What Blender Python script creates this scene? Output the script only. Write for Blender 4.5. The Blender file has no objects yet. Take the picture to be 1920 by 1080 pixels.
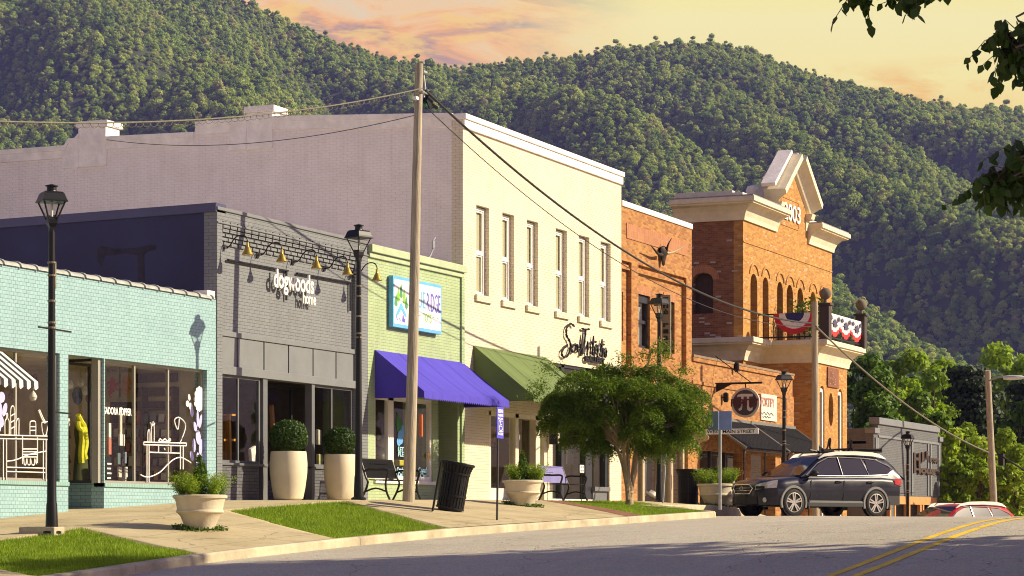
import bpy, bmesh, math, random
import numpy as np
from mathutils import Vector, Matrix, Euler
from mathutils.geometry import tessellate_polygon
random.seed(7); rng = np.random.default_rng(7)
S = bpy.context.scene
C = S.collection
R = math.radians
# ------------------------------------------------------------------ camera
A = R(23.6); CA, SA = math.cos(A), math.sin(A)
EYE = Vector((0, -24.6, 1.6)); FOC = 4500.0
cam = bpy.data.objects.new('camera', bpy.data.cameras.new('camera')); C.objects.link(cam)
cam.location = EYE; cam.rotation_euler = (R(90), 0, A - R(90))
cam.data.sensor_width = 36; cam.data.lens = FOC / 1920 * 36; cam.data.shift_y = 440 / 1920
cam.data.clip_end = 9000; cam.data.clip_start = .5
S.camera = cam
S.render.engine = 'CYCLES'
S.cycles.use_denoising = True; S.cycles.filter_width = 1.05
S.cycles.max_bounces = 6; S.cycles.transparent_max_bounces = 24; S.cycles.volume_bounces = 0
S.view_settings.view_transform = 'Standard'; S.view_settings.look = 'None'
S.view_settings.exposure = 0.95; S.view_settings.gamma = 1
# ------------------------------------------------------------------ light
SUN_EL = R(30); SUN_AZ = Vector((.44, -.90, 0)).normalized()
sun_dir = Vector((SUN_AZ.x * math.cos(SUN_EL), SUN_AZ.y * math.cos(SUN_EL), math.sin(SUN_EL)))
sl = bpy.data.lights.new('sun', 'SUN'); sl.energy = 4.3; sl.angle = R(.5); sl.color = (1, .865, .60)
so = bpy.data.objects.new('sun', sl); C.objects.link(so); so.rotation_euler = sun_dir.to_track_quat('Z', 'Y').to_euler(); so.location = (30, -60, 40)
W = bpy.data.worlds.new('World'); S.world = W; W.use_nodes = True
def nodes_of(t):
    nt = t.node_tree; nt.nodes.clear(); return nt
class N:
    "small node-graph helper"
    def __init__(s, nt): s.nt = nt
    def __call__(s, typ, ins=None, **kw):
        n = s.nt.nodes.new(typ)
        for k, v in kw.items(): setattr(n, k, v)
        for k, v in (ins or {}).items(): s.set(n.inputs[k], v)
        return n
    def set(s, sock, v):
        if isinstance(v, bpy.types.Node): v = v.outputs[0]
        if isinstance(v, bpy.types.NodeSocket): s.nt.links.new(v, sock)
        else:
            if sock.type == 'RGBA' and len(v) == 3: v = (*v, 1)
            sock.default_value = v
    def math(s, op, a, b=0, c=None, clamp=False):
        n = s.nt.nodes.new('ShaderNodeMath'); n.operation = op; n.use_clamp = clamp
        s.set(n.inputs[0], a); s.set(n.inputs[1], b)
        if c is not None: s.set(n.inputs[2], c)
        return n.outputs[0]
    def mix(s, f, a, b, typ='MIX'):
        n = s.nt.nodes.new('ShaderNodeMix'); n.data_type = 'RGBA'; n.blend_type = typ
        s.set(n.inputs[0], f); s.set(n.inputs[6], a); s.set(n.inputs[7], b); return n.outputs[2]
    def ramp(s, f, stops, interp='LINEAR'):
        n = s.nt.nodes.new('ShaderNodeValToRGB'); n.color_ramp.interpolation = interp
        e = n.color_ramp.elements
        while len(e) < len(stops): e.new(0)
        for i, (p, c) in enumerate(stops):
            e[i].position = p; e[i].color = (c, c, c, 1) if isinstance(c, (int, float)) else (*c, 1)
        s.set(n.inputs[0], f); return n.outputs[0]
    def remap(s, v, a, b, c=0., d=1., smooth=False):
        n = s.nt.nodes.new('ShaderNodeMapRange'); n.interpolation_type = 'SMOOTHSTEP' if smooth else 'LINEAR'
        s.set(n.inputs[0], v); n.inputs[1].default_value = a; n.inputs[2].default_value = b
        n.inputs[3].default_value = c; n.inputs[4].default_value = d; return n.outputs[0]
def build_world():
    nt = nodes_of(W); n = N(nt)
    sky = n('ShaderNodeTexSky', sky_type='NISHITA', sun_disc=False, sun_elevation=SUN_EL, sun_rotation=math.atan2(SUN_AZ.x, SUN_AZ.y), dust_density=1.6, ozone_density=3.0, air_density=1.0)
    b1 = n('ShaderNodeBackground', {'Color': n.mix(1., sky, (1.05, .80, 1.02), 'MULTIPLY'), 'Strength': .056})
    tc = n('ShaderNodeTexCoord').outputs['Generated']
    def dot(v):
        q = n('ShaderNodeVectorMath', {0: tc, 1: v}, operation='DOT_PRODUCT'); return q.outputs['Value']
    f = n.math('MAXIMUM', dot((CA, SA, 0)), .05)
    l = n.math('DIVIDE', dot((SA, -CA, 0)), f)          # left-right along the mountain horizon
    e = n.math('DIVIDE', dot((0, 0, 1)), f)             # elevation
    # the evening bank of cloud: stretched noise, tilted a little
    el = n.math('ADD', n.math('MULTIPLY', e, 9), n.math('MULTIPLY', l, .55))
    vec = n('ShaderNodeCombineXYZ', {0: n.math('MULTIPLY', l, 2.6), 1: el, 2: 3.0})
    n1 = n('ShaderNodeTexNoise', {'Vector': vec, 'Scale': 5.5, 'Detail': 8, 'Roughness': .62, 'Distortion': .6}).outputs[0]
    vec2 = n('ShaderNodeCombineXYZ', {0: n.math('MULTIPLY', l, 5), 1: n.math('MULTIPLY', el, 2), 2: 8.0})
    n2 = n('ShaderNodeTexNoise', {'Vector': vec2, 'Scale': 6, 'Detail': 7, 'Roughness': .6, 'Distortion': .4}).outputs[0]
    side = n.remap(l, -.03, .07, 0, 1, True)             # 0: cloudy pink side, 1: clear yellow side
    clear = n.ramp(n.remap(e, .165, .225), [(0, (.66, .48, .13)), (.35, (.67, .58, .20)), (.75, (.67, .60, .25)), (1, (.67, .59, .16))])
    streak = n.math('MULTIPLY', n.ramp(n1, [(.50, 0), (.62, 1)]), n.remap(e, .182, .196, 1, 0, True))
    clear = n.mix(n.math('MULTIPLY', streak, .85), clear, (.64, .37, .07))
    cloud = n.ramp(n1, [(.28, (.55, .46, .28)), (.40, (.64, .42, .18)), (.46, (.65, .33, .10)), (.52, (.42, .25, .14)), (.58, (.25, .18, .165)), (.68, (.19, .145, .155))])
    gold = n.ramp(n2, [(.52, 0), (.60, 1)])
    cloud = n.mix(n.math('MULTIPLY', gold, .75), cloud, (.66, .44, .10))
    cloud = n.mix(n.remap(e, .186, .194, .85, 0, True), cloud, (.36, .22, .20))
    col = n.mix(side, cloud, clear)
    b2 = n('ShaderNodeBackground', {'Color': col, 'Strength': .84})
    m = n.math('MULTIPLY', n.remap(dot((CA, SA, 0)), .62, .86, 0, 1, True), n.remap(dot((0, 0, 1)), .28, .45, 1, 0, True))
    out = n('ShaderNodeOutputWorld')
    ms = n('ShaderNodeMixShader', {0: m}); nt.links.new(b1.outputs[0], ms.inputs[1]); nt.links.new(b2.outputs[0], ms.inputs[2])
    # added fill glow low in the unseen sky behind the viewer, lifting shaded side walls
    b3 = n('ShaderNodeBackground', {'Color': (.66, .48, .42), 'Strength': .72})
    m3 = n.math('MULTIPLY', n.remap(dot((-.95, .31, 0)), .15, .6, 0, 1, True), n.remap(dot((0, 0, 1)), .22, .42, 1, 0, True))
    m4 = n('ShaderNodeMixShader', {0: m3}); nt.links.new(ms.outputs[0], m4.inputs[1]); nt.links.new(b3.outputs[0], m4.inputs[2])
    nt.links.new(m4.outputs[0], out.inputs[0])
build_world()
# ------------------------------------------------------------------ photo geometry -> world (street frame: x along the shop fronts, y into them)
def ang(px): return A + math.atan((960 - px) / FOC)
def F(px, Y=0.): return (24.6 + Y) / math.tan(ang(px))
def Dep(x, y): return x * CA + (24.6 + y) * SA
def Zx(x, y, py): return 1.6 + (980 - py) * Dep(x, y) / FOC
def Z(px, py, Y=0.): return Zx(F(px, Y), Y, py)
def P(px, py, Y=0.):
    x = F(px, Y); return Vector((x, Y, Zx(x, Y, py)))
def Ys(px, X): return X * math.tan(ang(px)) - 24.6           # y on a plane x = X
def PS(px, py, X):
    y = Ys(px, X); return Vector((X, y, Zx(X, y, py)))
def PD(px, py, D):                                            # point at depth D
    l = (px - 960) / FOC * D
    return Vector((D * CA + l * SA, -24.6 + D * SA - l * CA, 1.6 + (980 - py) / FOC * D))
# ------------------------------------------------------------------ mesh builder
class MB:
    def __init__(s): s.v = []; s.f = []
    def add(s, vs, fs):
        o = len(s.v); s.v += [tuple(v) for v in vs]; s.f += [tuple(i + o for i in f) for f in fs]; return s
    def box(s, x0, x1, y0, y1, z0, z1):
        return s.add([(x0, y0, z0), (x1, y0, z0), (x1, y1, z0), (x0, y1, z0), (x0, y0, z1), (x1, y0, z1), (x1, y1, z1), (x0, y1, z1)],
                     [(0, 3, 2, 1), (4, 5, 6, 7), (0, 1, 5, 4), (1, 2, 6, 5), (2, 3, 7, 6), (3, 0, 4, 7)])
    def obox(s, c, size, rot=None):
        h = Vector(size) / 2; m = Matrix.Identity(3) if rot is None else (rot if isinstance(rot, Matrix) else Euler(rot).to_matrix())
        c = Vector(c)
        vs = [c + m @ Vector((sx * h.x, sy * h.y, sz * h.z)) for sz in (-1, 1) for sx, sy in ((-1, -1), (1, -1), (1, 1), (-1, 1))]
        return s.add(vs, [(0, 3, 2, 1), (4, 5, 6, 7), (0, 1, 5, 4), (1, 2, 6, 5), (2, 3, 7, 6), (3, 0, 4, 7)])
    def bar(s, p, q, w, h=None, up=(0, 0, 1)):
        p, q = Vector(p), Vector(q); d = (q - p); L = d.length; d.normalize(); u = Vector(up)
        if abs(d.dot(u)) > .95: u = Vector((0, 1, 0))
        sd = d.cross(u).normalized(); u = sd.cross(d)
        return s.obox((p + q) / 2, (L, w, h or w), Matrix((d, sd, u)).transposed())
    def tube(s, pts, r, n=8, cap=True):
        pts = [Vector(p) for p in pts]; k = len(pts); rs = r if isinstance(r, (list, tuple)) else [r] * k
        o = len(s.v); prev = None
        for i, p in enumerate(pts):
            d = (pts[min(i + 1, k - 1)] - pts[max(i - 1, 0)]);
            d = d.normalized() if d.length > 1e-9 else Vector((0, 0, 1))
            if prev is None:
                u = d.orthogonal().normalized()
            else:
                u = (prev - d * prev.dot(d)); u = u.normalized() if u.length > 1e-6 else d.orthogonal().normalized()
            prev = u; w = d.cross(u)
            for j in range(n):
                t = 2 * math.pi * j / n; s.v.append(tuple(p + (u * math.cos(t) + w * math.sin(t)) * rs[i]))
        for i in range(k - 1):
            for j in range(n):
                a = o + i * n + j; b = o + i * n + (j + 1) % n; s.f.append((a, b, b + n, a + n))
        if cap: s.f.append(tuple(o + j for j in reversed(range(n)))); s.f.append(tuple(o + (k - 1) * n + j for j in range(n)))
        return s
    def lathe(s, prof, c=(0, 0, 0), n=24, axis='z', cap=True):
        o = len(s.v); c = Vector(c)
        for r, h in prof:
            for j in range(n):
                t = 2 * math.pi * j / n; a, b = r * math.cos(t), r * math.sin(t)
                s.v.append(tuple(c + (Vector((a, b, h)) if axis == 'z' else Vector((a, h, b)) if axis == 'y' else Vector((h, a, b)))))
        k = len(prof)
        for i in range(k - 1):
            for j in range(n):
                a = o + i * n + j; b = o + i * n + (j + 1) % n; s.f.append((a, b, b + n, a + n))
        if cap: s.f.append(tuple(o + j for j in reversed(range(n)))); s.f.append(tuple(o + (k - 1) * n + j for j in range(n)))
        return s
    def loft(s, rings, closed=True, cap=True):
        o = len(s.v); n = len(rings[0])
        for r in rings: s.v += [tuple(p) for p in r]
        for i in range(len(rings) - 1):
            for j in range(n if closed else n - 1):
                a = o + i * n + j; b = o + i * n + (j + 1) % n; s.f.append((a, b, b + n, a + n))
        if cap and closed: s.f.append(tuple(o + j for j in reversed(range(n)))); s.f.append(tuple(o + (len(rings) - 1) * n + j for j in range(n)))
        return s
    def plate(s, outer, holes, f, thick, back=False):
        "flat wall with openings; f(a, b, c): c = depth behind the face"
        loops = [[Vector((a, b, 0)) for a, b in l] for l in [outer] + list(holes)]
        flat = [p for l in loops for p in l]; tris = tessellate_polygon(loops)
        s.add([f(p.x, p.y, 0) for p in flat], tris)
        if back: s.add([f(p.x, p.y, thick) for p in flat], tris)
        for l in loops:
            k = len(l)
            s.add([f(p.x, p.y, 0) for p in l] + [f(p.x, p.y, thick) for p in l], [(i, (i + 1) % k, k + (i + 1) % k, k + i) for i in range(k)])
        return s
    def prism(s, poly, f, thick): return s.plate(poly, [], f, thick, True)
    def split(s, name, m, parent=None, **k):
        "one object for each separate piece"
        par = list(range(len(s.v)))
        def find(i):
            while par[i] != i: par[i] = par[par[i]]; i = par[i]
            return i
        for f in s.f:
            r = find(f[0])
            for i in f[1:]: par[find(i)] = r
        g = {}
        for f in s.f: g.setdefault(find(f[0]), []).append(f)
        out = []
        for fs in g.values():
            q = MB(); mp = {}
            for f in fs:
                for i in f:
                    if i not in mp: mp[i] = len(q.v); q.v.append(s.v[i])
                q.f.append(tuple(mp[i] for i in f))
            out.append(q.build(name, m, parent, **k))
        return out
    def build(s, name, m, parent=None, smooth=False, bevel=0, uv=True, kind=None, loc=None):
        me = bpy.data.meshes.new(name); me.from_pydata(s.v, [], s.f)
        if m is not None: me.materials.append(m)
        if smooth:
            me.polygons.foreach_set('use_smooth', [True] * len(me.polygons))
            try: me.set_sharp_from_angle(angle=R(40))
            except Exception: pass
        if uv and len(me.polygons):
            box_uv(me)
        o = bpy.data.objects.new(name, me); C.objects.link(o)
        if loc is not None:
            o.location = loc
        if parent is not None: adopt(o, parent)
        if bevel:
            b = o.modifiers.new('bevel', 'BEVEL'); b.width = bevel; b.segments = 2; b.limit_method = 'ANGLE'; b.angle_limit = R(50)
        if kind: o['kind'] = kind
        return o
def box_uv(me):
    nv = len(me.vertices); co = np.empty(nv * 3, np.float32); me.vertices.foreach_get('co', co); co = co.reshape(-1, 3)
    nl = len(me.loops); li = np.empty(nl, np.int32); me.loops.foreach_get('vertex_index', li)
    npol = len(me.polygons); nr = np.empty(npol * 3, np.float32); me.polygons.foreach_get('normal', nr); nr = np.abs(nr.reshape(-1, 3))
    lt = np.empty(npol, np.int32); me.polygons.foreach_get('loop_total', lt)
    ax = np.repeat(np.argmax(nr * np.array([1, 1.0001, .9]), axis=1), lt)
    p = co[li]; uv = np.where((ax == 0)[:, None], p[:, [1, 2]], np.where((ax == 1)[:, None], p[:, [0, 2]], p[:, [0, 1]]))
    l = me.uv_layers.new(name='uv'); l.data.foreach_set('uv', np.ascontiguousarray(uv, np.float32).ravel())
def world_inv(p):
    m = Matrix.Identity(4); q = p
    chain = []
    while q is not None: chain.append(q); q = q.parent
    for q in reversed(chain): m = m @ q.matrix_parent_inverse @ q.matrix_basis
    return m.inverted()
def adopt(o, p): o.parent = p; o.matrix_parent_inverse = world_inv(p)   # meshes are written in the frame their thing is built in
def tag(o, label=None, cat=None, group=None, kind=None):
    if label: o['label'] = label
    if cat: o['category'] = cat
    if group: o['group'] = group
    if kind: o['kind'] = kind
    return o
def thing(name, label, cat, loc=(0, 0, 0), group=None, rotz=0):
    o = bpy.data.objects.new(name, None); C.objects.link(o); o.empty_display_size = .3
    o.location = loc; o.rotation_euler = (0, 0, rotz)
    return tag(o, label, cat, group)
def kids(o): return [c for c in bpy.data.objects if c.parent == o]
_kid_cache = {}
def dup(root, loc, rotz=0, label=None, group=None, scale=None):
    def cp(o, par):
        c = o.copy(); C.objects.link(c)
        if par is not None: c.parent = par; c.matrix_parent_inverse = o.matrix_parent_inverse.copy()
        if o.name not in _kid_cache: _kid_cache[o.name] = kids(o)
        for k in _kid_cache[o.name]: cp(k, c)
        return c
    r = cp(root, None); r.location = loc; r.rotation_euler = (0, 0, rotz)
    if scale: r.scale = scale if isinstance(scale, (tuple, list)) else (scale,) * 3
    if label: r['label'] = label
    if group: r['group'] = group
    return r
def face(Y): return lambda a, b, c: (a, Y + c, b)
def sidef(X): return lambda a, b, c: (X + c, a, b)
def rect(a0, a1, b0, b1): return [(a0, b0), (a1, b0), (a1, b1), (a0, b1)]
def arch(a0, a1, b0, b1, n=10, rise=None):
    "rectangle with an arched head; b1 is the crown"
    w = (a1 - a0) / 2; r = w if rise is None else rise; cx = (a0 + a1) / 2
    return [(a0, b0), (a1, b0)] + [(cx + w * math.cos(t), b1 - r + r * math.sin(t)) for t in [math.pi * i / n for i in range(n + 1)]]
# ------------------------------------------------------------------ materials
MATS = {}
def newmat(name):
    m = bpy.data.materials.new(name); m.use_nodes = True; return m, N(nodes_of(m))
def finish(n, bsdf):
    o = n('ShaderNodeOutputMaterial'); n.nt.links.new(bsdf.outputs[0], o.inputs[0])
def mat(name, col, rough=.6, metal=0., var=.12, scale=3., bump=0., bscale=40., spec=.4, coat=0., stretch=None, col2=None, warp=0.):
    m, n = newmat(name)
    co = n('ShaderNodeTexCoord').outputs['Object']
    if stretch: co = n('ShaderNodeMapping', {'Vector': co, 'Scale': stretch}).outputs[0]
    t = n('ShaderNodeTexNoise', {'Vector': co, 'Scale': scale, 'Detail': 6, 'Roughness': .65, 'Distortion': warp}).outputs[0]
    lo = tuple(c * (1 - var) for c in col); hi = tuple(min(1, c * (1 + var)) for c in (col2 or col))
    c = n.ramp(t, [(.3, lo), (.7, hi)])
    ins = {'Base Color': c, 'Roughness': rough, 'Metallic': metal, 'Specular IOR Level': spec, 'Coat Weight': coat}
    if bump:
        b2 = n('ShaderNodeTexNoise', {'Vector': co, 'Scale': bscale, 'Detail': 5}).outputs[0]
        ins['Normal'] = n('ShaderNodeBump', {'Height': b2, 'Strength': bump, 'Distance': .02}).outputs[0]
    finish(n, n('ShaderNodeBsdfPrincipled', ins)); MATS[name] = m; return m
def brickmat(name, c1, c2, mortar, bw=.205, bh=.068, mo=.009, rough=.75, bump=.5, stain=.12, scol=None, spec=.3, patch=None, wob=.004):
    m, n = newmat(name)
    uv = n('ShaderNodeUVMap', uv_map='uv').outputs[0]
    wb = n('ShaderNodeTexNoise', {'Vector': uv, 'Scale': 3, 'Detail': 2}).outputs['Color']
    wv = n('ShaderNodeVectorMath', {0: wb, 3: wob * 2.}, operation='SCALE')
    uvw = n('ShaderNodeVectorMath', {0: uv, 1: wv}, operation='ADD').outputs[0]
    b = n('ShaderNodeTexBrick', {'Vector': uvw, 'Color1': c1, 'Color2': c2, 'Mortar': mortar, 'Scale': 1., 'Mortar Size': mo / 2, 'Mortar Smooth': .25, 'Bias': 0., 'Brick Width': bw, 'Row Height': bh}, offset=.5)
    big = n('ShaderNodeTexNoise', {'Vector': uv, 'Scale': .9, 'Detail': 7, 'Roughness': .7}).outputs[0]
    streak = n('ShaderNodeTexNoise', {'Vector': n('ShaderNodeMapping', {'Vector': uv, 'Scale': (5, .5, 1)}).outputs[0], 'Scale': 1.2, 'Detail': 5}).outputs[0]
    c = n.mix(n.ramp(big, [(.42, 0), (.75, stain * 2)]), b.outputs[0], scol or tuple(x * .45 for x in c1))
    c = n.mix(n.ramp(streak, [(.5, 0), (.8, stain * 1.6)]), c, scol or tuple(x * .5 for x in c1))
    if patch:   # odd pale bricks
        cell = n('ShaderNodeTexWhiteNoise', {'Vector': n('ShaderNodeVectorMath', {0: n('ShaderNodeVectorMath', {0: uv, 1: (1 / bw, 1 / bh, 1)}, operation='MULTIPLY').outputs[0]}, operation='FLOOR').outputs[0]}, noise_dimensions='3D').outputs[0]
        c = n.mix(n.math('MULTIPLY', n.math('GREATER_THAN', cell, .965), n.math('SUBTRACT', 1, b.outputs['Fac'])), c, patch)
    fine = n('ShaderNodeTexNoise', {'Vector': uv, 'Scale': 60, 'Detail': 3}).outputs[0]
    h = n.math('ADD', n.math('MULTIPLY', b.outputs['Fac'], -1), n.math('MULTIPLY', fine, .35))
    nb = n('ShaderNodeBump', {'Height': h, 'Strength': bump, 'Distance': .012}).outputs[0]
    finish(n, n('ShaderNodeBsdfPrincipled', {'Base Color': c, 'Roughness': rough, 'Normal': nb, 'Specular IOR Level': spec})); MATS[name] = m; return m
def glassmat(name, tint=(.9, .95, .95), refl=1.):
    m, n = newmat(name)
    fc = n('ShaderNodeLayerWeight', {'Blend': .5}).outputs['Facing']; fr = n.math('ADD', n.math('MULTIPLY', n.math('POWER', fc, 5), .93), .045)
    tr = n('ShaderNodeBsdfTransparent', {'Color': tint}); gl = n('ShaderNodeBsdfGlossy', {'Color': (refl, refl, refl), 'Roughness': .015})
    ms = n('ShaderNodeMixShader', {0: fr}); n.nt.links.new(tr.outputs[0], ms.inputs[1]); n.nt.links.new(gl.outputs[0], ms.inputs[2])
    finish(n, ms); MATS[name] = m; return m
def leafmat(name, c1, c2, trans=.35, rough=.5, rnd=True, spec=.3):
    m, n = newmat(name)
    oi = n('ShaderNodeObjectInfo').outputs['Random']; g = n('ShaderNodeNewGeometry').outputs['Random Per Island']
    co = n('ShaderNodeTexCoord').outputs['Object']
    t = n('ShaderNodeTexNoise', {'Vector': co, 'Scale': 1.3, 'Detail': 3}).outputs[0]
    f = n.math('ADD', n.math('MULTIPLY', g, .45), n.math('MULTIPLY', t, .55))
    if rnd: f = n.math('ADD', n.math('MULTIPLY', f, .6), n.math('MULTIPLY', oi, .4))
    c = n.ramp(f, [(.2, c1), (.75, c2)])
    d = n('ShaderNodeBsdfPrincipled', {'Base Color': c, 'Roughness': rough, 'Specular IOR Level': spec})
    tl = n('ShaderNodeBsdfTranslucent', {'Color': c})
    ms = n('ShaderNodeMixShader', {0: trans}); n.nt.links.new(d.outputs[0], ms.inputs[1]); n.nt.links.new(tl.outputs[0], ms.inputs[2])
    finish(n, ms); MATS[name] = m; return m
# ------------------------------------------------------------------ text
def text(name, s, x0, x1, z0, z1, y, m, parent=None, ext=.01, frame=None, bold=0., shear=0., flip=False):
    "lettering fitted to a rectangle; frame(a, b, c) maps across/up/out to the world"
    cu = bpy.data.curves.new(name, 'FONT'); cu.body = s; cu.extrude = .5; cu.size = 1; cu.offset = bold; cu.shear = shear; cu.resolution_u = 4
    cu.space_line = .8; cu.align_x = 'CENTER'
    t = bpy.data.objects.new(name, cu); C.objects.link(t)
    bpy.context.view_layer.update()
    me = bpy.data.meshes.new_from_object(t.evaluated_get(bpy.context.evaluated_depsgraph_get()))
    bpy.data.objects.remove(t); bpy.data.curves.remove(cu)
    nv = len(me.vertices); co = np.empty(nv * 3, np.float32); me.vertices.foreach_get('co', co); co = co.reshape(-1, 3)
    lo, hi = co.min(0), co.max(0); d = np.maximum(hi - lo, 1e-6)
    q = (co - lo) / d
    fr = frame or (lambda a, b, c: (a, y - c, b))
    out = [fr(x0 + (x1 - x0) * a, z0 + (z1 - z0) * b, ext * c) for a, b, c in q]
    me.vertices.foreach_set('co', np.array(out, np.float32).ravel()); me.update()
    me.materials.clear(); me.materials.append(m); me.name = name
    o = bpy.data.objects.new(name, me); C.objects.link(o)
    if parent is not None: adopt(o, parent)
    return o
def strokes(mb, lines, f, r, n=5):
    for l in lines:
        mb.tube([f(*p) for p in l], r, n)
    return mb
def smooth_line(pts, k=6):
    "Catmull-Rom through 2-D or 3-D points"
    P_ = [np.array(p, float) for p in pts]; P_ = [2 * P_[0] - P_[1]] + P_ + [2 * P_[-1] - P_[-2]]; out = []
    for i in range(1, len(P_) - 2):
        for j in range(k):
            t = j / k; a, b, c, d = P_[i - 1:i + 3]
            out.append(tuple(.5 * (2 * b + (c - a) * t + (2 * a - 5 * b + 4 * c - d) * t * t + (3 * b - a - 3 * c + d) * t ** 3)))
    out.append(tuple(P_[-2])); return out
# ================================================================== GROUND, ROAD, SIDEWALK
def table(pts):
    xs = np.array([p[0] for p in pts], float); ys = np.array([p[1] for p in pts], float)
    X = np.arange(-80, 260, .25); Y = np.interp(X, xs, ys); k = np.hanning(17); k /= k.sum()
    Y = np.convolve(np.pad(Y, 8, mode='edge'), k, 'valid')
    return lambda x: np.interp(x, X, Y) + 1.6
walk_z = table([(-60, -1.6), (0, -1.5), (20, -.82), (28, -.42), (31.5, -.15), (34.3, .08), (37, .24), (41.5, .45), (48, .5), (53, .53), (59, .56), (61.5, .46), (66, -.1), (70, -.8), (85, -2.1), (110, -3.2), (200, -4)])
kerb_z = table([(-60, -1.6), (0, -1.48), (10, -1.38), (20, -1.02), (26.6, -.70), (30.4, -.45), (34.5, -.27), (39.3, -.10), (47.5, .11), (53, .25), (60, .31), (62, .31), (66, .05), (70, -.6), (85, -1.9), (110, -3), (200, -4)])
mid_z = table([(-60, -1.75), (0, -1.62), (10, -1.52), (20, -1.2), (25, -.93), (29, -.64), (34.3, -.17), (37, .02), (39.5, .09), (45, .135), (52, .15), (58, .13), (64, 0), (70, -.5), (85, -1.9), (110, -3.1), (200, -4)])
Y_WALK, Y_KERB, Y_MID = -2.9, -6.5, -16.5
def road_z(x, y):
    x, y = np.asarray(x, float), np.asarray(y, float)
    t = np.clip((Y_KERB - y) / (Y_KERB - Y_MID), 0, 1); t = t * t * (3 - 2 * t) * .35 + t * .65
    return (kerb_z(x) - .13) * (1 - t) + mid_z(x) * t
def ground_z(x, y):
    t = np.clip((y - Y_WALK) / (Y_KERB - Y_WALK), 0, 1)
    return np.where(np.asarray(y) < Y_KERB, road_z(x, y), walk_z(x) * (1 - t) + kerb_z(x) * t)
def G(x, y): return float(ground_z(x, y))
def onG(px, Y): x = F(px, Y); return Vector((x, Y, G(x, Y)))
# lawns: corner lists (x, y)
LAWNS = [[(28.0, -2.95), (32.35, -2.95), (30.3, -6.33), (26.3, -6.33)],
         [(36.9, -2.95), (41.4, -2.95), (38.9, -6.33), (34.6, -6.33)],
         [(52.2, -2.95), (57.2, -2.95), (53.1, -6.33), (48.9, -6.33)]]
def in_quad(q, x, y):
    r = np.ones(np.shape(x), bool)
    for i in range(4):
        (x0, y0), (x1, y1) = q[i], q[(i + 1) % 4]
        r &= ((x1 - x0) * (y - y0) - (y1 - y0) * (x - x0)) <= 0
    return r
LOW = .075
def grid_mesh(name, xs, ys, zf, m, keep=None, kind='structure', smooth=True):
    nx, ny = len(xs), len(ys); XX, YY = np.meshgrid(xs, ys, indexing='ij'); ZZ = zf(XX, YY)
    co = np.stack([XX, YY, ZZ], -1).reshape(-1, 3)
    i, j = np.meshgrid(np.arange(nx - 1), np.arange(ny - 1), indexing='ij'); i, j = i.ravel(), j.ravel()
    if keep is not None:
        k = keep((xs[i] + xs[i + 1]) / 2, (ys[j] + ys[j + 1]) / 2); i, j = i[k], j[k]
    a = i * ny + j; f = np.stack([a, a + ny, a + ny + 1, a + 1], -1)
    me = bpy.data.meshes.new(name); me.vertices.add(len(co)); me.vertices.foreach_set('co', co.ravel().astype(np.float32))
    me.loops.add(f.size); me.loops.foreach_set('vertex_index', f.ravel().astype(np.int32))
    me.polygons.add(len(f)); me.polygons.foreach_set('loop_start', np.arange(len(f), dtype=np.int32) * 4)
    if smooth: me.polygons.foreach_set('use_smooth', np.ones(len(f), bool))
    me.update(); me.validate(); me.materials.append(m)
    o = bpy.data.objects.new(name, me); C.objects.link(o)
    if kind: o['kind'] = kind
    return o
def concretemat():
    m, n = newmat('concrete walk'); co = n('ShaderNodeTexCoord').outputs['Object']
    a = n('ShaderNodeTexNoise', {'Vector': co, 'Scale': .7, 'Detail': 8, 'Roughness': .7}).outputs[0]
    b = n('ShaderNodeTexNoise', {'Vector': co, 'Scale': 45, 'Detail': 4, 'Roughness': .7}).outputs[0]
    c = n.ramp(a, [(.3, (.40, .33, .19)), (.5, (.55, .46, .28)), (.72, (.63, .54, .35))])
    c = n.mix(n.remap(b, .35, .7), c, n.mix(1., c, (.72, .70, .66), 'MULTIPLY'))
    br = n('ShaderNodeTexBrick', {'Vector': co, 'Color1': (1, 1, 1), 'Color2': (1, 1, 1), 'Mortar': (0, 0, 0), 'Scale': 1, 'Mortar Size': .007, 'Brick Width': 1.45, 'Row Height': 1.45}, offset=0.)
    c = n.mix(br.outputs['Fac'], c, (.10, .085, .06))
    vo = n('ShaderNodeTexVoronoi', {'Vector': n('ShaderNodeVectorMath', {0: co, 1: n('ShaderNodeVectorMath', {0: n('ShaderNodeTexNoise', {'Vector': co, 'Scale': 2, 'Detail': 4}).outputs['Color'], 3: .5}, operation='SCALE')}, operation='ADD').outputs[0], 'Scale': .35}, feature='DISTANCE_TO_EDGE').outputs[0]
    c = n.mix(n.remap(vo, .003, .007, .45, 0), c, (.08, .07, .05))
    nb = n('ShaderNodeBump', {'Height': n.math('SUBTRACT', b, n.math('MULTIPLY', br.outputs['Fac'], 1.5)), 'Strength': .35, 'Distance': .01}).outputs[0]
    finish(n, n('ShaderNodeBsdfPrincipled', {'Base Color': c, 'Roughness': .9, 'Normal': nb, 'Specular IOR Level': .2})); return m
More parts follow.
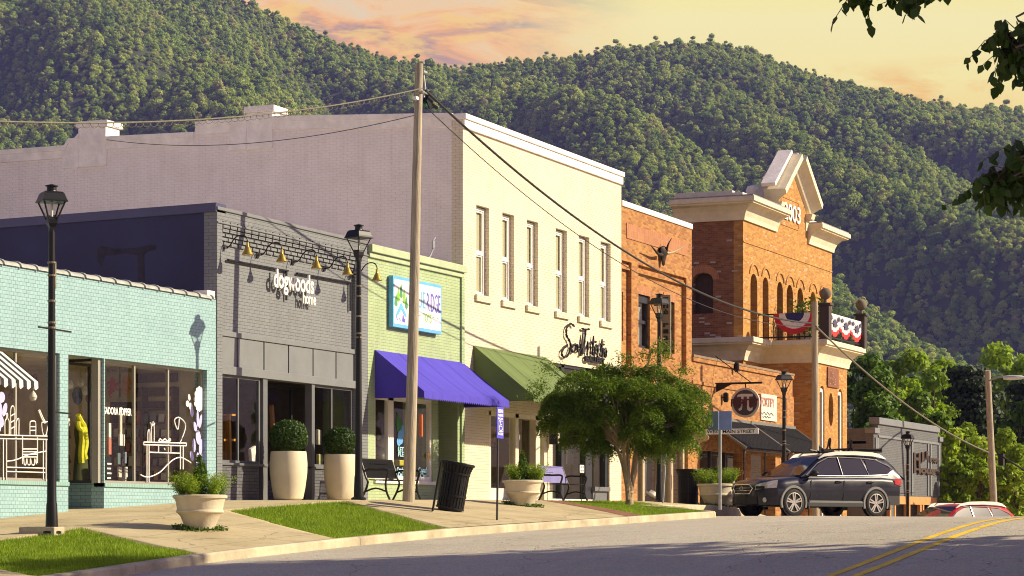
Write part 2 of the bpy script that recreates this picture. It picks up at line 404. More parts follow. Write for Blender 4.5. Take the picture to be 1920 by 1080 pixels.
def asphaltmat():
    m, n = newmat('worn asphalt'); co = n('ShaderNodeTexCoord').outputs['Object']
    a = n('ShaderNodeTexNoise', {'Vector': co, 'Scale': .35, 'Detail': 8, 'Roughness': .7}).outputs[0]
    b = n('ShaderNodeTexNoise', {'Vector': co, 'Scale': 28, 'Detail': 5, 'Roughness': .75}).outputs[0]
    g = n('ShaderNodeTexVoronoi', {'Vector': co, 'Scale': 40}).outputs['Color']
    tr = n('ShaderNodeTexNoise', {'Vector': n('ShaderNodeMapping', {'Vector': co, 'Scale': (.12, 1.6, 1)}).outputs[0], 'Scale': .8, 'Detail': 5}).outputs[0]
    c = n.ramp(a, [(.3, (.46, .415, .33)), (.5, (.54, .49, .395)), (.7, (.60, .55, .45))])
    c = n.mix(n.remap(tr, .55, .75, 0, .5), c, (.64, .59, .49))
    c = n.mix(n.remap(b, .40, .62, .55, 0), c, (.28, .25, .20))
    c = n.mix(.25, c, g, 'OVERLAY')
    wob = n('ShaderNodeVectorMath', {0: n('ShaderNodeTexNoise', {'Vector': co, 'Scale': 1.3, 'Detail': 5}).outputs['Color'], 3: 1.2}, operation='SCALE')
    vo = n('ShaderNodeTexVoronoi', {'Vector': n('ShaderNodeVectorMath', {0: co, 1: wob}, operation='ADD').outputs[0], 'Scale': .33}, feature='DISTANCE_TO_EDGE').outputs[0]
    c = n.mix(n.remap(vo, .002, .005, .5, 0), c, (.055, .05, .045))
    nb = n('ShaderNodeBump', {'Height': n.math('ADD', b, n.math('MULTIPLY', n.remap(vo, .002, .008), .5)), 'Strength': .8, 'Distance': .015}).outputs[0]
    finish(n, n('ShaderNodeBsdfPrincipled', {'Base Color': c, 'Roughness': .85, 'Normal': nb, 'Specular IOR Level': .25})); return m
mCONC = concretemat(); mASPH = asphaltmat()
mKERB = mat('kerb concrete', (.46, .40, .28), .9, var=.3, scale=1.6, bump=.5, bscale=18, spec=.15)
mSOIL = mat('lawn soil', (.055, .075, .018), .95, var=.5, scale=5)
mGRASS = leafmat('lawn grass', (.13, .22, .008), (.34, .47, .028), .4, .55, rnd=False)
mYEL = mat('yellow road paint', (.85, .53, .03), .7, var=.28, scale=4, bump=.2, bscale=30)
xs = np.concatenate([np.arange(-40, 22, 1.), np.arange(22, 70, .2), np.arange(70, 180.5, 1.)])
ys = np.concatenate([np.arange(-40, -20, 1.), np.arange(-20, -4.3, .2)])
grid_mesh('road', xs, ys, road_z, mASPH)
def walk_surf(x, y):
    z = ground_z(x, np.maximum(y, -6.34))
    for q in LAWNS:
        z = np.where(in_quad(q, x, y), z - LOW, z)
    return z
xs = np.concatenate([np.arange(-40, 24, 1.), np.arange(24, 66, .06), np.arange(66, 140.5, .5)])
ys = np.concatenate([np.arange(-6.34, -2.8, .09), np.arange(-2.75, 1.8, .5)])
BAY = (53.6, 64.6, -4.4)
grid_mesh('sidewalk', xs, ys, walk_surf, mCONC, keep=lambda x, y: ~((x > BAY[0]) & (x < BAY[1]) & (y < BAY[2])), smooth=False)
def kerb_run(pts):
    "0.15 m wide kerb along (x, y) points, top level with the verge"
    mb = MB(); out = []
    for i, (x, y) in enumerate(pts):
        a = Vector(pts[max(i - 1, 0)]); b = Vector(pts[min(i + 1, len(pts) - 1)]); d = (b - a).normalized(); nrm = Vector((-d.y, d.x))
        p0 = Vector((x, y)); p1 = p0 + nrm * .17; zt = G(x, max(y, Y_KERB + .01)) + .012; w = .012 * math.sin(x * 2.7) * math.sin(x * .9)
        out.append([(p0.x, p0.y, zt - .5), (p0.x + w, p0.y + w, zt - .03), (p0.x + nrm.x * .03, p0.y + nrm.y * .03, zt), (p1.x, p1.y, zt), (p1.x, p1.y, zt - .5)])
    mb.loft(out); return mb
segs = [[(x, Y_KERB) for x in np.linspace(a, b, int((b - a) / .4) + 1)] for a, b in ((-40, 22.4), (22.41, 28.4), (28.41, 35.2), (35.21, 41.2), (41.21, 47.6), (47.61, 53.2))]
kb = MB()
for s_ in segs:
    m_ = kerb_run(s_); kb.add(m_.v, m_.f)
m_ = kerb_run([(53.24, -6.5), (53.45, -6.46), (53.58, -6.3), (53.62, -5.6), (53.7, -4.75), (54.0, -4.45), (55, -4.4)] + [(x, -4.4) for x in np.arange(56, 64, 1.)] + [(64.2, -4.45), (64.5, -4.8), (64.6, -6.2), (64.9, -6.5)] + [(x, -6.5) for x in np.arange(66, 140, 2.)]); kb.add(m_.v, m_.f)
kb.build('kerb', mKERB, kind='structure')
mk = MB()
for off in (-.16, .16):
    pts = [(x, Y_MID + off) for x in np.arange(-10, 64, .4)]
    rows = [[(x, y - .06, float(road_z(x, y - .06)) + .006), (x, y + .06, float(road_z(x, y + .06)) + .006)] for x, y in pts]
    mk.loft(rows, closed=False)
mk.build('road_marking', mYEL, kind='structure')
# brick paving strip beside the third lawn
mPAVE = brickmat('brick paving', (.30, .13, .07), (.22, .10, .06), (.20, .17, .13), .2, .1, .01)
pv = MB(); rows = []
for t in np.linspace(0, 1, 14):
    a = np.array((51.3, -2.95)) * (1 - t) + np.array((47.9, -6.33)) * t; b = np.array((52.15, -2.95)) * (1 - t) + np.array((48.85, -6.33)) * t
    rows.append([(a[0], a[1], G(*a) + .006), (b[0], b[1], G(*b) + .006)])
pv.loft(rows, closed=False).build('paving', mPAVE, kind='structure')
# lawns: soil sheet + blades
def lawn(i, q, dens):
    xs_ = [p[0] for p in q]; n_ = int(dens * 15)
    X = rng.uniform(min(xs_), max(xs_), n_ * 2); Y = rng.uniform(-6.33, -2.95, n_ * 2); k = in_quad(q, X, Y); X, Y = X[k], Y[k]
    Zg = ground_z(X, Y) - LOW
    clump = .6 + .4 * np.sin(X * 2.1 + np.sin(Y * 3)) * np.sin(Y * 2.7 + X)
    h = rng.uniform(.055, .12, len(X)) * (.75 + .3 * clump); a = rng.uniform(0, 6.28, len(X)); w = rng.uniform(.006, .011, len(X)); ln = rng.uniform(.1, .6, len(X)) * h; b = rng.uniform(0, 6.28, len(X))
    dx, dy = np.cos(a) * w, np.sin(a) * w
    v = np.empty((len(X), 3, 3), np.float32)
    v[:, 0] = np.stack([X - dx, Y - dy, Zg], -1); v[:, 1] = np.stack([X + dx, Y + dy, Zg], -1); v[:, 2] = np.stack([X + np.cos(b) * ln, Y + np.sin(b) * ln, Zg + h], -1)
    o = tri_mesh('grass', v, mGRASS); o['kind'] = 'stuff'; return o
def tri_mesh(name, v, m, n=3):
    me = bpy.data.meshes.new(name); k = len(v); me.vertices.add(k * n); me.vertices.foreach_set('co', np.ascontiguousarray(v, np.float32).ravel())
    me.loops.add(k * n); me.loops.foreach_set('vertex_index', np.arange(k * n, dtype=np.int32))
    me.polygons.add(k); me.polygons.foreach_set('loop_start', np.arange(k, dtype=np.int32) * n); me.update(calc_edges=True)
    if m: me.materials.append(m)
    o = bpy.data.objects.new(name, me); C.objects.link(o); return o
for i, q in enumerate(LAWNS):
    s_ = MB(); rows = []
    for t in np.linspace(0, 1, 16):
        rows.append([(q[0][0] * (1 - u) * (1 - t) + q[1][0] * u * (1 - t) + q[3][0] * (1 - u) * t + q[2][0] * u * t, -2.95 * (1 - t) - 6.33 * t) for u in np.linspace(0, 1, 8)])
    s_.loft([[(x, y, G(x, y) - LOW + .006) for x, y in r] for r in rows], closed=False).build('lawn', mSOIL, kind='structure')
    lawn(i, q, [2600, 2400, 1800][i])
# ================================================================== FAR GROUND, MOUNTAINS
mFAR = mat('valley ground', (.05, .07, .02), .95, var=.4, scale=.02)
g_ = MB(); g_.add([(-900, -1400, -6), (2600, -1400, -6), (2600, 1500, -6), (-900, 1500, -6)], [(0, 1, 2, 3)]); g_.build('ground', mFAR, kind='structure', uv=False)
RIDGE = [(-1300, -330), (-300, -190), (0, -150), (200, -105), (380, -45), (480, 0), (540, 30), (640, 70), (740, 97), (800, 105), (870, 118), (890, 108), (960, 98), (1080, 96), (1140, 82), (1220, 73), (1340, 70), (1400, 76), (1450, 98), (1540, 130), (1620, 150), (1680, 162), (1760, 182), (1860, 192), (1920, 200), (2300, 270), (3200, 420)]
D0, D1 = 880., 1700.
def ridge_z(u):      # u = sideways / depth
    px = 960 + FOC * u
    return (980 - np.interp(px, [r[0] for r in RIDGE], [r[1] for r in RIDGE])) / FOC * D1 - 7.5
def mountain_z(l, D):
    "height of the slope at sideways distance l and depth D (metres, street end = 0)"
    t = np.clip((D - D0) / (D1 - D0), 0, 1.25)
    Hz = ridge_z(l / D1)
    w = l + .42 * (D - D1) + 28 * np.sin(D / 131. + l / 190.)                       # spurs run down to the right
    sp = .55 * np.abs(np.sin(w / 74. + .7 * np.sin(l / 160.))) + .3 * np.abs(np.sin(w / 31. + 1.3 + np.sin(D / 90.))) + .25 * np.sin(l / 43. + D / 57.)
    env = np.clip(t * 3, 0, 1) * np.clip((1 - t) * 3.2, 0.0, 1)
    z = Hz * np.clip(t, 0, 1) ** .92 + env * (sp - .55) * 52
    z = np.where(t > 1, Hz - (t - 1) * 900, z)
    return z - 6 + 7.6
def LD(l, D): return D * CA + l * SA, -24.6 + D * SA - l * CA
ls = np.linspace(-700, 700, 190); ds = np.linspace(D0, D1 + 160, 110)
LL, DD = np.meshgrid(ls, ds, indexing='ij'); LLs = LL * (DD / D1 * .75 + .25)
XX, YY = LD(LLs, DD); ZZ = mountain_z(LLs, DD)
mb_ = MB(); n2 = len(ds); mb_.v = [tuple(p) for p in np.stack([XX, YY, ZZ], -1).reshape(-1, 3)]
mb_.f = [(i * n2 + j, (i + 1) * n2 + j, (i + 1) * n2 + j + 1, i * n2 + j + 1) for i in range(len(ls) - 1) for j in range(n2 - 1)]
mb_.build('mountain', mat('forest floor', (.05, .065, .022), 1., var=.3, scale=.05), smooth=True, kind='structure', uv=False)
def forestmat():
    m, n = newmat('mountain forest')
    oi = n('ShaderNodeObjectInfo').outputs['Random']; co = n('ShaderNodeTexCoord').outputs['Object']
    t = n('ShaderNodeTexNoise', {'Vector': co, 'Scale': .9, 'Detail': 4, 'Roughness': .7}).outputs[0]
    c = n.ramp(oi, [(0, (.18, .28, .06)), (.3, (.31, .42, .09)), (.65, (.44, .54, .12)), (.9, (.56, .62, .16)), (1, (.46, .43, .18))])
    c = n.mix(n.remap(t, .4, .65, .3, 0), c, n.mix(1., c, (.6, .65, .5), 'MULTIPLY'))
    wp = n('ShaderNodeNewGeometry').outputs['Position']; big = n('ShaderNodeTexNoise', {'Vector': wp, 'Scale': .018, 'Detail': 6, 'Roughness': .7}).outputs[0]
    c = n.mix(n.remap(big, .42, .62, 0, .5), c, n.mix(1., c, (.62, .74, .62), 'MULTIPLY'))
    d = n('ShaderNodeBsdfPrincipled', {'Base Color': c, 'Roughness': .8, 'Specular IOR Level': .12}); tl = n('ShaderNodeBsdfTranslucent', {'Color': c})
    ms = n('ShaderNodeMixShader', {0: .35}); n.nt.links.new(d.outputs[0], ms.inputs[1]); n.nt.links.new(tl.outputs[0], ms.inputs[2])
    finish(n, ms); return m
mFOR = forestmat()
def crown_proto(k, tall):
    "a lumpy broad-leaved crown built of many small leaf masses"
    r = np.random.default_rng(100 + k); V = []
    nc = 20
    cs = []
    for i in range(nc):
        a = r.uniform(0, 6.28); h = r.uniform(0, 1); rad = (1 - .75 * h ** 1.6) * r.uniform(.35, 1) * 3.2
        cs.append((math.cos(a) * rad, math.sin(a) * rad, -.6 + h * 5.6 * tall, r.uniform(1.0, 1.75) * (1.1 - .35 * h)))
    for cx, cy, cz, cr in cs:
        n_ = 85
        d = r.normal(size=(n_, 3)); d /= np.linalg.norm(d, axis=1)[:, None]; p = d * (cr * r.uniform(.75, 1.05, (n_, 1))) * np.array([1, 1, .8]) + np.array([cx, cy, cz])
        nn = d + r.normal(size=(n_, 3)) * .45; nn /= np.linalg.norm(nn, axis=1)[:, None]
        t1 = np.cross(nn, r.normal(size=(n_, 3))); t1 /= np.linalg.norm(t1, axis=1)[:, None]; t2 = np.cross(nn, t1)
        s_ = r.uniform(.16, .40, (n_, 1))
        V.append(np.stack([p - t1 * s_, p - t2 * s_ * .8, p + t1 * s_, p + t2 * s_ * .8], 1))
    o = tri_mesh('forest_crown', np.concatenate(V), mFOR, 4); C.objects.unlink(o); return o
protos = [crown_proto(0, .9), crown_proto(1, 1.05), crown_proto(2, .75), crown_proto(3, 1.25)]
def forest():
    pts = []
    D = D0 + 40
    while D < D1 + 50:
        w = .245 * D; n_ = int(2 * w / 4.5); l = np.linspace(-w, w, n_) + rng.uniform(-3.4, 3.4, n_); d = D + rng.uniform(-3.2, 3.2, n_)
        pts.append(np.stack([l, d], -1)); D += 4.4
    p = np.concatenate(pts); z = mountain_z(p[:, 0], p[:, 1])
    ypx = 980 - (z - 1.6) / p[:, 1] * FOC; keep = (ypx < 860) & (ypx > -70); p, z = p[keep], z[keep]
    x, y = LD(p[:, 0], p[:, 1]); co = np.stack([x, y, z - .5], -1).astype(np.float32); k = len(co)
    me = bpy.data.meshes.new('forest'); me.vertices.add(k); me.vertices.foreach_set('co', co.ravel())
    sc = me.attributes.new('size', 'FLOAT', 'POINT'); s_ = .9 * rng.uniform(.5, 1.2, k) * np.where(rng.random(k) < .10, 1.45, 1) * (1 + .28 * np.sin(p[:, 0] / 23. + np.sin(p[:, 1] / 31.)) * np.sin(p[:, 1] / 19. + p[:, 0] / 47.)); sc.data.foreach_set('value', s_.astype(np.float32))
    ro = me.attributes.new('turn', 'FLOAT', 'POINT'); ro.data.foreach_set('value', rng.uniform(0, 6.28, k).astype(np.float32))
    o = bpy.data.objects.new('forest', me); C.objects.link(o); o['kind'] = 'stuff'; o['label'] = 'broadleaf forest covering the mountain slopes behind the town'; o['category'] = 'forest'
    me.materials.append(mFOR)
    ng = bpy.data.node_groups.new('forest', 'GeometryNodeTree'); ng.interface.new_socket('Geometry', in_out='INPUT', socket_type='NodeSocketGeometry'); ng.interface.new_socket('Geometry', in_out='OUTPUT', socket_type='NodeSocketGeometry')
    n = N(ng); gi = n('NodeGroupInput'); go = n('NodeGroupOutput'); j = n('GeometryNodeGeometryToInstance')
    for pr in reversed(protos):
        q = n('GeometryNodeObjectInfo'); q.inputs['Object'].default_value = pr; ng.links.new(q.outputs['Geometry'], j.inputs[0])
    at = n('GeometryNodeInputNamedAttribute', {'Name': 'size'}, data_type='FLOAT'); tu = n('GeometryNodeInputNamedAttribute', {'Name': 'turn'}, data_type='FLOAT')
    ri = n('FunctionNodeRandomValue', data_type='INT'); ri.inputs[4].default_value = 0; ri.inputs[5].default_value = len(protos) - 1
    cx = n('ShaderNodeCombineXYZ', {2: tu.outputs[0]})
    ip = n('GeometryNodeInstanceOnPoints', {'Points': gi.outputs[0], 'Instance': j.outputs[0], 'Instance Index': ri.outputs[2], 'Rotation': cx.outputs[0], 'Scale': at.outputs[0]})
    ip.inputs['Pick Instance'].default_value = True
    ng.links.new(ip.outputs[0], go.inputs[0])
    md = o.modifiers.new('forest', 'NODES'); md.node_group = ng
    print('forest trees', k)
forest()
# ================================================================== MATERIALS FOR THE TOWN
mMINT = brickmat('mint glazed brick', (.26, .43, .45), (.31, .48, .50), (.08, .14, .15), .110, .066, .008, .45, .4, .09, spec=.5)
mMINTSH = brickmat('shaded mint brick', (.16, .26, .28), (.20, .30, .32), (.04, .07, .08), .205, .068, .008, .5, .4, .05)  # mint brick darkened to stand for shade in the entry recess
mNAVY = mat('navy wall paint', (.024, .024, .072), .7, var=.22, scale=.8, bump=.25, bscale=9)
mGREY = brickmat('grey painted brick', (.185, .195, .208), (.205, .214, .226), (.08, .084, .09), .205, .068, .006, .7, .8, .12)
mGREYP = mat('grey painted panel', (.17, .178, .188), .6, var=.1, scale=2, bump=.1)
mSLATE = mat('slate grey trim', (.13, .135, .145), .5, var=.1)
mDKBRICK = brickmat('charcoal brick', (.10, .10, .115), (.13, .13, .145), (.03, .03, .035), .205, .068, .01, .65, .8, .1)
mSAGE = brickmat('sage painted brick', (.36, .45, .25), (.39, .48, .275), (.26, .33, .18), .205, .068, .005, .7, .8, .18)
mSAGEP = mat('sage trim', (.40, .47, .29), .6)
mCREAM = brickmat('cream painted brick', (.73, .63, .47), (.76, .66, .50), (.56, .47, .34), .205, .068, .005, .7, .9, .19, scol=(.55, .46, .27))
mWHITEB = brickmat('shade lifted side brick', (.88, .79, .74), (.90, .81, .76), (.81, .73, .68), .205, .068, .005, .75, .7, .2, scol=(.62, .53, .47))  # paler than the front: colour lifts the shade on the side wall
mWHITE = mat('white paint', (.80, .77, .72), .5, var=.06, scale=6)
mWHITED = mat('weathered white cap', (.85, .78, .72), .7, var=.14, scale=3, bump=.3, bscale=14)
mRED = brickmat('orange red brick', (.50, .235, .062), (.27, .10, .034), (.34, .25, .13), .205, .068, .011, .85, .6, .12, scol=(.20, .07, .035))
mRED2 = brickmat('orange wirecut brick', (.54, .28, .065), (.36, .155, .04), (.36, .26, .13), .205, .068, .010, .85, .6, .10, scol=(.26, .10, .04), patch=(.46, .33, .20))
mRED3 = brickmat('shade darkened brick', (.30, .125, .055), (.17, .065, .033), (.24, .18, .12), .205, .068, .010, .85, .6, .12, patch=(.42, .36, .30))  # orange brick with the shade of the sunless side wall in its colour
mROWL = brickmat('rowlock brick', (.46, .19, .08), (.36, .13, .055), (.40, .31, .20), .07, .205, .011, .85, .6, .12)
mSTONE = mat('cream stone cornice', (.68, .60, .42), .75, var=.14, scale=2.2, bump=.25, bscale=16)
mSTONED = mat('weathered cornice lip', (.30, .27, .22), .85, var=.35, scale=5, bump=.3)
mBLACKM = mat('black painted metal', (.008, .008, .009), .42, .0, var=.2, scale=10, spec=.3)
mDARKF = mat('dark window frame', (.022, .024, .030), .4, var=.15)
mALU = mat('bronze grey aluminium', (.40, .38, .33), .4, .3, var=.06)
mGLASS = glassmat('shop glass', (.94, .96, .95), .7); mGLASS2 = glassmat('upper window glass', (.80, .82, .80), .8)
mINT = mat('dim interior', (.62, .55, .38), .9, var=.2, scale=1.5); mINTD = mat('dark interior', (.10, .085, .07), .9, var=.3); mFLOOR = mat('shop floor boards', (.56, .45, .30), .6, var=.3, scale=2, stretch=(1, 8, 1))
mBOUNCE = mat('white bounce roof', (.82, .78, .72), .8, var=.08)  # unseen roofs made white to bounce sun onto the tall side wall
mTAR = mat('roof tar', (.05, .05, .05), .95)
mWOODP = mat('weathered pole wood', (.37, .315, .23), .9, var=.4, scale=3, stretch=(6, 6, .35), bump=.7, bscale=8)
mDECAL = mat('white vinyl lettering', (.85, .82, .78), .6, var=.03)
mLILAC = mat('lilac vinyl', (.46, .44, .74), .6, var=.15, scale=8)
mBULB = mat('frosted bulb glass', (.7, .68, .6), .3)
mGALV = mat('galvanised steel', (.42, .43, .44), .45, .6, var=.15, scale=6)
YB = 14.
def zz(x, y, py): return Zx(x, y, py)
def glaze(win, x0, x1, z0, z1, y, m=mGLASS, label=None):
    o = MB().add([(x0, y, z0), (x1, y, z0), (x1, y, z1), (x0, y, z1)], [(0, 1, 2, 3)]).build('pane', m, win, uv=False); return o
def rectframe(mb, x0, x1, z0, z1, y0, y1, w):
    mb.box(x0, x0 + w, y0, y1, z0, z1).box(x1 - w, x1, y0, y1, z0, z1).box(x0 + w, x1 - w, y0, y1, z0, z0 + w).box(x0 + w, x1 - w, y0, y1, z1 - w, z1); return mb
def shell(parent, x0, x1, zb, zt, y0, y1, m_side, m_roof=mBOUNCE, roof_drop=.35, left=True, right=True, mr=None):
    "side walls, back wall and roof of a shop; side walls face +-x"
    if left: MB().box(x0, x0 + .3, y0, y1, zb, zt).split('side_wall', m_side, parent)
    if right: MB().box(x1 - .3, x1, y0, y1, zb, zt).split('side_wall', mr or m_side, parent)
    MB().box(x0 + .3, x1 - .3, y1 - .3, y1, zb, zt).build('back_wall', m_side, parent)
    MB().box(x0 + .3, x1 - .3, y0, y1 - .3, zt - roof_drop - .15, zt - roof_drop).build('roof', m_roof, parent)
def interior(parent, x0, x1, y0, y1, z0, z1, m=mINT):
    MB().add([(x0, y0, z0), (x1, y0, z0), (x1, y1, z0), (x0, y1, z0)], [(0, 1, 2, 3)]).build('floor', mFLOOR, parent)
    mb = MB(); mb.add([(x0, y1, z0), (x1, y1, z0), (x1, y1, z1), (x0, y1, z1)], [(0, 1, 2, 3)]); mb.add([(x0, y0, z0), (x0, y1, z0), (x0, y1, z1), (x0, y0, z1)], [(0, 1, 2, 3)]); mb.add([(x1, y0, z0), (x1, y1, z0), (x1, y1, z1), (x1, y0, z1)], [(0, 1, 2, 3)])
    mb.add([(x0, y0, z1), (x1, y0, z1), (x1, y1, z1), (x0, y1, z1)], [(0, 1, 2, 3)]); mb.build('interior_wall', m, parent)
# ================================================================== MINT BRICK SHOP
X0C, X1C = 22.0, F(405); ZTC = Z(404, 562)
zh, zs = Z(390, 694), Z(324, 909)
shopA = thing('brick_shop', 'low mint green glazed brick shop with wide display windows and a round tile coping', 'building', (30, 0, .6))
wx1 = F(388); dx0, dx1 = F(128), F(195)
cut = rect(24.5, dx0, zs, zh), rect(dx1, wx1, zs, zh)
def gl(x): return float(walk_z(x))
mb = MB(); outer = [(X0C, -1), (dx0, -1), (dx0, zh), (dx1, zh), (dx1, -1), (X1C, -1), (X1C, ZTC), (X0C, ZTC)]
mb.plate(outer, [rect(24.5, F(112), zs, zh), rect(F(197), wx1, zs, zh)], face(0), .28); mb.build('wall', mMINT, shopA)
sb = MB(); sb.box(24.3, dx0, -.03, .22, zs - .07, zs); sb.box(dx1, wx1 + .1, -.03, .22, zs - .07, zs); sb.split('sill', brickmat('mint rowlock', (.24, .40, .36), (.27, .44, .40), (.10, .17, .19), .058, .3, .007, .45, .3, .04), shopA)
sold = MB(); k = 0
x = X1C - .14
while x > X0C:
    r0 = .085; n_ = 8
    prof = lambda r_, x_: [(x_, .12 + r_ * 1.9 * math.cos(t), ZTC - .0 + r_ * 1.15 * math.sin(t)) for t in np.linspace(math.pi, 0, n_)]
    sold.loft([prof(.10, x), prof(.10, x - .05), prof(.082, x - .055), prof(.082, x - .50)], closed=False); x -= .50
sold.build('coping', mat('glazed tile coping', (.36, .37, .33), .5, var=.25, scale=5), shopA, smooth=True)
MB().box(X1C - .30, X1C - .01, .02, .34, ZTC + .05, ZTC + .17).build('flashing', mWHITED, shopA)
shell(shopA, X0C, X1C, -1, ZTC - .02, .28, YB, mMINTSH, right=False, left=False)
MB().box(dx0, dx1, 1.05, 1.25, -1, zs).build('recess_bulkhead', mMINTSH, shopA)
MB().box(dx0 - .12, dx0, .28, 1.25, -1, zs).box(dx1, dx1 + .12, .0 + .28, 1.25, -1, zs).split('recess_side', mMINTSH, shopA)
# window frames
def shopwin(parent, name, xs, z0, z1, y, fw=.05, mf=mALU, depth=.07, panes=True, gm=mGLASS, wide=None):
    w = MB(); rectframe(w, xs[0], xs[-1], z0, z1, y, y + depth, fw)
    for x_ in xs[1:-1]: w.box(x_ - fw * .42, x_ + fw * .42, y + .008, y + depth - .008, z0 + fw, z1 - fw)
    o = w.build('window', mf, parent, uv=False)
    if panes:
        for a, b in zip(xs[:-1], xs[1:]): glaze(o, a + .01, b - .01, z0 + .01, z1 - .01, y + .03, gm)
    return o
w1 = shopwin(shopA, 'window', [24.5, 27, 29.6, F(-55), F(40), F(117)], zs, zh, .10)
w2 = shopwin(shopA, 'window', [F(191), F(262), F(325), wx1], zs, zh, .10)
MB().box(F(108), F(119), .06, .2, zs, zh).box(F(189), F(198), .06, .2, zs, zh).split('corner_post', mALU, shopA)
w3 = shopwin(shopA, 'window', [F(119, 1.05), F(176, 1.05) - .03, F(192, 1.05)], zs, zh, 1.1, .05, mDARKF)
w4 = MB().box(dx1 - .05, dx1, .93, 1.08, zs, zh).box(dx1 - .05, dx1, .2, .93, zs, zs + .05).box(dx1 - .05, dx1, .2, .93, zh - .05, zh).build('window', mDARKF, shopA, uv=False)
MB().add([(dx1 - .03, .2, zs), (dx1 - .03, .95, zs), (dx1 - .03, .95, zh), (dx1 - .03, .2, zh)], [(0, 1, 2, 3)]).build('pane', mGLASS, w4, uv=False)
interior(shopA, X0C + .4, X1C - .06, .4, 6.5, zs - .55, zh + .12)
MB().add([(dx0 - 1.5, .3, zh + .02), (X1C, .3, zh + .02), (X1C, 1.2, zh + .02), (dx0 - 1.5, 1.2, zh + .02)], [(0, 1, 2, 3)]).build('soffit', mINT, shopA)
# drawings on the glass
def on(Y): return lambda px, py, Y=Y: P(px, py, Y)
g0 = on(.085)
def decal(name, lines, r, m, parent, Y=.085, k=5):
    mb = MB(); strokes(mb, [smooth_line(l, k) if len(l) > 2 else l for l in lines], on(Y), r); return mb.build(name, m, parent, uv=False)
tbl = [[(-20, 815), (92, 818)], [(-20, 822), (92, 824)], [(6, 824), (6, 902)], [(12, 824), (12, 902)], [(42, 818), (42, 870)], [(70, 820), (70, 868)], [(86, 824), (86, 902)], [(81, 826), (81, 898)],
       [(12, 865), (30, 862), (55, 852), (86, 846)], [(13, 876), (84, 878)], [(13, 884), (84, 886)], [(43, 842), (69, 842)], [(43, 847), (69, 847)], [(43, 852), (69, 852)], [(43, 857), (69, 857)], [(44, 858), (45, 870), (48, 871), (50, 860), (52, 870), (56, 871), (57, 860), (60, 871), (64, 871), (65, 860), (68, 870), (69, 858)],
       [(9, 815), (9, 792), (12, 784), (12, 776), (14, 776), (14, 784), (17, 792), (17, 815)], [(20, 815), (20, 767), (27, 767), (27, 815)], [(20, 780), (27, 776)], [(20, 792), (27, 788)], [(20, 804), (27, 800)], [(30, 815), (30, 792), (35, 786), (35, 815)],
       [(56, 815), (56, 795), (58, 790), (65, 790), (67, 795), (67, 815)], [(57, 800), (66, 800)], [(57, 807), (66, 807)], [(72, 769), (78, 784), (84, 794)], [(74, 768), (80, 782), (86, 793)], [(78, 792), (91, 791), (89, 800), (86, 815), (81, 815), (78, 800), (78, 792)]]
decal('window_drawing', tbl, .011, mDECAL, w1)
tb2 = [[(269, 829), (349, 831)], [(269, 834), (349, 836)], [(269, 829), (269, 834)], [(349, 831), (349, 836)], [(275, 834), (275, 904)], [(279, 834), (279, 904)], [(338, 836), (338, 880)], [(343, 836), (343, 880)], [(280, 848), (338, 850)], [(297, 836), (297, 848)], [(320, 836), (320, 849)], [(308, 840), (309, 844)],
       [(263, 890), (272, 894), (284, 893), (300, 885), (315, 870), (328, 860), (340, 858), (352, 864), (358, 868)], [(277, 828), (277, 812), (279, 806), (281, 812), (281, 828)], [(284, 828), (284, 800), (289, 800), (289, 828)], [(284, 798), (282, 792)], [(286, 798), (287, 790)], [(288, 798), (290, 793)], [(297, 827), (300, 823), (304, 826), (309, 823), (314, 827), (318, 822), (318, 827), (297, 828)],
       [(333, 830), (338, 829), (348, 798), (336, 783), (327, 788), (333, 805), (336, 785)], [(332, 830), (341, 831)]]
decal('window_drawing', tb2, .013, mDECAL, w2)
tx = (F(201), F(254)); zt_ = Z(228, 764)
text('window_lettering', 'ISADORA POPPER', tx[0], tx[1], Z(228, 778), zt_, .09, mDECAL, w2, .004, bold=.025)
def petals(lst, m, name, parent, Y=.085):
    mb = MB()
    for px, py, rx, ry, a in lst:
        c = P(px, py, Y); sx = rx / 47.; sz = ry / 93.; ca, sa = math.cos(a), math.sin(a)
        mb.prism([(c.x + sx * math.cos(t) * ca - sz * math.sin(t) * sa, c.z + sx * math.cos(t) * sa + sz * math.sin(t) * ca) for t in np.linspace(0, 6.283, 11)[:-1]], face(Y + .002 * random.random()), .004)
    return mb.build(name, m, parent, uv=False)
fl = [(374 + 8 * math.cos(t) * q, 748 + 19 * math.sin(t) * q, 2.6, 4.5, t) for q in (.35, .7, 1.) for t in np.linspace(0, 6.28, 5 + int(8 * q))[:-1]] + [(374, 748, 4, 8, 0), (355, 745, 2, 6, .3), (352, 757, 3, 6, -.5), (358, 762, 3, 7, .2)]
petals(fl, mDECAL, 'flower_decal', w2)
lv = [(371, 785, 2.2, 16, .05), (366, 800, 3, 10, .5), (376, 790, 2.5, 14, -.3), (372, 820, 4.5, 14, .2), (364, 835, 3, 13, .1), (377, 838, 3.5, 15, -.2), (384, 795, 2, 11, -.1), (360, 772, 3, 10, .2), (371, 862, 3, 14, 0), (380, 860, 3.5, 12, -.3), (360, 855, 3, 10, .4)]
petals(lv, mLILAC, 'leaf_decal', w2)
petals([(3, 745, 5, 9, .4), (9, 768, 3, 12, -.4), (2, 790, 4, 10, .3), (0, 770, 3, 15, 0), (-3, 800, 4, 10, 0)], mLILAC, 'flower_decal', w1)
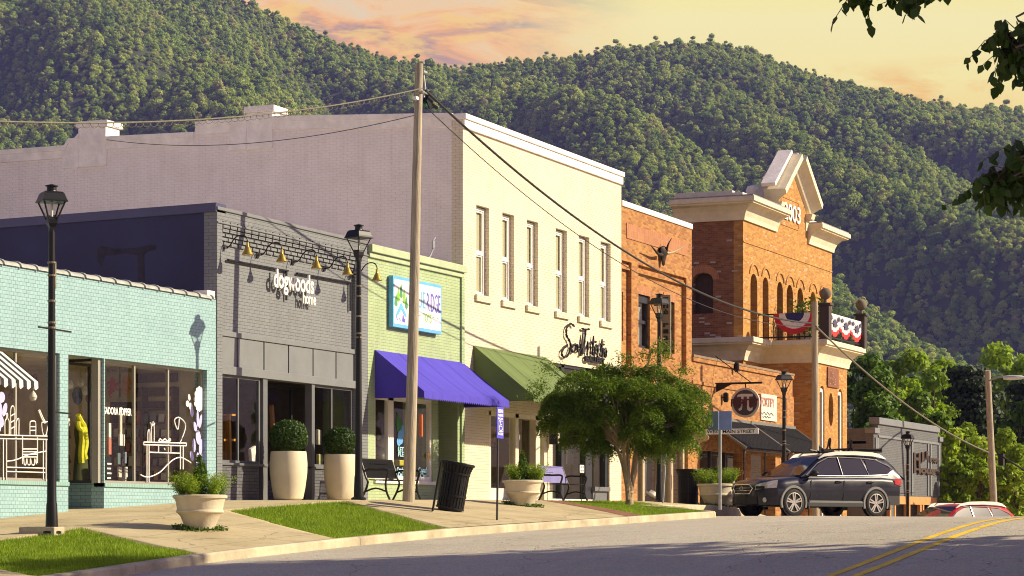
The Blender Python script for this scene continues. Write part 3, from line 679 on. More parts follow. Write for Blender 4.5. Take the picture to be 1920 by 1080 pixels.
# striped awning inside frame edge
mSTR = None
def stripemat():
    m, n = newmat('striped awning canvas'); uv = n('ShaderNodeTexCoord').outputs['Object']
    x = n('ShaderNodeSeparateXYZ', {0: uv}).outputs[0]
    s_ = n.math('GREATER_THAN', n.math('FRACT', n.math('MULTIPLY', x, 4.6)), .5)
    finish(n, n('ShaderNodeBsdfPrincipled', {'Base Color': n.mix(s_, (.012, .012, .014), (.72, .68, .6)), 'Roughness': .8})); return m
ax1 = F(5); aw = thing('striped_awning', 'small black and white striped awning with scalloped edge over the display window', 'awning', (ax1 - .8, 0, zh))
cb = MB(); za, zb_ = Z(5, 660), zz(ax1, -.75, 716)
cb.add([(ax1 - 2.2, -.02, za), (ax1, -.02, za), (ax1, -.75, zb_), (ax1 - 2.2, -.75, zb_)], [(0, 1, 2, 3)]); cb.add([(ax1, -.02, za), (ax1, -.75, zb_), (ax1, -.02, zb_)], [(0, 1, 2)])
for i in range(10):
    xa, xb = ax1 - 2.2 + i * .22, ax1 - 2.2 + i * .22 + .22
    cb.add([(xa, -.752, zb_), (xb, -.752, zb_), (xb - .015, -.757, zb_ - .10), ((xa + xb) / 2, -.76, zb_ - .15), (xa + .015, -.757, zb_ - .10)], [(0, 1, 2, 3, 4)])
cb.build('canvas', stripemat(), aw, uv=False)
MB().tube([(ax1 - .02, -.02, zb_), (ax1 - .02, -.75, zb_)], .012).tube([(ax1 - .02, -.02, za), (ax1 - .02, -.75, zb_)], .012).build('awning_arm', mBLACKM, aw, uv=False)
# ================================================================== GREY SHOP (gooseneck lamps)
X0D, X1D = F(407), F(690); ZTD = Z(410, 392); ZTD2 = ZTD - .0
shopB = thing('grey_shop', 'grey painted brick shop with corbelled parapet, board panels and dark navy side wall', 'building', (45, 0, 1.9))
rx0, rx1 = F(417), F(667); rz1 = Z(418, 414)
zp1, zp0 = Z(448, 624), Z(448, 694); zg1 = Z(455, 705); zk = Z(450, 873)
mb = MB(); mb.plate([(X0D, -1), (rx0, -1), (rx0, rz1), (rx1, rz1), (rx1, -1), (X1D, -1), (X1D, ZTD), (X0D, ZTD)], [], face(0), .30); mb.build('wall', mGREY, shopB)
mb = MB(); mb.box(rx0, rx1, .09, .3, zp1, rz1); mb.build('sign_field', mGREY, shopB)
cap = MB(); cap.box(X0D - .02, X1D, -.03, .40, ZTD - .02, ZTD + .05); cap.box(X0D, X1D, -.025, .0, ZTD - .28, ZTD - .245); cap.build('parapet_cap', mGREYP, shopB, bevel=.01)
cor = MB(); nt_ = 20; ch = .085; step = (rx1 - rx0) / nt_; ch = .085
for i in range(nt_):
    a = rx0 + i * step
    cor.box(a + .045, a + step, .0, .09, rz1 - .13, rz1 - .005)
for r_ in range(4):
    z1 = rz1 - .155 - r_ * ch; off = (r_ % 2) * step * .5
    for i in range(nt_ + 1):
        a0 = max(rx0, rx0 + i * step - off + .022); a1 = min(rx1, rx0 + (i + 1) * step - off - .022)
        if a1 - a0 > .05: cor.box(a0, a1, .0 + .018 * r_, .09, z1 - ch + .026, z1)
cor.build('corbel', mGREY, shopB)
seps = [rx0, F(448), F(498), F(544), F(590), F(633), rx1]
pb = MB(); pb.box(rx0, rx1, .02, .3, zp1 - .10, zp1); pb.box(rx0, rx1, .0, .3, zg1, zp0 + .06)
for i in range(6):
    pb.box(seps[i] + (.045 if i else 0), seps[i + 1], .05, .3, zp0 + .06, zp1 - .10)
pb.box(rx0, rx1, .16, .3, zp0, zp1 - .10); pb.build('board_panel', mGREYP, shopB, bevel=.006)
bars = MB()
for (a, b) in (((427, 487), (540, 508)), ((537, 507), (537, 563)), ((557, 512), (659, 530)), ((657, 530), (657, 583))): bars.bar(P(a[0], a[1], .04), P(b[0], b[1], .04), .05, .028)
bars.build('dark_bar', mBLACKM, shopB, uv=False)  # thin dark lines laid on the sign field
ddx0, ddx1 = F(489), F(608)
kbk = MB(); kbk.box(rx0, ddx0, .04, .26, -1, zk); kbk.box(F(593), rx1, .04, .26, -1, zk); kbk.box(ddx0, F(593), .9, 1.05, -1, zk - .25); kbk.split('bulkhead', mDKBRICK, shopB)
MB().box(rx0, F(503), .0, .26, zk, zk + .05).box(F(587), rx1, .0, .26, zk, zk + .05).split('sill', mSLATE, shopB, bevel=.008)
shopwin(shopB, 'window', [rx0, F(454), F(494)], zk + .05, zg1, .08, .055, mSLATE)
shopwin(shopB, 'window', [F(592), F(629), rx1], zk + .05, zg1, .08, .055, mSLATE)
MB().box(F(496), F(504), .03, .2, -1, zg1).box(F(587), F(592.5), .03, .2, -1, zg1).split('door_post', mSLATE, shopB)
dr = shopwin(shopB, 'door', [F(500, .95), F(548, .95), F(588, .95)], G(44, 0) + .05, zg1, .95, .06, mDARKF); dr.name = 'door'
shell(shopB, X0D, X1D, -1, ZTD + .06, .30, YB, mNAVY, right=False, left=False)
# side wall, visible over the lower shop: flat paint with a metal cap
MB().plate([(.30, -1), (YB, -1), (YB, ZTD - .15), (.30, ZTD + .04)], [], sidef(X0D), .28).split('side_wall', mNAVY, shopB)
MB().loft([[(X0D - .05, .0, ZTD - .06), (X0D + .34, .0, ZTD - .06), (X0D + .34, .0, ZTD + .12), (X0D - .05, .0, ZTD + .12)], [(X0D - .05, YB, ZTD - .25), (X0D + .34, YB, ZTD - .25), (X0D + .34, YB, ZTD - .07), (X0D - .05, YB, ZTD - .07)]]).build('flashing', mat('navy flashing', (.06, .06, .13), .5), shopB)
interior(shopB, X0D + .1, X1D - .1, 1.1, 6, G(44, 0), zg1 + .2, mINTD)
# tar patch stain on the navy side wall
tp = MB(); q = lambda px, py: (lambda p: (p.y, p.z))(PS(px, py, X0D - .006))
stn = [(182, 468), (190, 461), (214, 466), (232, 466), (258, 464), (282, 459), (293, 460), (292, 468), (276, 472), (270, 478), (271, 528), (259, 528), (258, 478), (234, 475), (214, 478), (196, 480), (190, 500), (183, 490)]
tp.plate([q(*p) for p in stn], [], sidef(X0D - .006), .004).build('tar_patch', mat('old tar', (.020, .018, .032), .8, var=.4, scale=6), shopB)
# sign letters
sg = thing('shop_sign', 'white raised lowercase lettering on the grey brick front, big word over a small one', 'sign', P(545, 545, 0))
def signtext(name, s, pxs, pys, Y, m, parent, ext, **k):
    x0, x1 = F(pxs[0], Y), F(pxs[1], Y); xm = (pxs[0] + pxs[1]) / 2
    return text(name, s, x0, x1, Z(xm, pys[1], Y), Z(xm, pys[0], Y), Y, m, parent, ext, **k)
signtext('lettering', 'dogwoods', (511, 586), (510, 556), -.03, mWHITE, sg, .035, bold=.02)
signtext('lettering', 'home', (566, 590), (549, 571), -.03, mWHITE, sg, .035, bold=.015)
so_ = MB()
for px, py in ((516, 535), (534, 540), (552, 545), (570, 548), (570, 563), (585, 566)): so_.tube([P(px, py, -.04), P(px, py, .09)], .008, 6)
so_.split('standoff', mGALV, sg, uv=False)
# gooseneck lamps
mBRASS = mat('brass lamp shade', (.52, .36, .075), .32, .75, var=.15)
gn = thing('gooseneck_lamp', 'brass bell gooseneck wall lamp, first from the navy corner of the grey shop', 'wall lamp', (0, 0, 0), 'gooseneck lamps over the sign of the grey shop')
MB().lathe([(.07, -.01), (.07, .015), (.02, .03)], axis='y').build('back_plate', mBLACKM, gn, uv=False)
arm = [(0, -.01 * 0 + .0, 0), (0, -.10, .0), (0, -.17, .05), (0, -.24, .15), (0, -.33, .22), (0, -.44, .235), (0, -.53, .20), (0, -.57, .12), (0, -.57, .06)]
MB().tube(smooth_line(arm, 4), .013, 8).build('arm', mBLACKM, gn, smooth=True, uv=False)
MB().lathe([(.026, .09), (.03, .02), (.034, .0), (.05, -.02), (.085, -.10), (.12, -.16), (.118, -.165), (.08, -.10), (.03, -.02)], (0, -.57, 0), 20, cap=False).build('lamp_shade', mBRASS, gn, smooth=True, uv=False)
MB().lathe([(.0, -.20), (.035, -.19), (.05, -.15), (.045, -.11), (.02, -.07)], (0, -.57, 0), 12).build('bulb', mBULB, gn, smooth=True, uv=False)
gl_spots = [(418, 465), (483, 478), (549, 491), (608, 503), (664, 514)]
gl_lab = ['brass bell gooseneck wall lamp nearest the navy corner of the grey shop', 'brass gooseneck wall lamp second from the navy corner, up left of the lettering', 'brass gooseneck wall lamp over the middle of the white lettering', 'brass gooseneck wall lamp up right of the white lettering', 'brass gooseneck wall lamp beside the pole, at the green shop edge']
for i, (px, py) in enumerate(gl_spots):
    o = gn if i == 0 else dup(gn, (0, 0, 0)); o.location = P(px, py, .08 if i < 4 else 0.0); o['label'] = gl_lab[i]
# ================================================================== SAGE GREEN TOY SHOP
X0E, X1E = F(690) + .004, F(868) - .004; ZTE = Z(700, 461)
shopC = thing('green_shop', 'narrow sage green painted brick shop with white framed windows', 'building', (50.5, 0, 2.0))
ez0 = Z(730, 900); ez1 = Z(730, 742)
ex = [F(704), F(733), F(740), F(806)]
mb = MB(); mb.plate([(X0E, -1), (F(822), -1), (F(822), ez1 + .15), (F(858), ez1 + .15), (F(858), -1), (X1E, -1), (X1E, ZTE), (X0E, ZTE)], [rect(F(703), F(812), ez0, ez1)], face(0), .3); mb.build('wall', mSAGE, shopC)
cp = MB(); cp.box(X0E, X1E + .02, -.11, .36, ZTE - .16, ZTE + .015); cp.box(X0E, X1E, -.05, .0, ZTE - .28, ZTE - .16); cp.build('parapet_cap', mSAGEP, shopC, bevel=.015)
MB().box(X1E - .16, X1E, -.05, .0, 1, ZTE - .28).split('pilaster', mSAGE, shopC)
shell(shopC, X0E, X1E, -1, ZTE - .05, .3, YB, mSAGE, left=False, right=False)
MB().box(X0E, X0E + .25, .3, YB, 3, ZTE - .05).split('side_wall', mSAGE, shopC)
wf = MB(); rectframe(wf, F(703), F(812), ez0, ez1, .04, .14, .10); wf.box(F(731), F(741), .04, .14, ez0, ez1)
w_ = wf.build('window', mWHITE, shopC, uv=False)
for a, b in ((F(706), F(732)), (F(740), F(806))): glaze(w_, a, b, ez0 + .05, ez1, .09)
MB().box(F(701), F(814), -.05, .2, ez0 - .08, ez0).split('sill', mWHITE, shopC)
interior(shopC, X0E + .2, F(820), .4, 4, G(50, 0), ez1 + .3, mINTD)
dd = shopwin(shopC, 'door', [F(824, .8), F(858, .8)], G(52, 0) + .05, ez1 + .15, .8, .09, mSAGEP); dd.name = 'door'
MB().box(F(822) - .1, F(822), .3, .9, -1, ez1 + .3).box(F(858), F(858) + .1, .3, .9, -1, ez1 + .3).split('door_reveal', mSAGE, shopC)
# toys decals in the window
mCYAN = mat('blue window sticker', (.12, .35, .72), .5); mSKY = mat('light blue sticker', (.35, .60, .72), .5); mGRN = mat('green sticker', (.05, .20, .06), .6, var=.3); mYELS = mat('yellow sticker', (.80, .50, .08), .5)
petals([(748, 838 - i * 0 + 0, 1.5, 14, 0) for i in range(1)] + [(747, 795, 4, 18, 0), (752, 800, 3, 16, 0), (745, 790, 2, 22, 0)], mGRN, 'window_sticker', w_, .075)
petals([(751, 820, 7, 16, .3), (755, 812, 4, 20, -.2), (748, 828, 5, 10, 0)], mCYAN, 'window_sticker', w_, .072)
petals([(805, 855, 3.2, 7, 0)], mYELS, 'window_sticker', w_, .035)
signtext('window_lettering', 'LET\nFLE', (746, 757), (838, 856), .07, mSKY, w_, .004, bold=.03)
signtext('window_lettering', 'Candy\nCan', (784, 804), (876, 897), .07, mSKY, w_, .004, bold=.04)
signtext('window_lettering', 'Candy\nCan', (744, 757), (876, 894), .07, mSKY, w_, .004, bold=.04)
# sign board
sb_ = thing('sign_board', 'white sign board with blue rim, fir trees, tent and coloured lettering on the green shop', 'sign', P(782, 570, 0))
sx0, sx1 = F(737, -.14), F(828, -.14); sz0, sz1 = Z(737, 612, -.14), Z(737, 516, -.14)
MB().box(sx0, sx1, -.14, -.02, sz0, sz1).build('board', mat('blue sign rim', (.13, .42, .72), .45), sb_, bevel=.006)
MB().box(sx0 + .06, sx1 - .07, -.146, -.1, sz0 + .075, sz1 - .075).build('panel', mat('white sign face', (.80, .80, .78), .4, var=.02), sb_)
mPURP = mat('violet sign paint', (.13, .10, .55), .5); mLIME = mat('lime sign paint', (.22, .50, .03), .5); mFIR = mat('fir green sign paint', (.08, .28, .12), .5)
def sq(u, v): return (sx0 + (sx1 - sx0) * u, sz0 + (sz1 - sz0) * v)
def patch(poly, m, name, Y=-.147, par=sb_): MB().prism([sq(*p) for p in poly], face(Y - .004), .004).build(name, m, par, uv=False)
for u, h0, h1, m_ in ((.155, .62, .88, mFIR), (.10, .54, .78, mLIME), (.215, .52, .78, mLIME), (.055, .44, .66, mFIR), (.26, .42, .64, mFIR)):
    patch([(u - .028, h0), (u, h0 - .05), (u + .028, h0), (u + .022, (h0 + h1) / 2), (u, h1), (u - .022, (h0 + h1) / 2)], m_, 'fir_emblem')
patch([(.155, .50), (.27, .24), (.235, .22), (.185, .32), (.155, .36), (.10, .25), (.055, .20), (.05, .24)], mat('tent blue', (.12, .42, .75), .5), 'tent_emblem')
patch([(.19, .30), (.215, .18), (.245, .20), (.225, .11), (.175, .13)], mPURP, 'tent_emblem')
for i in range(4): patch([(.06 + .03 * i, .22 - .012 * i), (.068 + .03 * i, .22 - .012 * i), (.055 + .03 * i, .13), (.047 + .03 * i, .13)], mPURP, 'tent_emblem')
u0 = lambda u: sx0 + (sx1 - sx0) * u
v0 = lambda v: sz0 + (sz1 - sz0) * v
text('lettering', 'BLUE', u0(.36), u0(.655), v0(.46), v0(.79), -.147, mat('sky blue sign paint', (.15, .45, .70), .5), sb_, .005, bold=.0)
text('lettering', 'RIDGE', u0(.68), u0(.965), v0(.42), v0(.79), -.147, mPURP, sb_, .005, bold=.0)
text('lettering', 'TOYS', u0(.60), u0(.78), v0(.19), v0(.37), -.147, mLIME, sb_, .005)
patch([(.50, .30), (.58, .30), (.58, .31), (.50, .31)], mFIR, 'rule'); patch([(.80, .31), (.93, .31), (.93, .32), (.80, .32)], mFIR, 'rule')
# awnings
def awning(name, label, x0, x1, Yo, ztop, zfront, val, m, m2, wave=True, rail=False, ywall=0):
    t = thing(name, label, 'awning', ((x0 + x1) / 2, ywall, zfront)); yw = ywall - .015
    c = MB(); n_ = max(4, int((x1 - x0) / .35)); rows = []
    for i in range(n_ + 1):
        x = x0 + (x1 - x0) * i / n_; rows.append([(x, yw + (Yo - yw) * q_, ztop + (zfront - ztop) * q_ - .035 * math.sin(math.pi * q_) * (1 - .35 * abs(math.cos(math.pi * i * .5)))) for q_ in np.linspace(0, 1, 7)])
    c.loft(rows, closed=False)
    for x in (x0, x1): c.add([(x, yw, ztop), (x, Yo, zfront), (x, Yo, zfront - val * .75), (x, yw, zfront - val * .75)], [(0, 1, 2, 3)])
    c.build('canvas', m, t, smooth=True, uv=False)
    sm = MB(); ns = max(3, int((x1 - x0) / 1.15))
    for i in range(1, ns):
        x = x0 + (x1 - x0) * i / ns; sm.loft([[(x - .012, yw + (Yo - yw) * q_ - .004, ztop + (zfront - ztop) * q_ - .03 * math.sin(math.pi * q_) + .012), (x + .012, yw + (Yo - yw) * q_ - .004, ztop + (zfront - ztop) * q_ - .03 * math.sin(math.pi * q_) + .012)] for q_ in np.linspace(0, 1, 7)], closed=False)
    sm.build('seam', m2, t, uv=False)
    v = MB(); k = int((x1 - x0) / .11)
    for i in range(k):
        a, b = x0 + (x1 - x0) * i / k, x0 + (x1 - x0) * (i + 1) / k
        v.add([(a, Yo, zfront), (b, Yo, zfront), (b, Yo - .012, zfront - val + .045), ((a + b) / 2, Yo - .012, zfront - val), (a, Yo - .012, zfront - val + .045)], [(0, 1, 2, 3, 4)])
    v.build('valance', m, t, uv=False)
    f = MB()
    for x in (x0 + .03, x1 - .03): f.tube([(x, yw, zfront - val * .6), (x, Yo + .03, zfront - .03), (x, yw, ztop - .03)], .015, 6)
    f.tube([(x0 + .03, Yo + .03, zfront - .03), (x1 - .03, Yo + .03, zfront - .03)], .015, 6); f.build('frame', mBLACKM, t, uv=False)
    return t
mBLUE = mat('royal blue canvas', (.065, .045, .44), .8, var=.16, scale=1.5, stretch=(3, .6, .6), bump=.15, bscale=30); mOLIVE = mat('olive green canvas', (.115, .165, .048), .85, var=.18, scale=1.5, stretch=(3, .6, .6), bump=.15, bscale=30)
bx0 = F(702); by = Ys(795, bx0)
awning('fabric_awning', 'royal blue fabric awning with scalloped valance on the green shop', bx0, 53.28, by, Z(702, 656), zz(bx0, by, 733), .19, mBLUE, mat('blue canvas seam', (.065, .04, .40), .85))
# roof conduit
wh = thing('service_mast', 'small bent pipe sticking up from the green shop parapet', 'pipe', P(806, 480, .4))
MB().tube(smooth_line([P(803, 486, .5), P(809, 475, .5), P(812, 465, .5), P(812, 452, .5), P(816, 445, .5)], 4), .02, 7).tube([P(812, 466, .5), P(812, 452, .5)], .035, 8).build('pipe', mGALV, wh, smooth=True, uv=False)
# ================================================================== WHITE TWO-STOREY BUILDING
X0W, X1W = F(868), F(1165); ZTW = Z(868, 214)
bW = thing('painted_brick_building', 'tall cream painted brick building with six sash windows and a stepped side wall with chimneys', 'building', (58.5, 0, 2.0))
wz1, wz0 = Z(892, 383), Z(892, 552)
wpx = [(893, 917), (942, 964), (988, 1009), (1042, 1063), (1085, 1105), (1126, 1145)]
gx0, gx1 = F(885), F(1062); gz1 = Z(930, 772); gz0 = Z(930, 915); ex0, ex1 = F(1036), F(1142); ez = Z(1040, 680)
ent0, ent1 = F(1029), F(1143)
mb = MB(); outer = [(X0W, -1), (F(917), -1), (F(917), gz1), (F(1027), gz1), (F(1027), -1), (F(1036), -1), (F(1036), ez), (F(1143), ez), (F(1143), -1), (X1W, -1), (X1W, ZTW), (X0W, ZTW)]
mb.plate(outer, [rect(F(a), F(b), wz0, wz1) for a, b in wpx], face(0), .30); mb.build('wall', mCREAM, bW)
cp = MB(); cp.box(X0W - .04, X1W + .04, -.10, .42, ZTW - .12, ZTW + .02); cp.box(X0W - .02, X1W + .02, -.06, .0, ZTW - .34, ZTW - .12); cp.build('parapet_cap', mWHITED, bW, bevel=.02)
mSHADEY = mat('window blind', (.62, .56, .38), .8, var=.14, stretch=(30, 1, 1)); 
for a, b in wpx:
    x0, x1 = F(a), F(b); w = MB(); rectframe(w, x0 + .01, x1 - .01, wz0, wz1 - .03, .12, .20, .07); zm = (wz0 + wz1) / 2 - .05
    w.box(x0 + .08, x1 - .08, .13, .19, zm - .035, zm + .035); rectframe(w, x0 + .08, x1 - .08, zm + .03, wz1 - .10, .14, .18, .045); rectframe(w, x0 + .08, x1 - .08, wz0 + .07, zm - .03, .155, .195, .045)
    o = w.build('window', mWHITE, bW, uv=False); glaze(o, x0 + .08, x1 - .08, wz0 + .05, wz1 - .08, .165, mGLASS2)
    MB().box(x0 + .05, x1 - .05, .20, .215, wz0, wz1).build('blind', mSHADEY, o, uv=False)
    MB().box(x0 - .09, x1 + .09, -.07, .12, wz0 - .16, wz0).split('sill', mCREAM, o)
# stepped side wall with chimneys
def sy(px, py): p = PS(px, py, X0W); return (p.y, p.z)
prof = [(0.30, -1), (0.30, sy(866, 213)[1]), sy(520, 220), sy(368, 231), sy(364, 250), sy(205, 258), sy(130, 262), sy(122, 275), sy(0, 284), (22, sy(0, 284)[1] - .3), (22, -1)]
MB().plate(prof, [], sidef(X0W), .3).split('side_wall', mWHITEB, bW)
sc = MB()
for a, b in zip(prof[1:-2], prof[2:-1]):
    if abs(b[0] - a[0]) < .12: continue
    sc.loft([[(X0W - .06, a[0], a[1] - .10), (X0W + .36, a[0], a[1] - .10), (X0W + .36, a[0], a[1] + .03), (X0W - .06, a[0], a[1] + .03)], [(X0W - .06, b[0], b[1] - .10), (X0W + .36, b[0], b[1] - .10), (X0W + .36, b[0], b[1] + .03), (X0W - .06, b[0], b[1] + .03)]])
    sc.loft([[(X0W - .03, a[0], a[1] - .30), (X0W, a[0], a[1] - .30), (X0W, a[0], a[1] - .10), (X0W - .03, a[0], a[1] - .10)], [(X0W - .03, b[0], b[1] - .30), (X0W, b[0], b[1] - .30), (X0W, b[0], b[1] - .10), (X0W - .03, b[0], b[1] - .10)]])
sc.build('coping', mWHITED, bW)
for (a, b, top, bot) in ((463, 512, 197, 240), (148, 200, 225, 275)):
    y1, y0 = Ys(a, X0W), Ys(b, X0W); zt = PS(b, top, X0W).z; zb = PS(b, bot, X0W).z - .5
    c = MB(); c.box(X0W - .045, X0W + .62, y0, y1, zb, zt - .16); c.box(X0W - .07, X0W + .68, y0 - .06, y1 + .06, zt - .16, zt); c.prism([(y1 + .001, zb), (y1 + .5, zb), (y1 + .5, zb + .45), (y1 + .001, zb + .9)], sidef(X0W - .04), .3)
    c.build('chimney', mWHITED, bW, bevel=.02)
MB().box(X1W - .3, X1W, .3, 22, -1, ZTW - .6).split('side_wall', mCREAM, bW); MB().box(X0W + .3, X1W - .3, 21.7, 22, -1, ZTW - 1.6).build('back_wall', mCREAM, bW); MB().box(X0W + .3, X1W - .3, .3, 21.7, ZTW - 2.2, ZTW - 2.0).build('roof', mTAR, bW)
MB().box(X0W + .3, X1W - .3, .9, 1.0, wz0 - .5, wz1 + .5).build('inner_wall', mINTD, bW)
# shop front under the green awning
g = MB(); yb = .12
for a, b in ((917, 922), (968, 974), (1006, 1014), (1022, 1027)): g.box(F(a), F(b), .02, .2, gz0 if a < 1000 else G(55, 0), gz1)
g.box(F(917), F(1027), .02, .2, gz1 - .1, gz1); fr = g.build('shopfront', mat('cream shopfront paint', (.70, .64, .48), .55), bW, uv=False)
MB().box(F(917), F(973), .03, .22, -1, gz0).split('bulkhead', mat('panelled bulkhead', (.55, .56, .56), .7, var=.2, scale=4), bW)
glaze(fr, F(920), F(970), gz0, gz1 - .05, .1); glaze(fr, F(1012), F(1024), G(56, 0) + .4, gz1 - .05, .1)
dd = shopwin(bW, 'door', [F(974, .6), F(1010, .6)], G(55, 0), gz1, .6, .08, mat('pale door frame', (.55, .50, .38), .6)); dd.name = 'door'
interior(bW, X0W + .4, F(1033), .7, 4.5, G(55, 0) - .02, gz1 + .2, mat('gallery wall', (.32, .26, .15), .8))
# black framed entrance
e = MB(); zt = ez
for a, b in ((1036, 1041), (1056, 1061), (1101, 1113), (1138, 1143)): e.box(F(a), F(b), .05, .22, G(60, 0) - .6, zt)
e.box(F(1036), F(1143), .05, .22, zt - .08, zt); e.box(F(1036), F(1143), .05, .22, Z(1060, 735) - .04, Z(1060, 735) + .04); ent = e.build('entrance_frame', mDARKF, bW, uv=False)
glaze(ent, F(1041), F(1138), G(60, 0) - .3, zt - .05, .14)
MB().box(F(1113), F(1139), .02, .25, -1, Z(1125, 918)).split('bulkhead', mSLATE, bW); MB().box(F(1112), F(1141), -.06, .2, Z(1125, 921), Z(1125, 913)).split('sill', mSLATE, bW)
MB().box(F(1036), F(1113), .02, .3, -1, G(60, 0) + .12).build('step', mWHITED, bW)
interior(bW, F(1035), X1W - .4, .5, 4.5, G(60, 0) - .01, zt + .3, mat('pale gallery wall', (.42, .40, .32), .8))
# wall lantern
la = thing('wall_lantern', 'black framed glass lantern on the cream pier beside the black entrance', 'wall lamp', P(1038, 800, -.1))
c = P(1041, 812, -.2); l = MB(); rectframe(l, c.x - .12, c.x + .12, c.z - .3, c.z + .3, c.y - .12, c.y + .12, .018); l.box(c.x - .13, c.x + .13, c.y - .13, c.y + .13, c.z + .28, c.z + .33); l.box(c.x - .03, c.x + .03, c.y + .1, 0, c.z + .33, c.z + .37); l.build('frame', mBLACKM, la, uv=False)
MB().box(c.x - .1, c.x + .1, c.y - .1, c.y + .1, c.z - .27, c.z + .27).build('glass', mat('lantern glass', (.45, .42, .30), .2, spec=.6), la, uv=False)
# script sign
ss = thing('script_sign', 'black handwritten script sign with small capitals on the cream wall', 'sign', P(1095, 650, 0))
SY = -.07
L = [[(1077, 612), (1070, 607), (1063, 614), (1062, 628), (1068, 640), (1070, 652), (1063, 668), (1055, 668), (1054, 658), (1064, 646)],
     [(1077, 646), (1072, 650), (1073, 660), (1079, 656), (1080, 646), (1077, 646)], [(1083, 645), (1083, 658), (1088, 655), (1089, 645)], [(1089, 652), (1092, 662), (1094, 625), (1090, 662), (1096, 660)],
     [(1091, 616), (1098, 618), (1105, 617)], [(1098, 618), (1096, 640), (1092, 662), (1088, 666)],
     [(1102, 640), (1101, 664), (1104, 646), (1107, 650), (1107, 664)], [(1113, 630), (1111, 662), (1114, 664)], [(1109, 641), (1117, 641)], [(1116, 656), (1120, 650), (1117, 648), (1115, 660), (1120, 664)], [(1121, 647), (1120, 668), (1123, 650), (1126, 653), (1125, 668)], [(1129, 636), (1127, 666), (1129, 668)], [(1125, 645), (1132, 646)],
     [(1131, 652), (1130, 669)], [(1132, 640), (1132, 642)], [(1135, 653), (1133, 660), (1135, 670), (1137, 660), (1135, 653)]]
mb = MB(); [mb.tube([P(a, b, SY) for a, b in smooth_line(l, 5)], [.021 + .017 * math.sin(i * .9) ** 2 for i in range(len(smooth_line(l, 5)))], 6) for l in L]; mb.build('lettering', mBLACKM, ss, smooth=True, uv=False)
signtext('lettering', 'GALLERY', (1095, 1132), (669, 681), SY + .02, mBLACKM, ss, .05, bold=.05)
st = MB()
for px, py in ((1064, 625), (1098, 640), (1113, 650), (1128, 660), (1100, 675), (1126, 678)): st.tube([P(px, py, SY), P(px, py, 0)], .008, 5)
st.split('standoff', mGALV, ss, uv=False)
gx = F(887); gy = Ys(1000, gx)
awning('fabric_awning', 'olive green fabric awning over the gallery door of the cream building', gx, F(1023), gy, Z(887, 648), zz(gx, gy, 742), .16, mOLIVE, mat('olive canvas seam', (.075, .11, .03), .85))
fi = MB().obox(P(1011, 660, -.03), (.05, .05, .3)).build('wall_bracket', mGALV, uv=False); tag(fi, 'small grey bracket standing on the wall above the green awning', 'bracket')
# gallery easel panel and info stand
es = thing('easel', 'white canvas leaning on an easel behind the gallery window', 'easel', P(1078, 905, 1.3))
MB().prism([(F(1063, 1.3), Z(1063, 870, 1.3)), (F(1092, 1.3), Z(1063, 870, 1.3)), (F(1083, 1.3), Z(1063, 823, 1.3)), (F(1065, 1.3), Z(1063, 820, 1.3))], face(1.3), .03).build('canvas', mDECAL, es)
MB().bar(P(1068, 905, 1.35), P(1076, 825, 1.4), .04).bar(P(1090, 905, 1.35), P(1078, 825, 1.4), .04).build('leg', mat('easel wood', (.4, .3, .17), .7), es)
inf = thing('info_stand', 'small framed notice on a thin pole beside the bench with blue back', 'stand', onG(1090, -.7))
c = P(1090, 879, -.7); b_ = onG(1090, -.7)
MB().tube([b_, (b_.x, b_.y, c.z)], .012, 6).lathe([(.12, 0), (.12, .015)], b_, 14).build('pole', mBLACKM, inf, uv=False)
MB().box(c.x - .17, c.x + .17, -.715, -.69, c.z - .12, c.z + .12).build('frame', mBLACKM, inf, uv=False); MB().box(c.x - .15, c.x + .15, -.719, -.714, c.z - .1, c.z + .1).build('notice', mDECAL, inf, uv=False)
nb_ = MB()
for q_ in (-.07, .07):
    for h_ in (-.05, .05): nb_.lathe([(.035, 0), (.035, .004)], (c.x + q_, -.724, c.z + h_), 12, 'y')
nb_.build('notice_mark', mBLACKM, inf, uv=False)
# ================================================================== ORANGE BRICK BUILDING (longhorn)
X0B, X1B = F(1165) + .004, F(1297); ZTB = Z(1170, 386)
bB = thing('orange_brick_building', 'narrow two-storey orange brick building with white coping and stepped recessed bays', 'building', (67, 0, 1.8))
def bz(px, py): return Z(px, py)
b1 = (F(1166), F(1184)); b2 = (F(1197), F(1287)); bzt = bz(1200, 497); bzb = bz(1200, 686)
shop = rect(F(1195), F(1290), -.9, bz(1200, 752))
mb = MB(); mb.plate([(X0B, -2), (F(1195), -2), (F(1195), bz(1200, 752)), (F(1290), bz(1200, 752)), (F(1290), -2), (X1B, -2), (X1B, ZTB), (X0B, ZTB)], [rect(b2[0], b2[1], bzb, bzt), rect(b1[0], b1[1], bzb, bzt)], face(0), .16); mb.build('wall', mRED, bB)
fd = MB(); wA, wB, wG = (F(1199), F(1227)), (F(1253), F(1273)), (F(1168), F(1177)); wz_t, wz_b = bz(1199, 549), bz(1199, 650)
fd.plate(rect(b1[0], b2[1] + .1, bzb - .1, bzt + .1), [rect(*wA, wz_b, wz_t), rect(*wB, wz_b, wz_t), rect(*wG, wz_b + .1, wz_t - .05)], face(.14), .22); fd.build('bay_field', mRED, bB)
stp = MB()
for b in (b1, b2):
    for i, d in enumerate((.11, .075, .04)): stp.box(b[0], b[1], d, .15, bzt - (i + 1) * .075, bzt - i * .075)
stp.build('corbel', mRED, bB)
MB().box(X0B, X1B, -.04, .3, ZTB - .02, ZTB + .14).build('coping', mWHITE, bB, bevel=.01)
pz1, pz0 = bz(1174, 418), bz(1174, 446)
MB().box(F(1174), F(1287), -.022, .02, pz0, pz1).build('brick_panel', mROWL, bB)
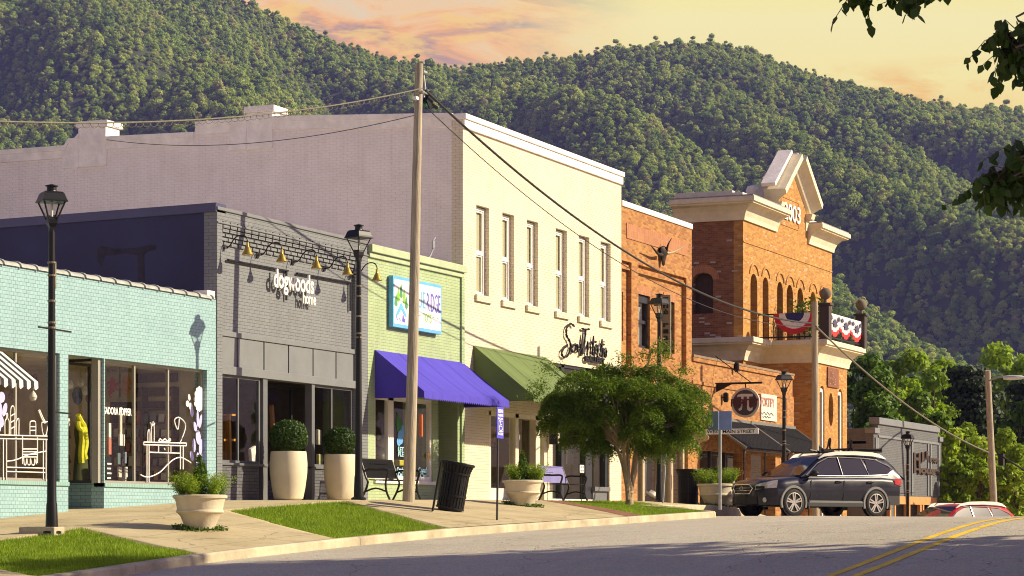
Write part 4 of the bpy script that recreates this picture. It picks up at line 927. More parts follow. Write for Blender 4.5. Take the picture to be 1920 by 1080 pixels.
for (a, b) in (wA, wB):
    MB().box(a - .06, b + .06, .10, .3, wz_b - .14, wz_b).split('sill', mROWL, bB); MB().box(a - .05, b + .05, .125, .2, wz_t, wz_t + .24).build('lintel', mROWL, bB)
    w = MB(); rectframe(w, a, b, wz_b, wz_t, .22, .32, .09); zm = (wz_b + wz_t) / 2; w.box(a, b, .22, .30, zm - .05, zm + .05); w.box(a, b, .2, .3, wz_t - .22, wz_t)
    o = w.build('window', mDARKF, bB, uv=False); glaze(o, a + .08, b - .08, wz_b + .08, wz_t - .08, .27, mGLASS2)
    MB().box(a + .09, b - .09, .36, .38, wz_b + .1, wz_t - .2).build('blind', mat('pale curtain', (.42, .42, .36), .8, var=.1, stretch=(20, 1, 1)), o, uv=False)
gbk = MB(); nx_, nz_ = 2, 13; a, b = wG
for i in range(nx_):
    for j in range(nz_):
        w_ = (b - a) / nx_; h_ = (wz_t - wz_b - .15) / nz_; gbk.box(a + i * w_ + .01, a + (i + 1) * w_ - .01, .2, .26, wz_b + .1 + j * h_ + .01, wz_b + .1 + (j + 1) * h_ - .01)
gbk.build('glass_block', mat('glass block', (.30, .33, .26), .15, spec=.6), bB, bevel=.01, uv=False)
MB().box(X0B, X0B + .3, .16, 20, -2, ZTB).box(X1B - .3, X1B, .16, 20, -2, ZTB).split('side_wall', mRED, bB); MB().box(X0B + .3, X1B - .3, .2, 20, ZTB - .6, ZTB - .5).build('roof', mTAR, bB); MB().box(X0B + .3, X1B - .3, 1.2, 1.3, -2, ZTB - .6).build('inner_wall', mINTD, bB)
# shop front with posts
f_ = MB(); zt = bz(1200, 752)
for a, b in ((1195, 1199), (1211, 1215), (1243, 1247), (1262, 1268), (1286, 1290)): f_.box(F(a), F(b), .1, .24, -1.5, zt)
f_.box(F(1195), F(1290), .1, .24, zt - .12, zt); f_.box(F(1195), F(1290), .08, .26, -1.5, G(66, 0) + .0)
o = f_.build('shopfront', mat('weathered timber shopfront', (.40, .32, .20), .8, var=.2), bB); glaze(o, F(1197), F(1288), G(66, 0), zt - .05, .17)
# longhorn skull
lh = thing('longhorn_skull', 'dark metal longhorn skull with wide horns on the orange brick wall', 'ornament', P(1245, 478, -.05))
c = P(1245, 470, -.12)
MB().loft([[(c.x + math.cos(t) * r_ * 1.2, c.y + .02 + math.sin(t) * r_ * .6, c.z + h_) for t in np.linspace(0, 6.28, 9)[:-1]] for r_, h_ in ((.05, .14), (.15, .10), (.19, .0), (.14, -.13), (.09, -.30), (.075, -.40), (.03, -.45))]).build('skull', mat('rusted iron', (.035, .02, .014), .6, .4, var=.4), lh, smooth=True, uv=False)
for pts in ([(1241, 478), (1234, 476), (1227, 468), (1221, 461)], [(1248, 474), (1250, 468), (1253, 458), (1259, 447)]):
    q_ = smooth_line([tuple(P(a, b, -.14 - .06 * i)) for i, (a, b) in enumerate(pts)], 4); MB().tube(q_, list(np.linspace(.055, .012, len(q_))), 8).build('horn', MATS['rusted iron'], lh, smooth=True, uv=False)
q_ = smooth_line([tuple(P(a, b, -.15 - .12 * i)) for i, (a, b) in enumerate([(1250, 475), (1262, 473), (1275, 466), (1287, 456)])], 4); MB().tube(q_, list(np.linspace(.05, .012, len(q_))), 8).build('horn', mat('bone horn', (.42, .30, .16), .6), lh, smooth=True, uv=False)
# vertical blade sign
vs = thing('blade_sign', 'tall narrow weathered board sign with stacked letters on the orange brick building', 'sign', P(1247, 610, -.4))
vx = F(1242, -.22); y0, y1 = Ys(1240, vx), Ys(1257, vx); zt, zb = zz(vx, y0, 553), zz(vx, y0, 664)
MB().box(vx, vx + .07, y1, y0, zb, zt).build('board', mat('driftwood board', (.24, .20, .13), .9, var=.3, stretch=(1, 1, 6)), vs, bevel=.01)
MB().bar((vx + .03, y1 + .1, zt - .3), (vx + .03, .05, zt - .3), .03).bar((vx + .03, y1 + .1, zb + .3), (vx + .03, .05, zb + .3), .03).build('bracket', mBLACKM, vs, uv=False)
for i, ch in enumerate('The Place'):
    if ch != ' ':
        hh = (zt - zb) / 9.3; z1 = zt - .08 - i * hh; ym = (y0 + y1) / 2
        text('lettering', ch, 0, .16, z1 - hh * .66, z1, 0, mBLACKM, vs, .012, frame=lambda a, b, c, ym=ym: (vx - .001 - c, ym + .08 - a, b), bold=.02)
# ================================================================== LOW BRICK RESTAURANT
X0F, X1F = F(1297) + .004, F(1486); ZTF = Z(1300, 671)
bF = thing('low_brick_restaurant', 'low orange brick restaurant behind black ribbed awnings', 'building', (75, 0, 1))
mb = MB(); fz1 = Z(1330, 845); mb.plate([(X0F, -2.5), (F(1312), -2.5), (F(1312), fz1), (F(1392), fz1), (F(1392), -2.5), (F(1408), -2.5), (F(1408), fz1), (F(1470), fz1), (F(1470), -2.5), (X1F, -2.5), (X1F, ZTF), (X0F, ZTF)], [], face(0), .3); mb.build('wall', mRED, bF)
b_ = MB(); b_.box(X0F, X1F, -.06, .02, ZTF - .10, ZTF + .02); b_.box(X0F, X1F, -.04, .0, ZTF - .80, ZTF - .70); b_.box(F(1472), X1F, -.05, 0, 2, ZTF - .8); b_.build('brick_course', mRED, bF)
MB().box(X0F, X1F + .02, -.08, .35, ZTF + .02, ZTF + .10).build('coping', mat('brown coping', (.22, .15, .09), .8, var=.3, scale=4), bF, bevel=.01)
MB().box(X1F - .3, X1F, .3, 12, -2.5, ZTF).box(X0F, X0F + .3, .3, 12, -2.5, ZTF - .02).split('side_wall', mRED, bF); MB().box(X0F + .3, X1F - .3, .3, 12, ZTF - .6, ZTF - .5).build('roof', mTAR, bF); MB().box(X0F + .3, X1F - .3, 1.5, 1.6, -2.5, ZTF - .6).build('inner_wall', mINTD, bF)
fw_ = MB(); [fw_.box(F(a), F(a) + .1, .1, .2, -2, fz1) for a in (1312, 1338, 1365, 1409, 1440, 1468)]; o = fw_.build('window', mDARKF, bF, uv=False); glaze(o, F(1312), F(1391), -1, fz1, .16); glaze(o, F(1409), F(1470), -1, fz1, .16)
MB().box(F(1388), F(1399), -1.2, -1.0 + .3, -2, fz1 - .1).split('brick_pier', mRED, bF)
def ribbed(x0, x1, zt, zf, Yo, label):
    t = thing('metal_awning', label, 'awning', ((x0 + x1) / 2, 0, zf)); mb = MB(); n_ = int((x1 - x0) / .16); rows = []
    for i in range(n_ * 4 + 1):
        x = x0 + (x1 - x0) * i / (n_ * 4); up = .06 if i % 4 in (1, 2) else 0
        rows.append([(x, -.01, zt + up), (x, Yo, zf + up)])
    mb.loft(rows, closed=False); mb.build('sheet', mat('black ribbed metal', (.006, .006, .007), .6, .0, var=.2), t, uv=False)
    MB().bar((x0, -.02, zt + .03), (x0, Yo, zf + .03), .06).bar((x1, -.02, zt + .03), (x1, Yo, zf + .03), .06).bar((x0, -.03, zt + .05), (x1, -.03, zt + .05), .10).build('trim', mat('awning trim', (.16, .155, .14), .6, .1), t, uv=False)
    f = MB(); f.tube([(x0, Yo + .05, zf - .04), (x1, Yo + .05, zf - .04)], .03, 6)
    for x in (x0 + .1, (x0 + x1) / 2, x1 - .1): f.tube([(x, Yo + .1, zf - .04), (x, Yo + .1, G(x, Yo) - .1)], .025, 6)
    f.build('post', mBLACKM, t, uv=False); return t
ya = -1.4; za1, za0 = Z(1404, 795), zz(F(1404), ya, 849)
ribbed(F(1319), F(1403), za1, za0, ya, 'black ribbed metal awning behind the round pi sign')
ribbed(F(1405), F(1488), za1, za0, ya, 'black ribbed metal awning beside the porch of the 2003 building')
# round sign
rs = thing('round_sign', 'round dark sign with pale rim and pi symbol hanging from a bracket', 'sign', P(1398, 755, -1))
sx = F(1398, -1.0); c = P(1398, 755, -1.0); rr = .47
MB().lathe([(rr, -.05), (rr, .05)], c, 40, 'x').build('rim', mat('pale sign rim', (.50, .45, .40), .6), rs, uv=False)
MB().lathe([(rr * .85, -.062), (rr * .85, .062)], c, 40, 'x').build('disc', mat('charcoal sign face', (.05, .045, .06), .6), rs, uv=False)
fr_ = lambda a, b, cc: (c.x - .063 - cc, c.y - a, c.z + b)
mb = MB()
for poly in ([(-.26, .17), (-.24, .25), (-.12, .28), (.26, .27), (.26, .19), (-.18, .19)], [(-.12, .2), (-.04, .2), (-.10, -.22), (-.19, -.26), (-.22, -.2), (-.15, -.16)], [(.06, .2), (.14, .2), (.13, -.12), (.18, -.19), (.25, -.14), (.25, -.24), (.15, -.28), (.07, -.22)]): mb.plate(poly, [], lambda a, b, t: fr_(a, b, -t * 0 + .003), .01)
mb.build('pi_symbol', mat('pale symbol', (.55, .52, .50), .6), rs, uv=False)
text('lettering', 'FORTIFY', -.46, .46, -.12, .12, 0, mat('dark red letters', (.10, .015, .02), .6), rs, .02, frame=lambda a, b, cc: fr_(a, b, .012 + cc), bold=.03)
h = MB(); h.bar((c.x, -1.55, c.z + .62), (c.x, 0, c.z + .62), .06).prism([(-.02, c.z + .65), (-.02, c.z + .35), (-.6, c.z + .62)], lambda a, b, t: (c.x + t - .02, a, b), .04); h.bar((c.x, -1.0, c.z + .6), (c.x, -1.0, c.z + rr), .03).bar((c.x, -1.2, c.z + .62), (c.x + .0, 0, c.z + 1.5), .025); h.build('bracket', mBLACKM, rs, uv=False)
po = thing('wall_sign', 'pale rectangular sign flat on the low brick wall right of the round sign', 'sign', P(1438, 765, 0))
MB().box(F(1425), F(1454), -.05, 0, Z(1440, 789), Z(1440, 740)).build('board', mat('pale sign board', (.62, .58, .50), .6, var=.08), po)
signtext('lettering', 'FORTIFY', (1427, 1452), (746, 763), -.055, mat('faded red letters', (.40, .16, .12), .6), po, .006, bold=.02)
mb = MB(); strokes(mb, [smooth_line([(1428 + i * 2.2, 774 + 2.5 * math.sin(i * 2.1) + i * .3) for i in range(11)], 4), smooth_line([(1430 + i * 2.2, 781 + 2 * math.sin(i * 2.6) + i * .3) for i in range(8)], 4)], on(-.055), .012); mb.build('script_line', mBLACKM, po, uv=False)
for px in (1345, 1422):
    wl = thing('spot_lamp', 'small dark wall spotlight %s the round sign on the low brick wall' % ('left of' if px < 1400 else 'above'), 'wall lamp', P(px, 745 if px < 1400 else 686, -.1))
    cc = P(1361 if px < 1400 else 1381, 745 if px < 1400 else 688, -.12); MB().lathe([(.05, -.16), (.09, -.10), (.09, .12), (.03, .16)], cc, 12).build('housing', mBLACKM, wl, smooth=True, uv=False); MB().bar(cc, (cc.x, 0, cc.z), .04).build('bracket', mBLACKM, wl, uv=False)
# ================================================================== BUILDING WITH THE GABLE
BALC = []; YM = 1.84; XM0, XM1 = 80.9, F(1560, 1.84)
bG = thing('gabled_brick_building', 'tall orange brick building with cream cornices and a gabled parapet dated 2003', 'building', (86, 1.84, 0))
zc1, zc0 = Z(1395, 372, YM), Z(1395, 413, YM); zf1, zf0 = Z(1395, 634, YM), Z(1395, 676, YM)
arpx = [(1407, 1420, 511), (1430, 1441, 518), (1457, 1468, 526), (1475, 1487, 532), (1495, 1506, 537), (1519, 1530, 544), (1538, 1548, 550)]
af = lambda px: F(px, YM); aw_z = Z(1407, 511, YM)
zpk = Z(1490, 305, YM); gxa, gxb = af(1457), af(1512); gm = (gxa + gxb) / 2; gb = zc1 + .1; ga = Z(1488, 312, YM)
mb = MB(); mb.plate([(XM0, -3), (XM1, -3), (XM1, zc1 - .1), (gxb, zc1 - .1), (gxb, zc1 + .55), (gm, ga), (gxa, zc1 + .55), (gxa, zc1 - .1), (XM0, zc1 - .1)], [arch(af(a), af(b), zf1 + .05, aw_z, 8) for a, b, c_ in arpx], face(YM), .35); mb.build('wall', mRED2, bG)
hd = MB()
for a, b, _ in arpx:
    c0 = (af(a) + af(b)) / 2; w = (af(b) - af(a)) / 2
    ri, ro = w + .12, w + .20
    pts = [(c0 + ri * math.cos(t), aw_z - w + .18 + ri * math.sin(t)) for t in np.linspace(.35, math.pi - .35, 10)] + [(c0 + ro * math.cos(t), aw_z - w + .18 + ro * math.sin(t)) for t in np.linspace(math.pi - .35, .35, 10)]
    hd.plate(pts, [], face(YM - .04), .05)
hd.box(XM0, XM1, YM - .025, YM, Z(1395, 452, YM) - .04, Z(1395, 452, YM)); hd.build('brick_hood', mRED2, bG)
MB().box(XM0 + .3, XM1 - .3, YM + .9, YM + 1.0, zf1 - 1, zc1 - 1).build('inner_wall', mINTD, bG); MB().box(XM0 + .3, XM1 - .3, YM + .35, YM + 1, zf1 - .1, zf1).build('balcony_floor', mSTONED, bG)
YS_ = YM + 2.55
swa, swb = Ys(1337, XM0), Ys(1299, XM0); swt, swbz = PS(1318, 512, XM0).z, PS(1318, 588, XM0).z
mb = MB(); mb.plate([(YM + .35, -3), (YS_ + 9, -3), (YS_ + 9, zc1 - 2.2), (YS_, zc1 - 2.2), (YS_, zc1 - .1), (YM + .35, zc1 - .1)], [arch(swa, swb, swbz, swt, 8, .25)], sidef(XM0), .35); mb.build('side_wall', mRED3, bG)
MB().box(XM0 + .28, XM0 + .33, swa, swb, swbz, swt).build('shutter', mat('dark shutter boards', (.05, .03, .022), .7, var=.4, stretch=(1, 8, 1)), bG)
ah = MB(); cy = (swa + swb) / 2; wv = (swb - swa) / 2
ah.plate([(cy + (wv + .0) * math.cos(t), swt - .25 + .27 * math.sin(t)) for t in np.linspace(0, math.pi, 9)] + [(cy + (wv + .25) * math.cos(t), swt - .25 + .55 * math.sin(t)) for t in np.linspace(math.pi, 0, 9)], [], sidef(XM0 - .02), .03); ah.build('brick_arch', mROWL, bG)
MB().box(XM1 - .35, XM1, YM + .35, YS_ + 9, -3, zc1 - .1).split('side_wall', mRED2, bG); MB().box(XM0 + .35, XM1 - .35, YS_ - .3, YS_, zc1 - 2.5, zc1 - .1).build('back_wall', mRED2, bG); MB().box(XM0 + .35, XM1 - .35, YM + .35, YS_ + 9, zc1 - 2.9, zc1 - 2.6).build('roof', mTAR, bG)
# cove cornice profile: (out, z fraction)
COVE = [(.0, 0), (.06, 0), (.08, .18), (.15, .42), (.28, .62), (.46, .70), (.46, .76), (.52, .78), (.52, .96), (.50, 1.), (-.3, 1.)]
def cornice_path(path, z0, z1, scale=1.):
    "path: list of (x, y, nx, ny) corner points with mitred outward normals"
    rings = [[(x + nx * o * scale, y + ny * o * scale, z0 + (z1 - z0) * h) for o, h in COVE] for x, y, nx, ny in path]
    mb = MB(); mb.loft(rings, closed=True); return mb
k_ = cornice_path([(XM0, YS_, -1, 0), (XM0, YM, -1, -1), (gxa - .15, YM, 0, -1)], zc0, zc1, 1.15); m2 = cornice_path([(gxb + .15, YM, 0, -1), (XM1, YM, 1, -1), (XM1, YS_, 1, 0)], zc0, zc1, 1.15); k_.add(m2.v, m2.f)
k_.split('cornice', mSTONE, bG)
MB().box(XM0 - .56, gxa - .2, YM - .55, YM + 0, zc1 + .0, zc1 + .05).box(XM0 - .56, XM0 - .02, YM, YS_, zc1 + .0, zc1 + .05).box(gxb + .2, XM1 + .5, YM - .55, YM, zc1, zc1 + .05).split('cornice_lip', mSTONED, bG)
MB().box(XM0, gxa - .1, YM + .02, YM + .4, zc1 - .1, zc1 + .22).box(gxb + .1, XM1, YM + .02, YM + .4, zc1 - .1, zc1 + .22).box(XM0, XM0 + .3, YM + .4, YS_, zc1 - .1, zc1 + .3).split('parapet', mat('pale parapet cap', (.55, .52, .48), .7, var=.12), bG)
# gable: raking cornice with thick roof behind
def rake(x0, z0, x1, z1, sgn):
    d = Vector((x1 - x0, 0, z1 - z0)).normalized(); n = Vector((-d.z, 0, d.x)) * sgn
    if n.z < 0: n = -n
    pr = [(.0, -.10), (-.10, -.05), (-.20, .10), (-.40, .26), (-.50, .30), (-.50, .52), (.35, .52), (.35, -.1)]
    return [[Vector((x, YM, z)) + Vector((0, y_, 0)) + n * h for y_, h in pr] for x, z in ((x0, z0), (x1, z1))]
zft = zc1 + .45
gb_ = MB(); gb_.loft(rake(gxa - .28, zft - .12, gm, ga - .05, 1)); gb_.loft(rake(gm, ga - .05, gxb + .28, zft - .12, 1))
gb_.build('raking_cornice', mSTONE, bG)
rp = MB(); rk = rake(gxa - .2, zft + .05, gm + .04, ga, 1); n_ = Vector((-(ga - zft), 0, gm - gxa)).normalized()
for sgn in (1, -1):
    a = Vector((gxa - .25 if sgn > 0 else gxb + .25, YM, zft)); b = Vector((gm, YM, ga)); d = (b - a).normalized(); n_ = Vector((-d.z, 0, d.x)) * sgn
    o1 = n_ * .52; o2 = n_ * .66
    rp.loft([[a + o1 + Vector((0, -.12, 0)), a + o1 + Vector((0, .42, 0)), a + o2 + Vector((0, .42, 0)), a + o2 + Vector((0, -.12, 0))], [b + o1 + Vector((0, -.12, 0)), b + o1 + Vector((0, .42, 0)), b + o2 + Vector((0, .42, 0)), b + o2 + Vector((0, -.12, 0))]])
rp.split('gable_roof', mWHITED, bG)
MB().prism([(gxa, zc1 - .2), (gxb, zc1 - .2), (gxb, zft), (gm, ga - .2), (gxa, zft)], face(YM + .35), .7).build('gable_back', mSTONE, bG)
fb = MB()
for xx in (gxa - .28, gxb - .15):
    fb.loft([[(xx, YM + .05 - d_, z_), (xx + .42, YM + .05 - d_, z_), (xx + .42, YM + .6, z_), (xx, YM + .6, z_)] for d_, z_ in ((.08, zc1 - .3), (.10, zc1 + .1), (.28, zft - .32), (.34, zft - .12))])
fb.split('kneeler', mSTONE, bG)
text('date_numerals', '2003', af(1468), af(1499), Z(1484, 416, YM), Z(1484, 384, YM), YM - .02, mWHITE, bG, .03, bold=.01)
rectf = MB(); a, b = af(1464), af(1497); rectframe(rectf, a, b, Z(1484, 428, YM), Z(1484, 374, YM), YM - .02, YM, .05); rectf.build('brick_frame', mRED2, bG)
# lower cornice and porch
XP0, XP1, YP = 83.0, F(1588, -.2), -.2
lc = cornice_path([(XM0, YM + 9, -1, 0), (XM0, YM, -1, -1), (XP0, YM, -1, -1), (XP0, YP, -1, -1), (XP1, YP, 1, -1), (XP1, YM + .2, 1, 0)], zf0, zf1, 1.1); lc.split('cornice', mSTONE, bG)
pw = MB(); pf1, pf0 = Z(1560, 722, YP), -2.5
aL, aR = (F(1537, YP), F(1546, YP)), (F(1571, YP), F(1580, YP)); zA = Z(1541, 723, YP)
ov = [(F(1558, YP) + .32 * math.cos(t), Z(1558, 768, YP) + .62 * math.sin(t)) for t in np.linspace(0, 6.28, 17)[:-1]]
pw.plate(rect(XP0, XP1, -3, zf0 + .02), [arch(*aL, -1.5, zA, 8), arch(*aR, -1.5, zA, 8), ov], face(YP), .3); pw.box(XP0, XP0 + .3, YP + .3, YM, -3, zf0 + .02); pw.box(XP1 - .3, XP1, YP + .3, YM, -3, zf0 + .02); pw.build('porch_wall', mRED2, bG)
MB().box(XP0 + .3, XP1 - .3, YP + .5, YP + .55, -3, zf0).build('porch_inner_wall', mINTD, bG)
for a, b in (aL, aR):
    w = MB(); rectframe(w, a, b, -1.5, zA - .1, YP + .05, YP + .12, .13); w.box(a, b, YP + .05, YP + .12, .8 + 1.6, .92 + 1.6); w.build('window', mWHITE, bG, uv=False)
pl = MB().box(F(1550, YP), F(1570, YP), YP - .06, YP, Z(1560, 727, YP), Z(1560, 690, YP)).build('plaque', mat('brown plaque', (.20, .07, .035), .6), bG, bevel=.02)
signtext('lettering', 'The\nROYALE', (1553, 1567), (695, 721), YP - .064, mat('plaque letters', (.34, .18, .10), .6), pl, .006)
MB().box(XP0, XP1, YP, YM, zf1 - .02, zf1 + .02).build('porch_floor', mSTONED, bG)
# balcony railing, posts and finials (fixed to the porch)
yr0 = YP - .45; xr0, xr1 = XP0 - .35, XP1 + .35; rh = .95
r_ = MB()
for z_ in (zf1 + .12, zf1 + rh): r_.bar((xr0, YM, z_), (xr0, yr0, z_), .05).bar((xr0, yr0, z_), (xr1, yr0, z_), .05)
for i in range(14): y_ = YM + (yr0 - YM) * i / 13; r_.bar((xr0, y_, zf1 + .02), (xr0, y_, zf1 + rh), .022)
for i in range(34): x_ = xr0 + (xr1 - xr0) * i / 33; r_.bar((x_, yr0, zf1 + .02), (x_, yr0, zf1 + rh), .022)
r_.build('railing', mBLACKM, bG, uv=False)
for xx in (xr0, xr1):
    ps = MB(); ps.box(xx - .18, xx + .18, yr0 - .18, yr0 + .18, zf1, zf1 + rh + .25); ps.box(xx - .24, xx + .24, yr0 - .24, yr0 + .24, zf1 + rh + .25, zf1 + rh + .33); o = ps.build('railing_post', mat('dark iron post', (.05, .035, .028), .6), bG, bevel=.01)
    MB().lathe([(.09, 0), (.05, .10), (.06, .14)] + [(.21 * math.sin(t) + .001, .34 - .21 * math.cos(t)) for t in np.linspace(.25, 3.1, 10)], (xx, yr0, zf1 + rh + .33), 18).build('ball_finial', mat('stone finial', (.17, .14, .10), .85, var=.3), o, smooth=True, uv=False)
# balcony plants and roof vent
for px, py0, py1, w, lab in ((1512, 612, 572, 40, 'leafy green plant on the balcony left of the utility pole'), (1548, 612, 576, 34, 'leafy green plant on the balcony between the two ball posts')):
    c0 = P(px, 0, .9); z0 = zf1 + .05; t = thing('potted_plant', lab, 'plant', (c0.x, .9, z0), 'plants on the brick balcony')
    BALC.append((t, c0.x, z0, zz(c0.x, .9, py1)))
vt = thing('roof_vent', 'small white round roof vent behind the cornice left of the gable', 'vent', (af(1419), YM + 1.2, zc1)); vx_ = F(1413, YM + 1.2); MB().lathe([(.06, zc1 - .4), (.06, zc1 + .75), (.26, zc1 + .80), (.30, zc1 + .95), (.24, zc1 + 1.10), (.08, zc1 + 1.16)], (vx_, YM + 1.2, 0), 14).build('cowl', mWHITE, vt, smooth=True, uv=False)
# bunting
mBR = mat('bunting red', (.55, .03, .035), .8); mBW = mat('bunting white', (.75, .70, .66), .8, var=.1, scale=12); mBB = mat('bunting blue', (.03, .035, .14), .8)
def fan(name, c, ax, w, h, label, grp):
    t = thing(name, label, 'bunting', c, grp)
    for i, (r0, r1, m_) in enumerate(((.0, .45, mBB), (.45, .75, mBW), (.75, 1., mBR))):
        mb = MB(); rows = []
        for k in range(25):
            a = math.pi * k / 24; f = .025 * math.sin(k * 2.6)
            rows.append([tuple(Vector(c) + Vector(ax) * (math.cos(a) * w * r) + Vector((0, 0, -math.sin(a) * h * r)) + Vector(ax).cross(Vector((0, 0, 1))) * (f * r + .0)) for r in (r0 + .001, r1)])
        mb.loft(rows, closed=False); mb.build(('centre_cloth', 'middle_band', 'outer_band')[i], m_, t, uv=False)
    return t
fan('bunting_fan', (xr0 - .06, (YM * .45 + yr0 * .55), zf1 + rh + .02), (0, -1, 0), .78, .75, 'red white and blue half round bunting on the left side of the balcony rail', None)
for i in range(3):
    w = (xr1 - xr0 - .4) / 3; xa = xr0 + .22 + i * w; zt = zf1 + rh + .02
    t = thing('bunting_swag', 'white bunting swag with red fringe on the front rail, %s' % ('next to the utility pole', 'middle one of three', 'next to the right ball post')[i], 'bunting', (xa + w / 2, yr0 - .06, zt), 'bunting swags on the balcony front')
    def strip(v0, v1, m_, nm, off):
        mb = MB(); rows = []
        for k in range(17):
            u = k / 16; q = .52 + .30 * math.sin(math.pi * u); rows.append([(xa + w * u, yr0 - .06 - off + .03 * math.sin(k * 2.2) * v, zt - v * q) for v in np.linspace(v0, v1, 4)])
        mb.loft(rows, closed=False); mb.build(nm, m_, t, uv=False)
    strip(0, .80, mBW, 'cloth', 0); strip(.78, 1, mBR, 'fringe', .004)
    for k, (ox, oz, rr_) in enumerate(((.5, .34, .20), (.16, .16, .10), (.84, .16, .10))):
        st5 = [(xa + w * ox + rr_ * (1 if j % 2 else .55) * math.cos(j * math.pi / 7) * w * 1.3, zt - oz + rr_ * (1 if j % 2 else .55) * math.sin(j * math.pi / 7)) for j in range(14)]
        MB().prism(st5, face(yr0 - .105), .012).build('star', mat('bunting dark blue', (.06, .055, .11), .8), t, uv=False)
# ================================================================== FAR GREY BUILDING
X0G, X1G = F(1638), F(1765); ZTG = Z(1640, 803); zg2 = Z(1650, 784)
bH = thing('grey_brick_building', 'far grey painted brick building with stepped parapet and orange window trim', 'building', (97, 0, -1))
mGB = brickmat('far grey brick', (.115, .118, .122), (.14, .142, .145), (.055, .055, .06), .205, .068, .008, .8, .6, .12)
ow = [(1650, 1668), (1677, 1700), (1704, 1725), (1730, 1752)]; zo = Z(1640, 944)
mb = MB(); mb.plate([(X0G, -4), (X1G, -4), (X1G, ZTG), (F(1759), ZTG), (F(1759), zg2), (F(1646), zg2), (F(1646), ZTG), (X0G, ZTG)], [rect(F(a), F(b), -3, zo) for a, b in ow], face(0), .3); mb.build('wall', mGB, bH)
cp = MB(); cp.box(F(1646) - .05, F(1759) + .05, -.08, .35, zg2 - .25, zg2 + .02); cp.box(X0G - .05, F(1646), -.08, .35, ZTG - .2, ZTG + .02); cp.box(F(1759), X1G + .05, -.08, .35, ZTG - .2, ZTG + .02); cp.box(F(1646), F(1759), -.05, 0, ZTG - .35, ZTG - .25); cp.build('parapet_cap', mGREYP, bH, bevel=.02)
pz = MB()
for px in (1640, 1643, 1708, 1738, 1743, 1758): pz.box(F(px), F(px) + .22, -.05, 0, zo + .4, ZTG - .36)
pz.split('pilaster', mGREYP, bH)
tr = MB(); tr.box(F(1646), F(1754), -.05, .05, zo, zo + .32)
for a, b in ow: tr.box(F(a) - .1, F(a) + .1, -.04, .1, -3, zo); tr.box(F(b) - .1, F(b) + .1, -.04, .1, -3, zo)
tr.build('window_trim', mat('orange timber trim', (.55, .24, .075), .7, var=.15), bH)
MB().box(X0G, X0G + .3, .3, 14, -4, ZTG).box(X1G - .3, X1G, .3, 14, -4, ZTG).split('side_wall', mat('dark side brick', (.10, .10, .11), .85, var=.2, scale=4), bH); MB().box(X0G, X1G, .3, 14, ZTG - .6, ZTG - .5).build('roof', mTAR, bH); MB().box(X0G + .3, X1G - .3, .8, .9, -4, ZTG - .6).build('inner_wall', mINTD, bH)
hs = thing('iron_letter_sign', 'rusty cut out letters in three rows on the far grey wall', 'sign', P(1735, 865, 0))
mRUST = mat('rusty letters', (.05, .028, .018), .8, var=.5, scale=12)
for s_, xs_, ys_ in (('H', (1712, 1724), (849, 872)), ('I', (1727, 1731), (848, 866)), ('F', (1735, 1739), (846, 862)), ('Iron', (1741, 1759), (856, 867)), ('House', (1712, 1760), (874, 889))): signtext('lettering', s_, xs_, ys_, -.05, mRUST, hs, .05, bold=.05)
# ================================================================== STREET LAMPS
def street_lamp():
    t = thing('street_lamp', 'black street lamp', 'street lamp', (0, 0, 0), 'black lantern lamps along the sidewalk')
    MB().lathe([(.15, 0), (.15, .03), (.10, .06), (.085, .45), (.075, .5), (.066, 1.2), (.05, 4.65), (.05, 4.75)], (0, 0, 0), 16).build('post', mBLACKM, t, smooth=True, uv=False)
    m = MB()
    for z in (3.2, 3.28, 3.62, 4.02, 4.22): m.lathe([(.058, 0), (.066, .005), (.066, .03), (.058, .035)], (0, 0, z), 12)
    m.obox((.07, 0, 4.05), (.05, .06, .42)); m.split('clamp', mat('worn steel band', (.22, .18, .13), .5, .5, var=.4), t, uv=False)
    for z in (3.2, 1.9): MB().bar((-.42 if z > 2 else -.02, 0, z), (.62, 0, z), .025).split('banner_arm', mBLACKM, t, uv=False)
    k_ = .64; q_ = lambda z: 5.47 - (5.47 - z) * .64
    rot = lambda s: [(s * k_, 0), (0, s * k_), (-s * k_, 0), (0, -s * k_)]
    b = MB(); b.loft([[(x, y, q_(z)) for x, y in rot(s)] for s, z in ((.09, 4.30), (.10, 4.42), (.155, 4.50), (.165, 4.60), (.155, 4.66))]); b.build('lantern_base', mBLACKM, t, uv=False)
    f = MB()
    for (x, y) in rot(1): f.bar((x * .15, y * .15, q_(4.6)), (x * .37, y * .37, q_(5.03)), .020)
    f.loft([[(x, y, q_(z)) for x, y in rot(s)] for s, z in ((.45, 5.02), (.45, 5.05), (.36, 5.07))]); f.build('lantern_frame', mBLACKM, t, uv=False)
    g = MB()
    for i in range(4):
        (x, y), (x2, y2) = rot(1)[i], rot(1)[(i + 1) % 4]; g.add([(x * .15, y * .15, q_(4.62)), (x2 * .15, y2 * .15, q_(4.62)), (x2 * .36, y2 * .36, q_(5.02)), (x * .36, y * .36, q_(5.02))], [(0, 1, 2, 3)])
    g.build('lantern_glass', mLGL, t, uv=False)
    h = MB(); h.loft([[(x, y, q_(z)) for x, y in rot(s)] for s, z in ((.44, 5.05), (.41, 5.10), (.355, 5.22), (.30, 5.27), (.14, 5.29))]); h.lathe([(r_ * k_, q_(z)) for r_, z in ((.13, 5.28), (.12, 5.31), (.12, 5.40), (.16, 5.41), (.16, 5.43), (.08, 5.45), (.02, 5.47))], n=14); h.build('lantern_hood', mBLACKM, t, uv=False)
    l = MB(); l.lathe([(.02, q_(4.66)), (.024, q_(4.95)), (.014, q_(5.0))], n=10); l.build('bulb', mBULB, t, smooth=True, uv=False)
    return t
mLGL = glassmat('clear lantern glass', (.97, .97, .95), .25)
lamp0 = street_lamp()
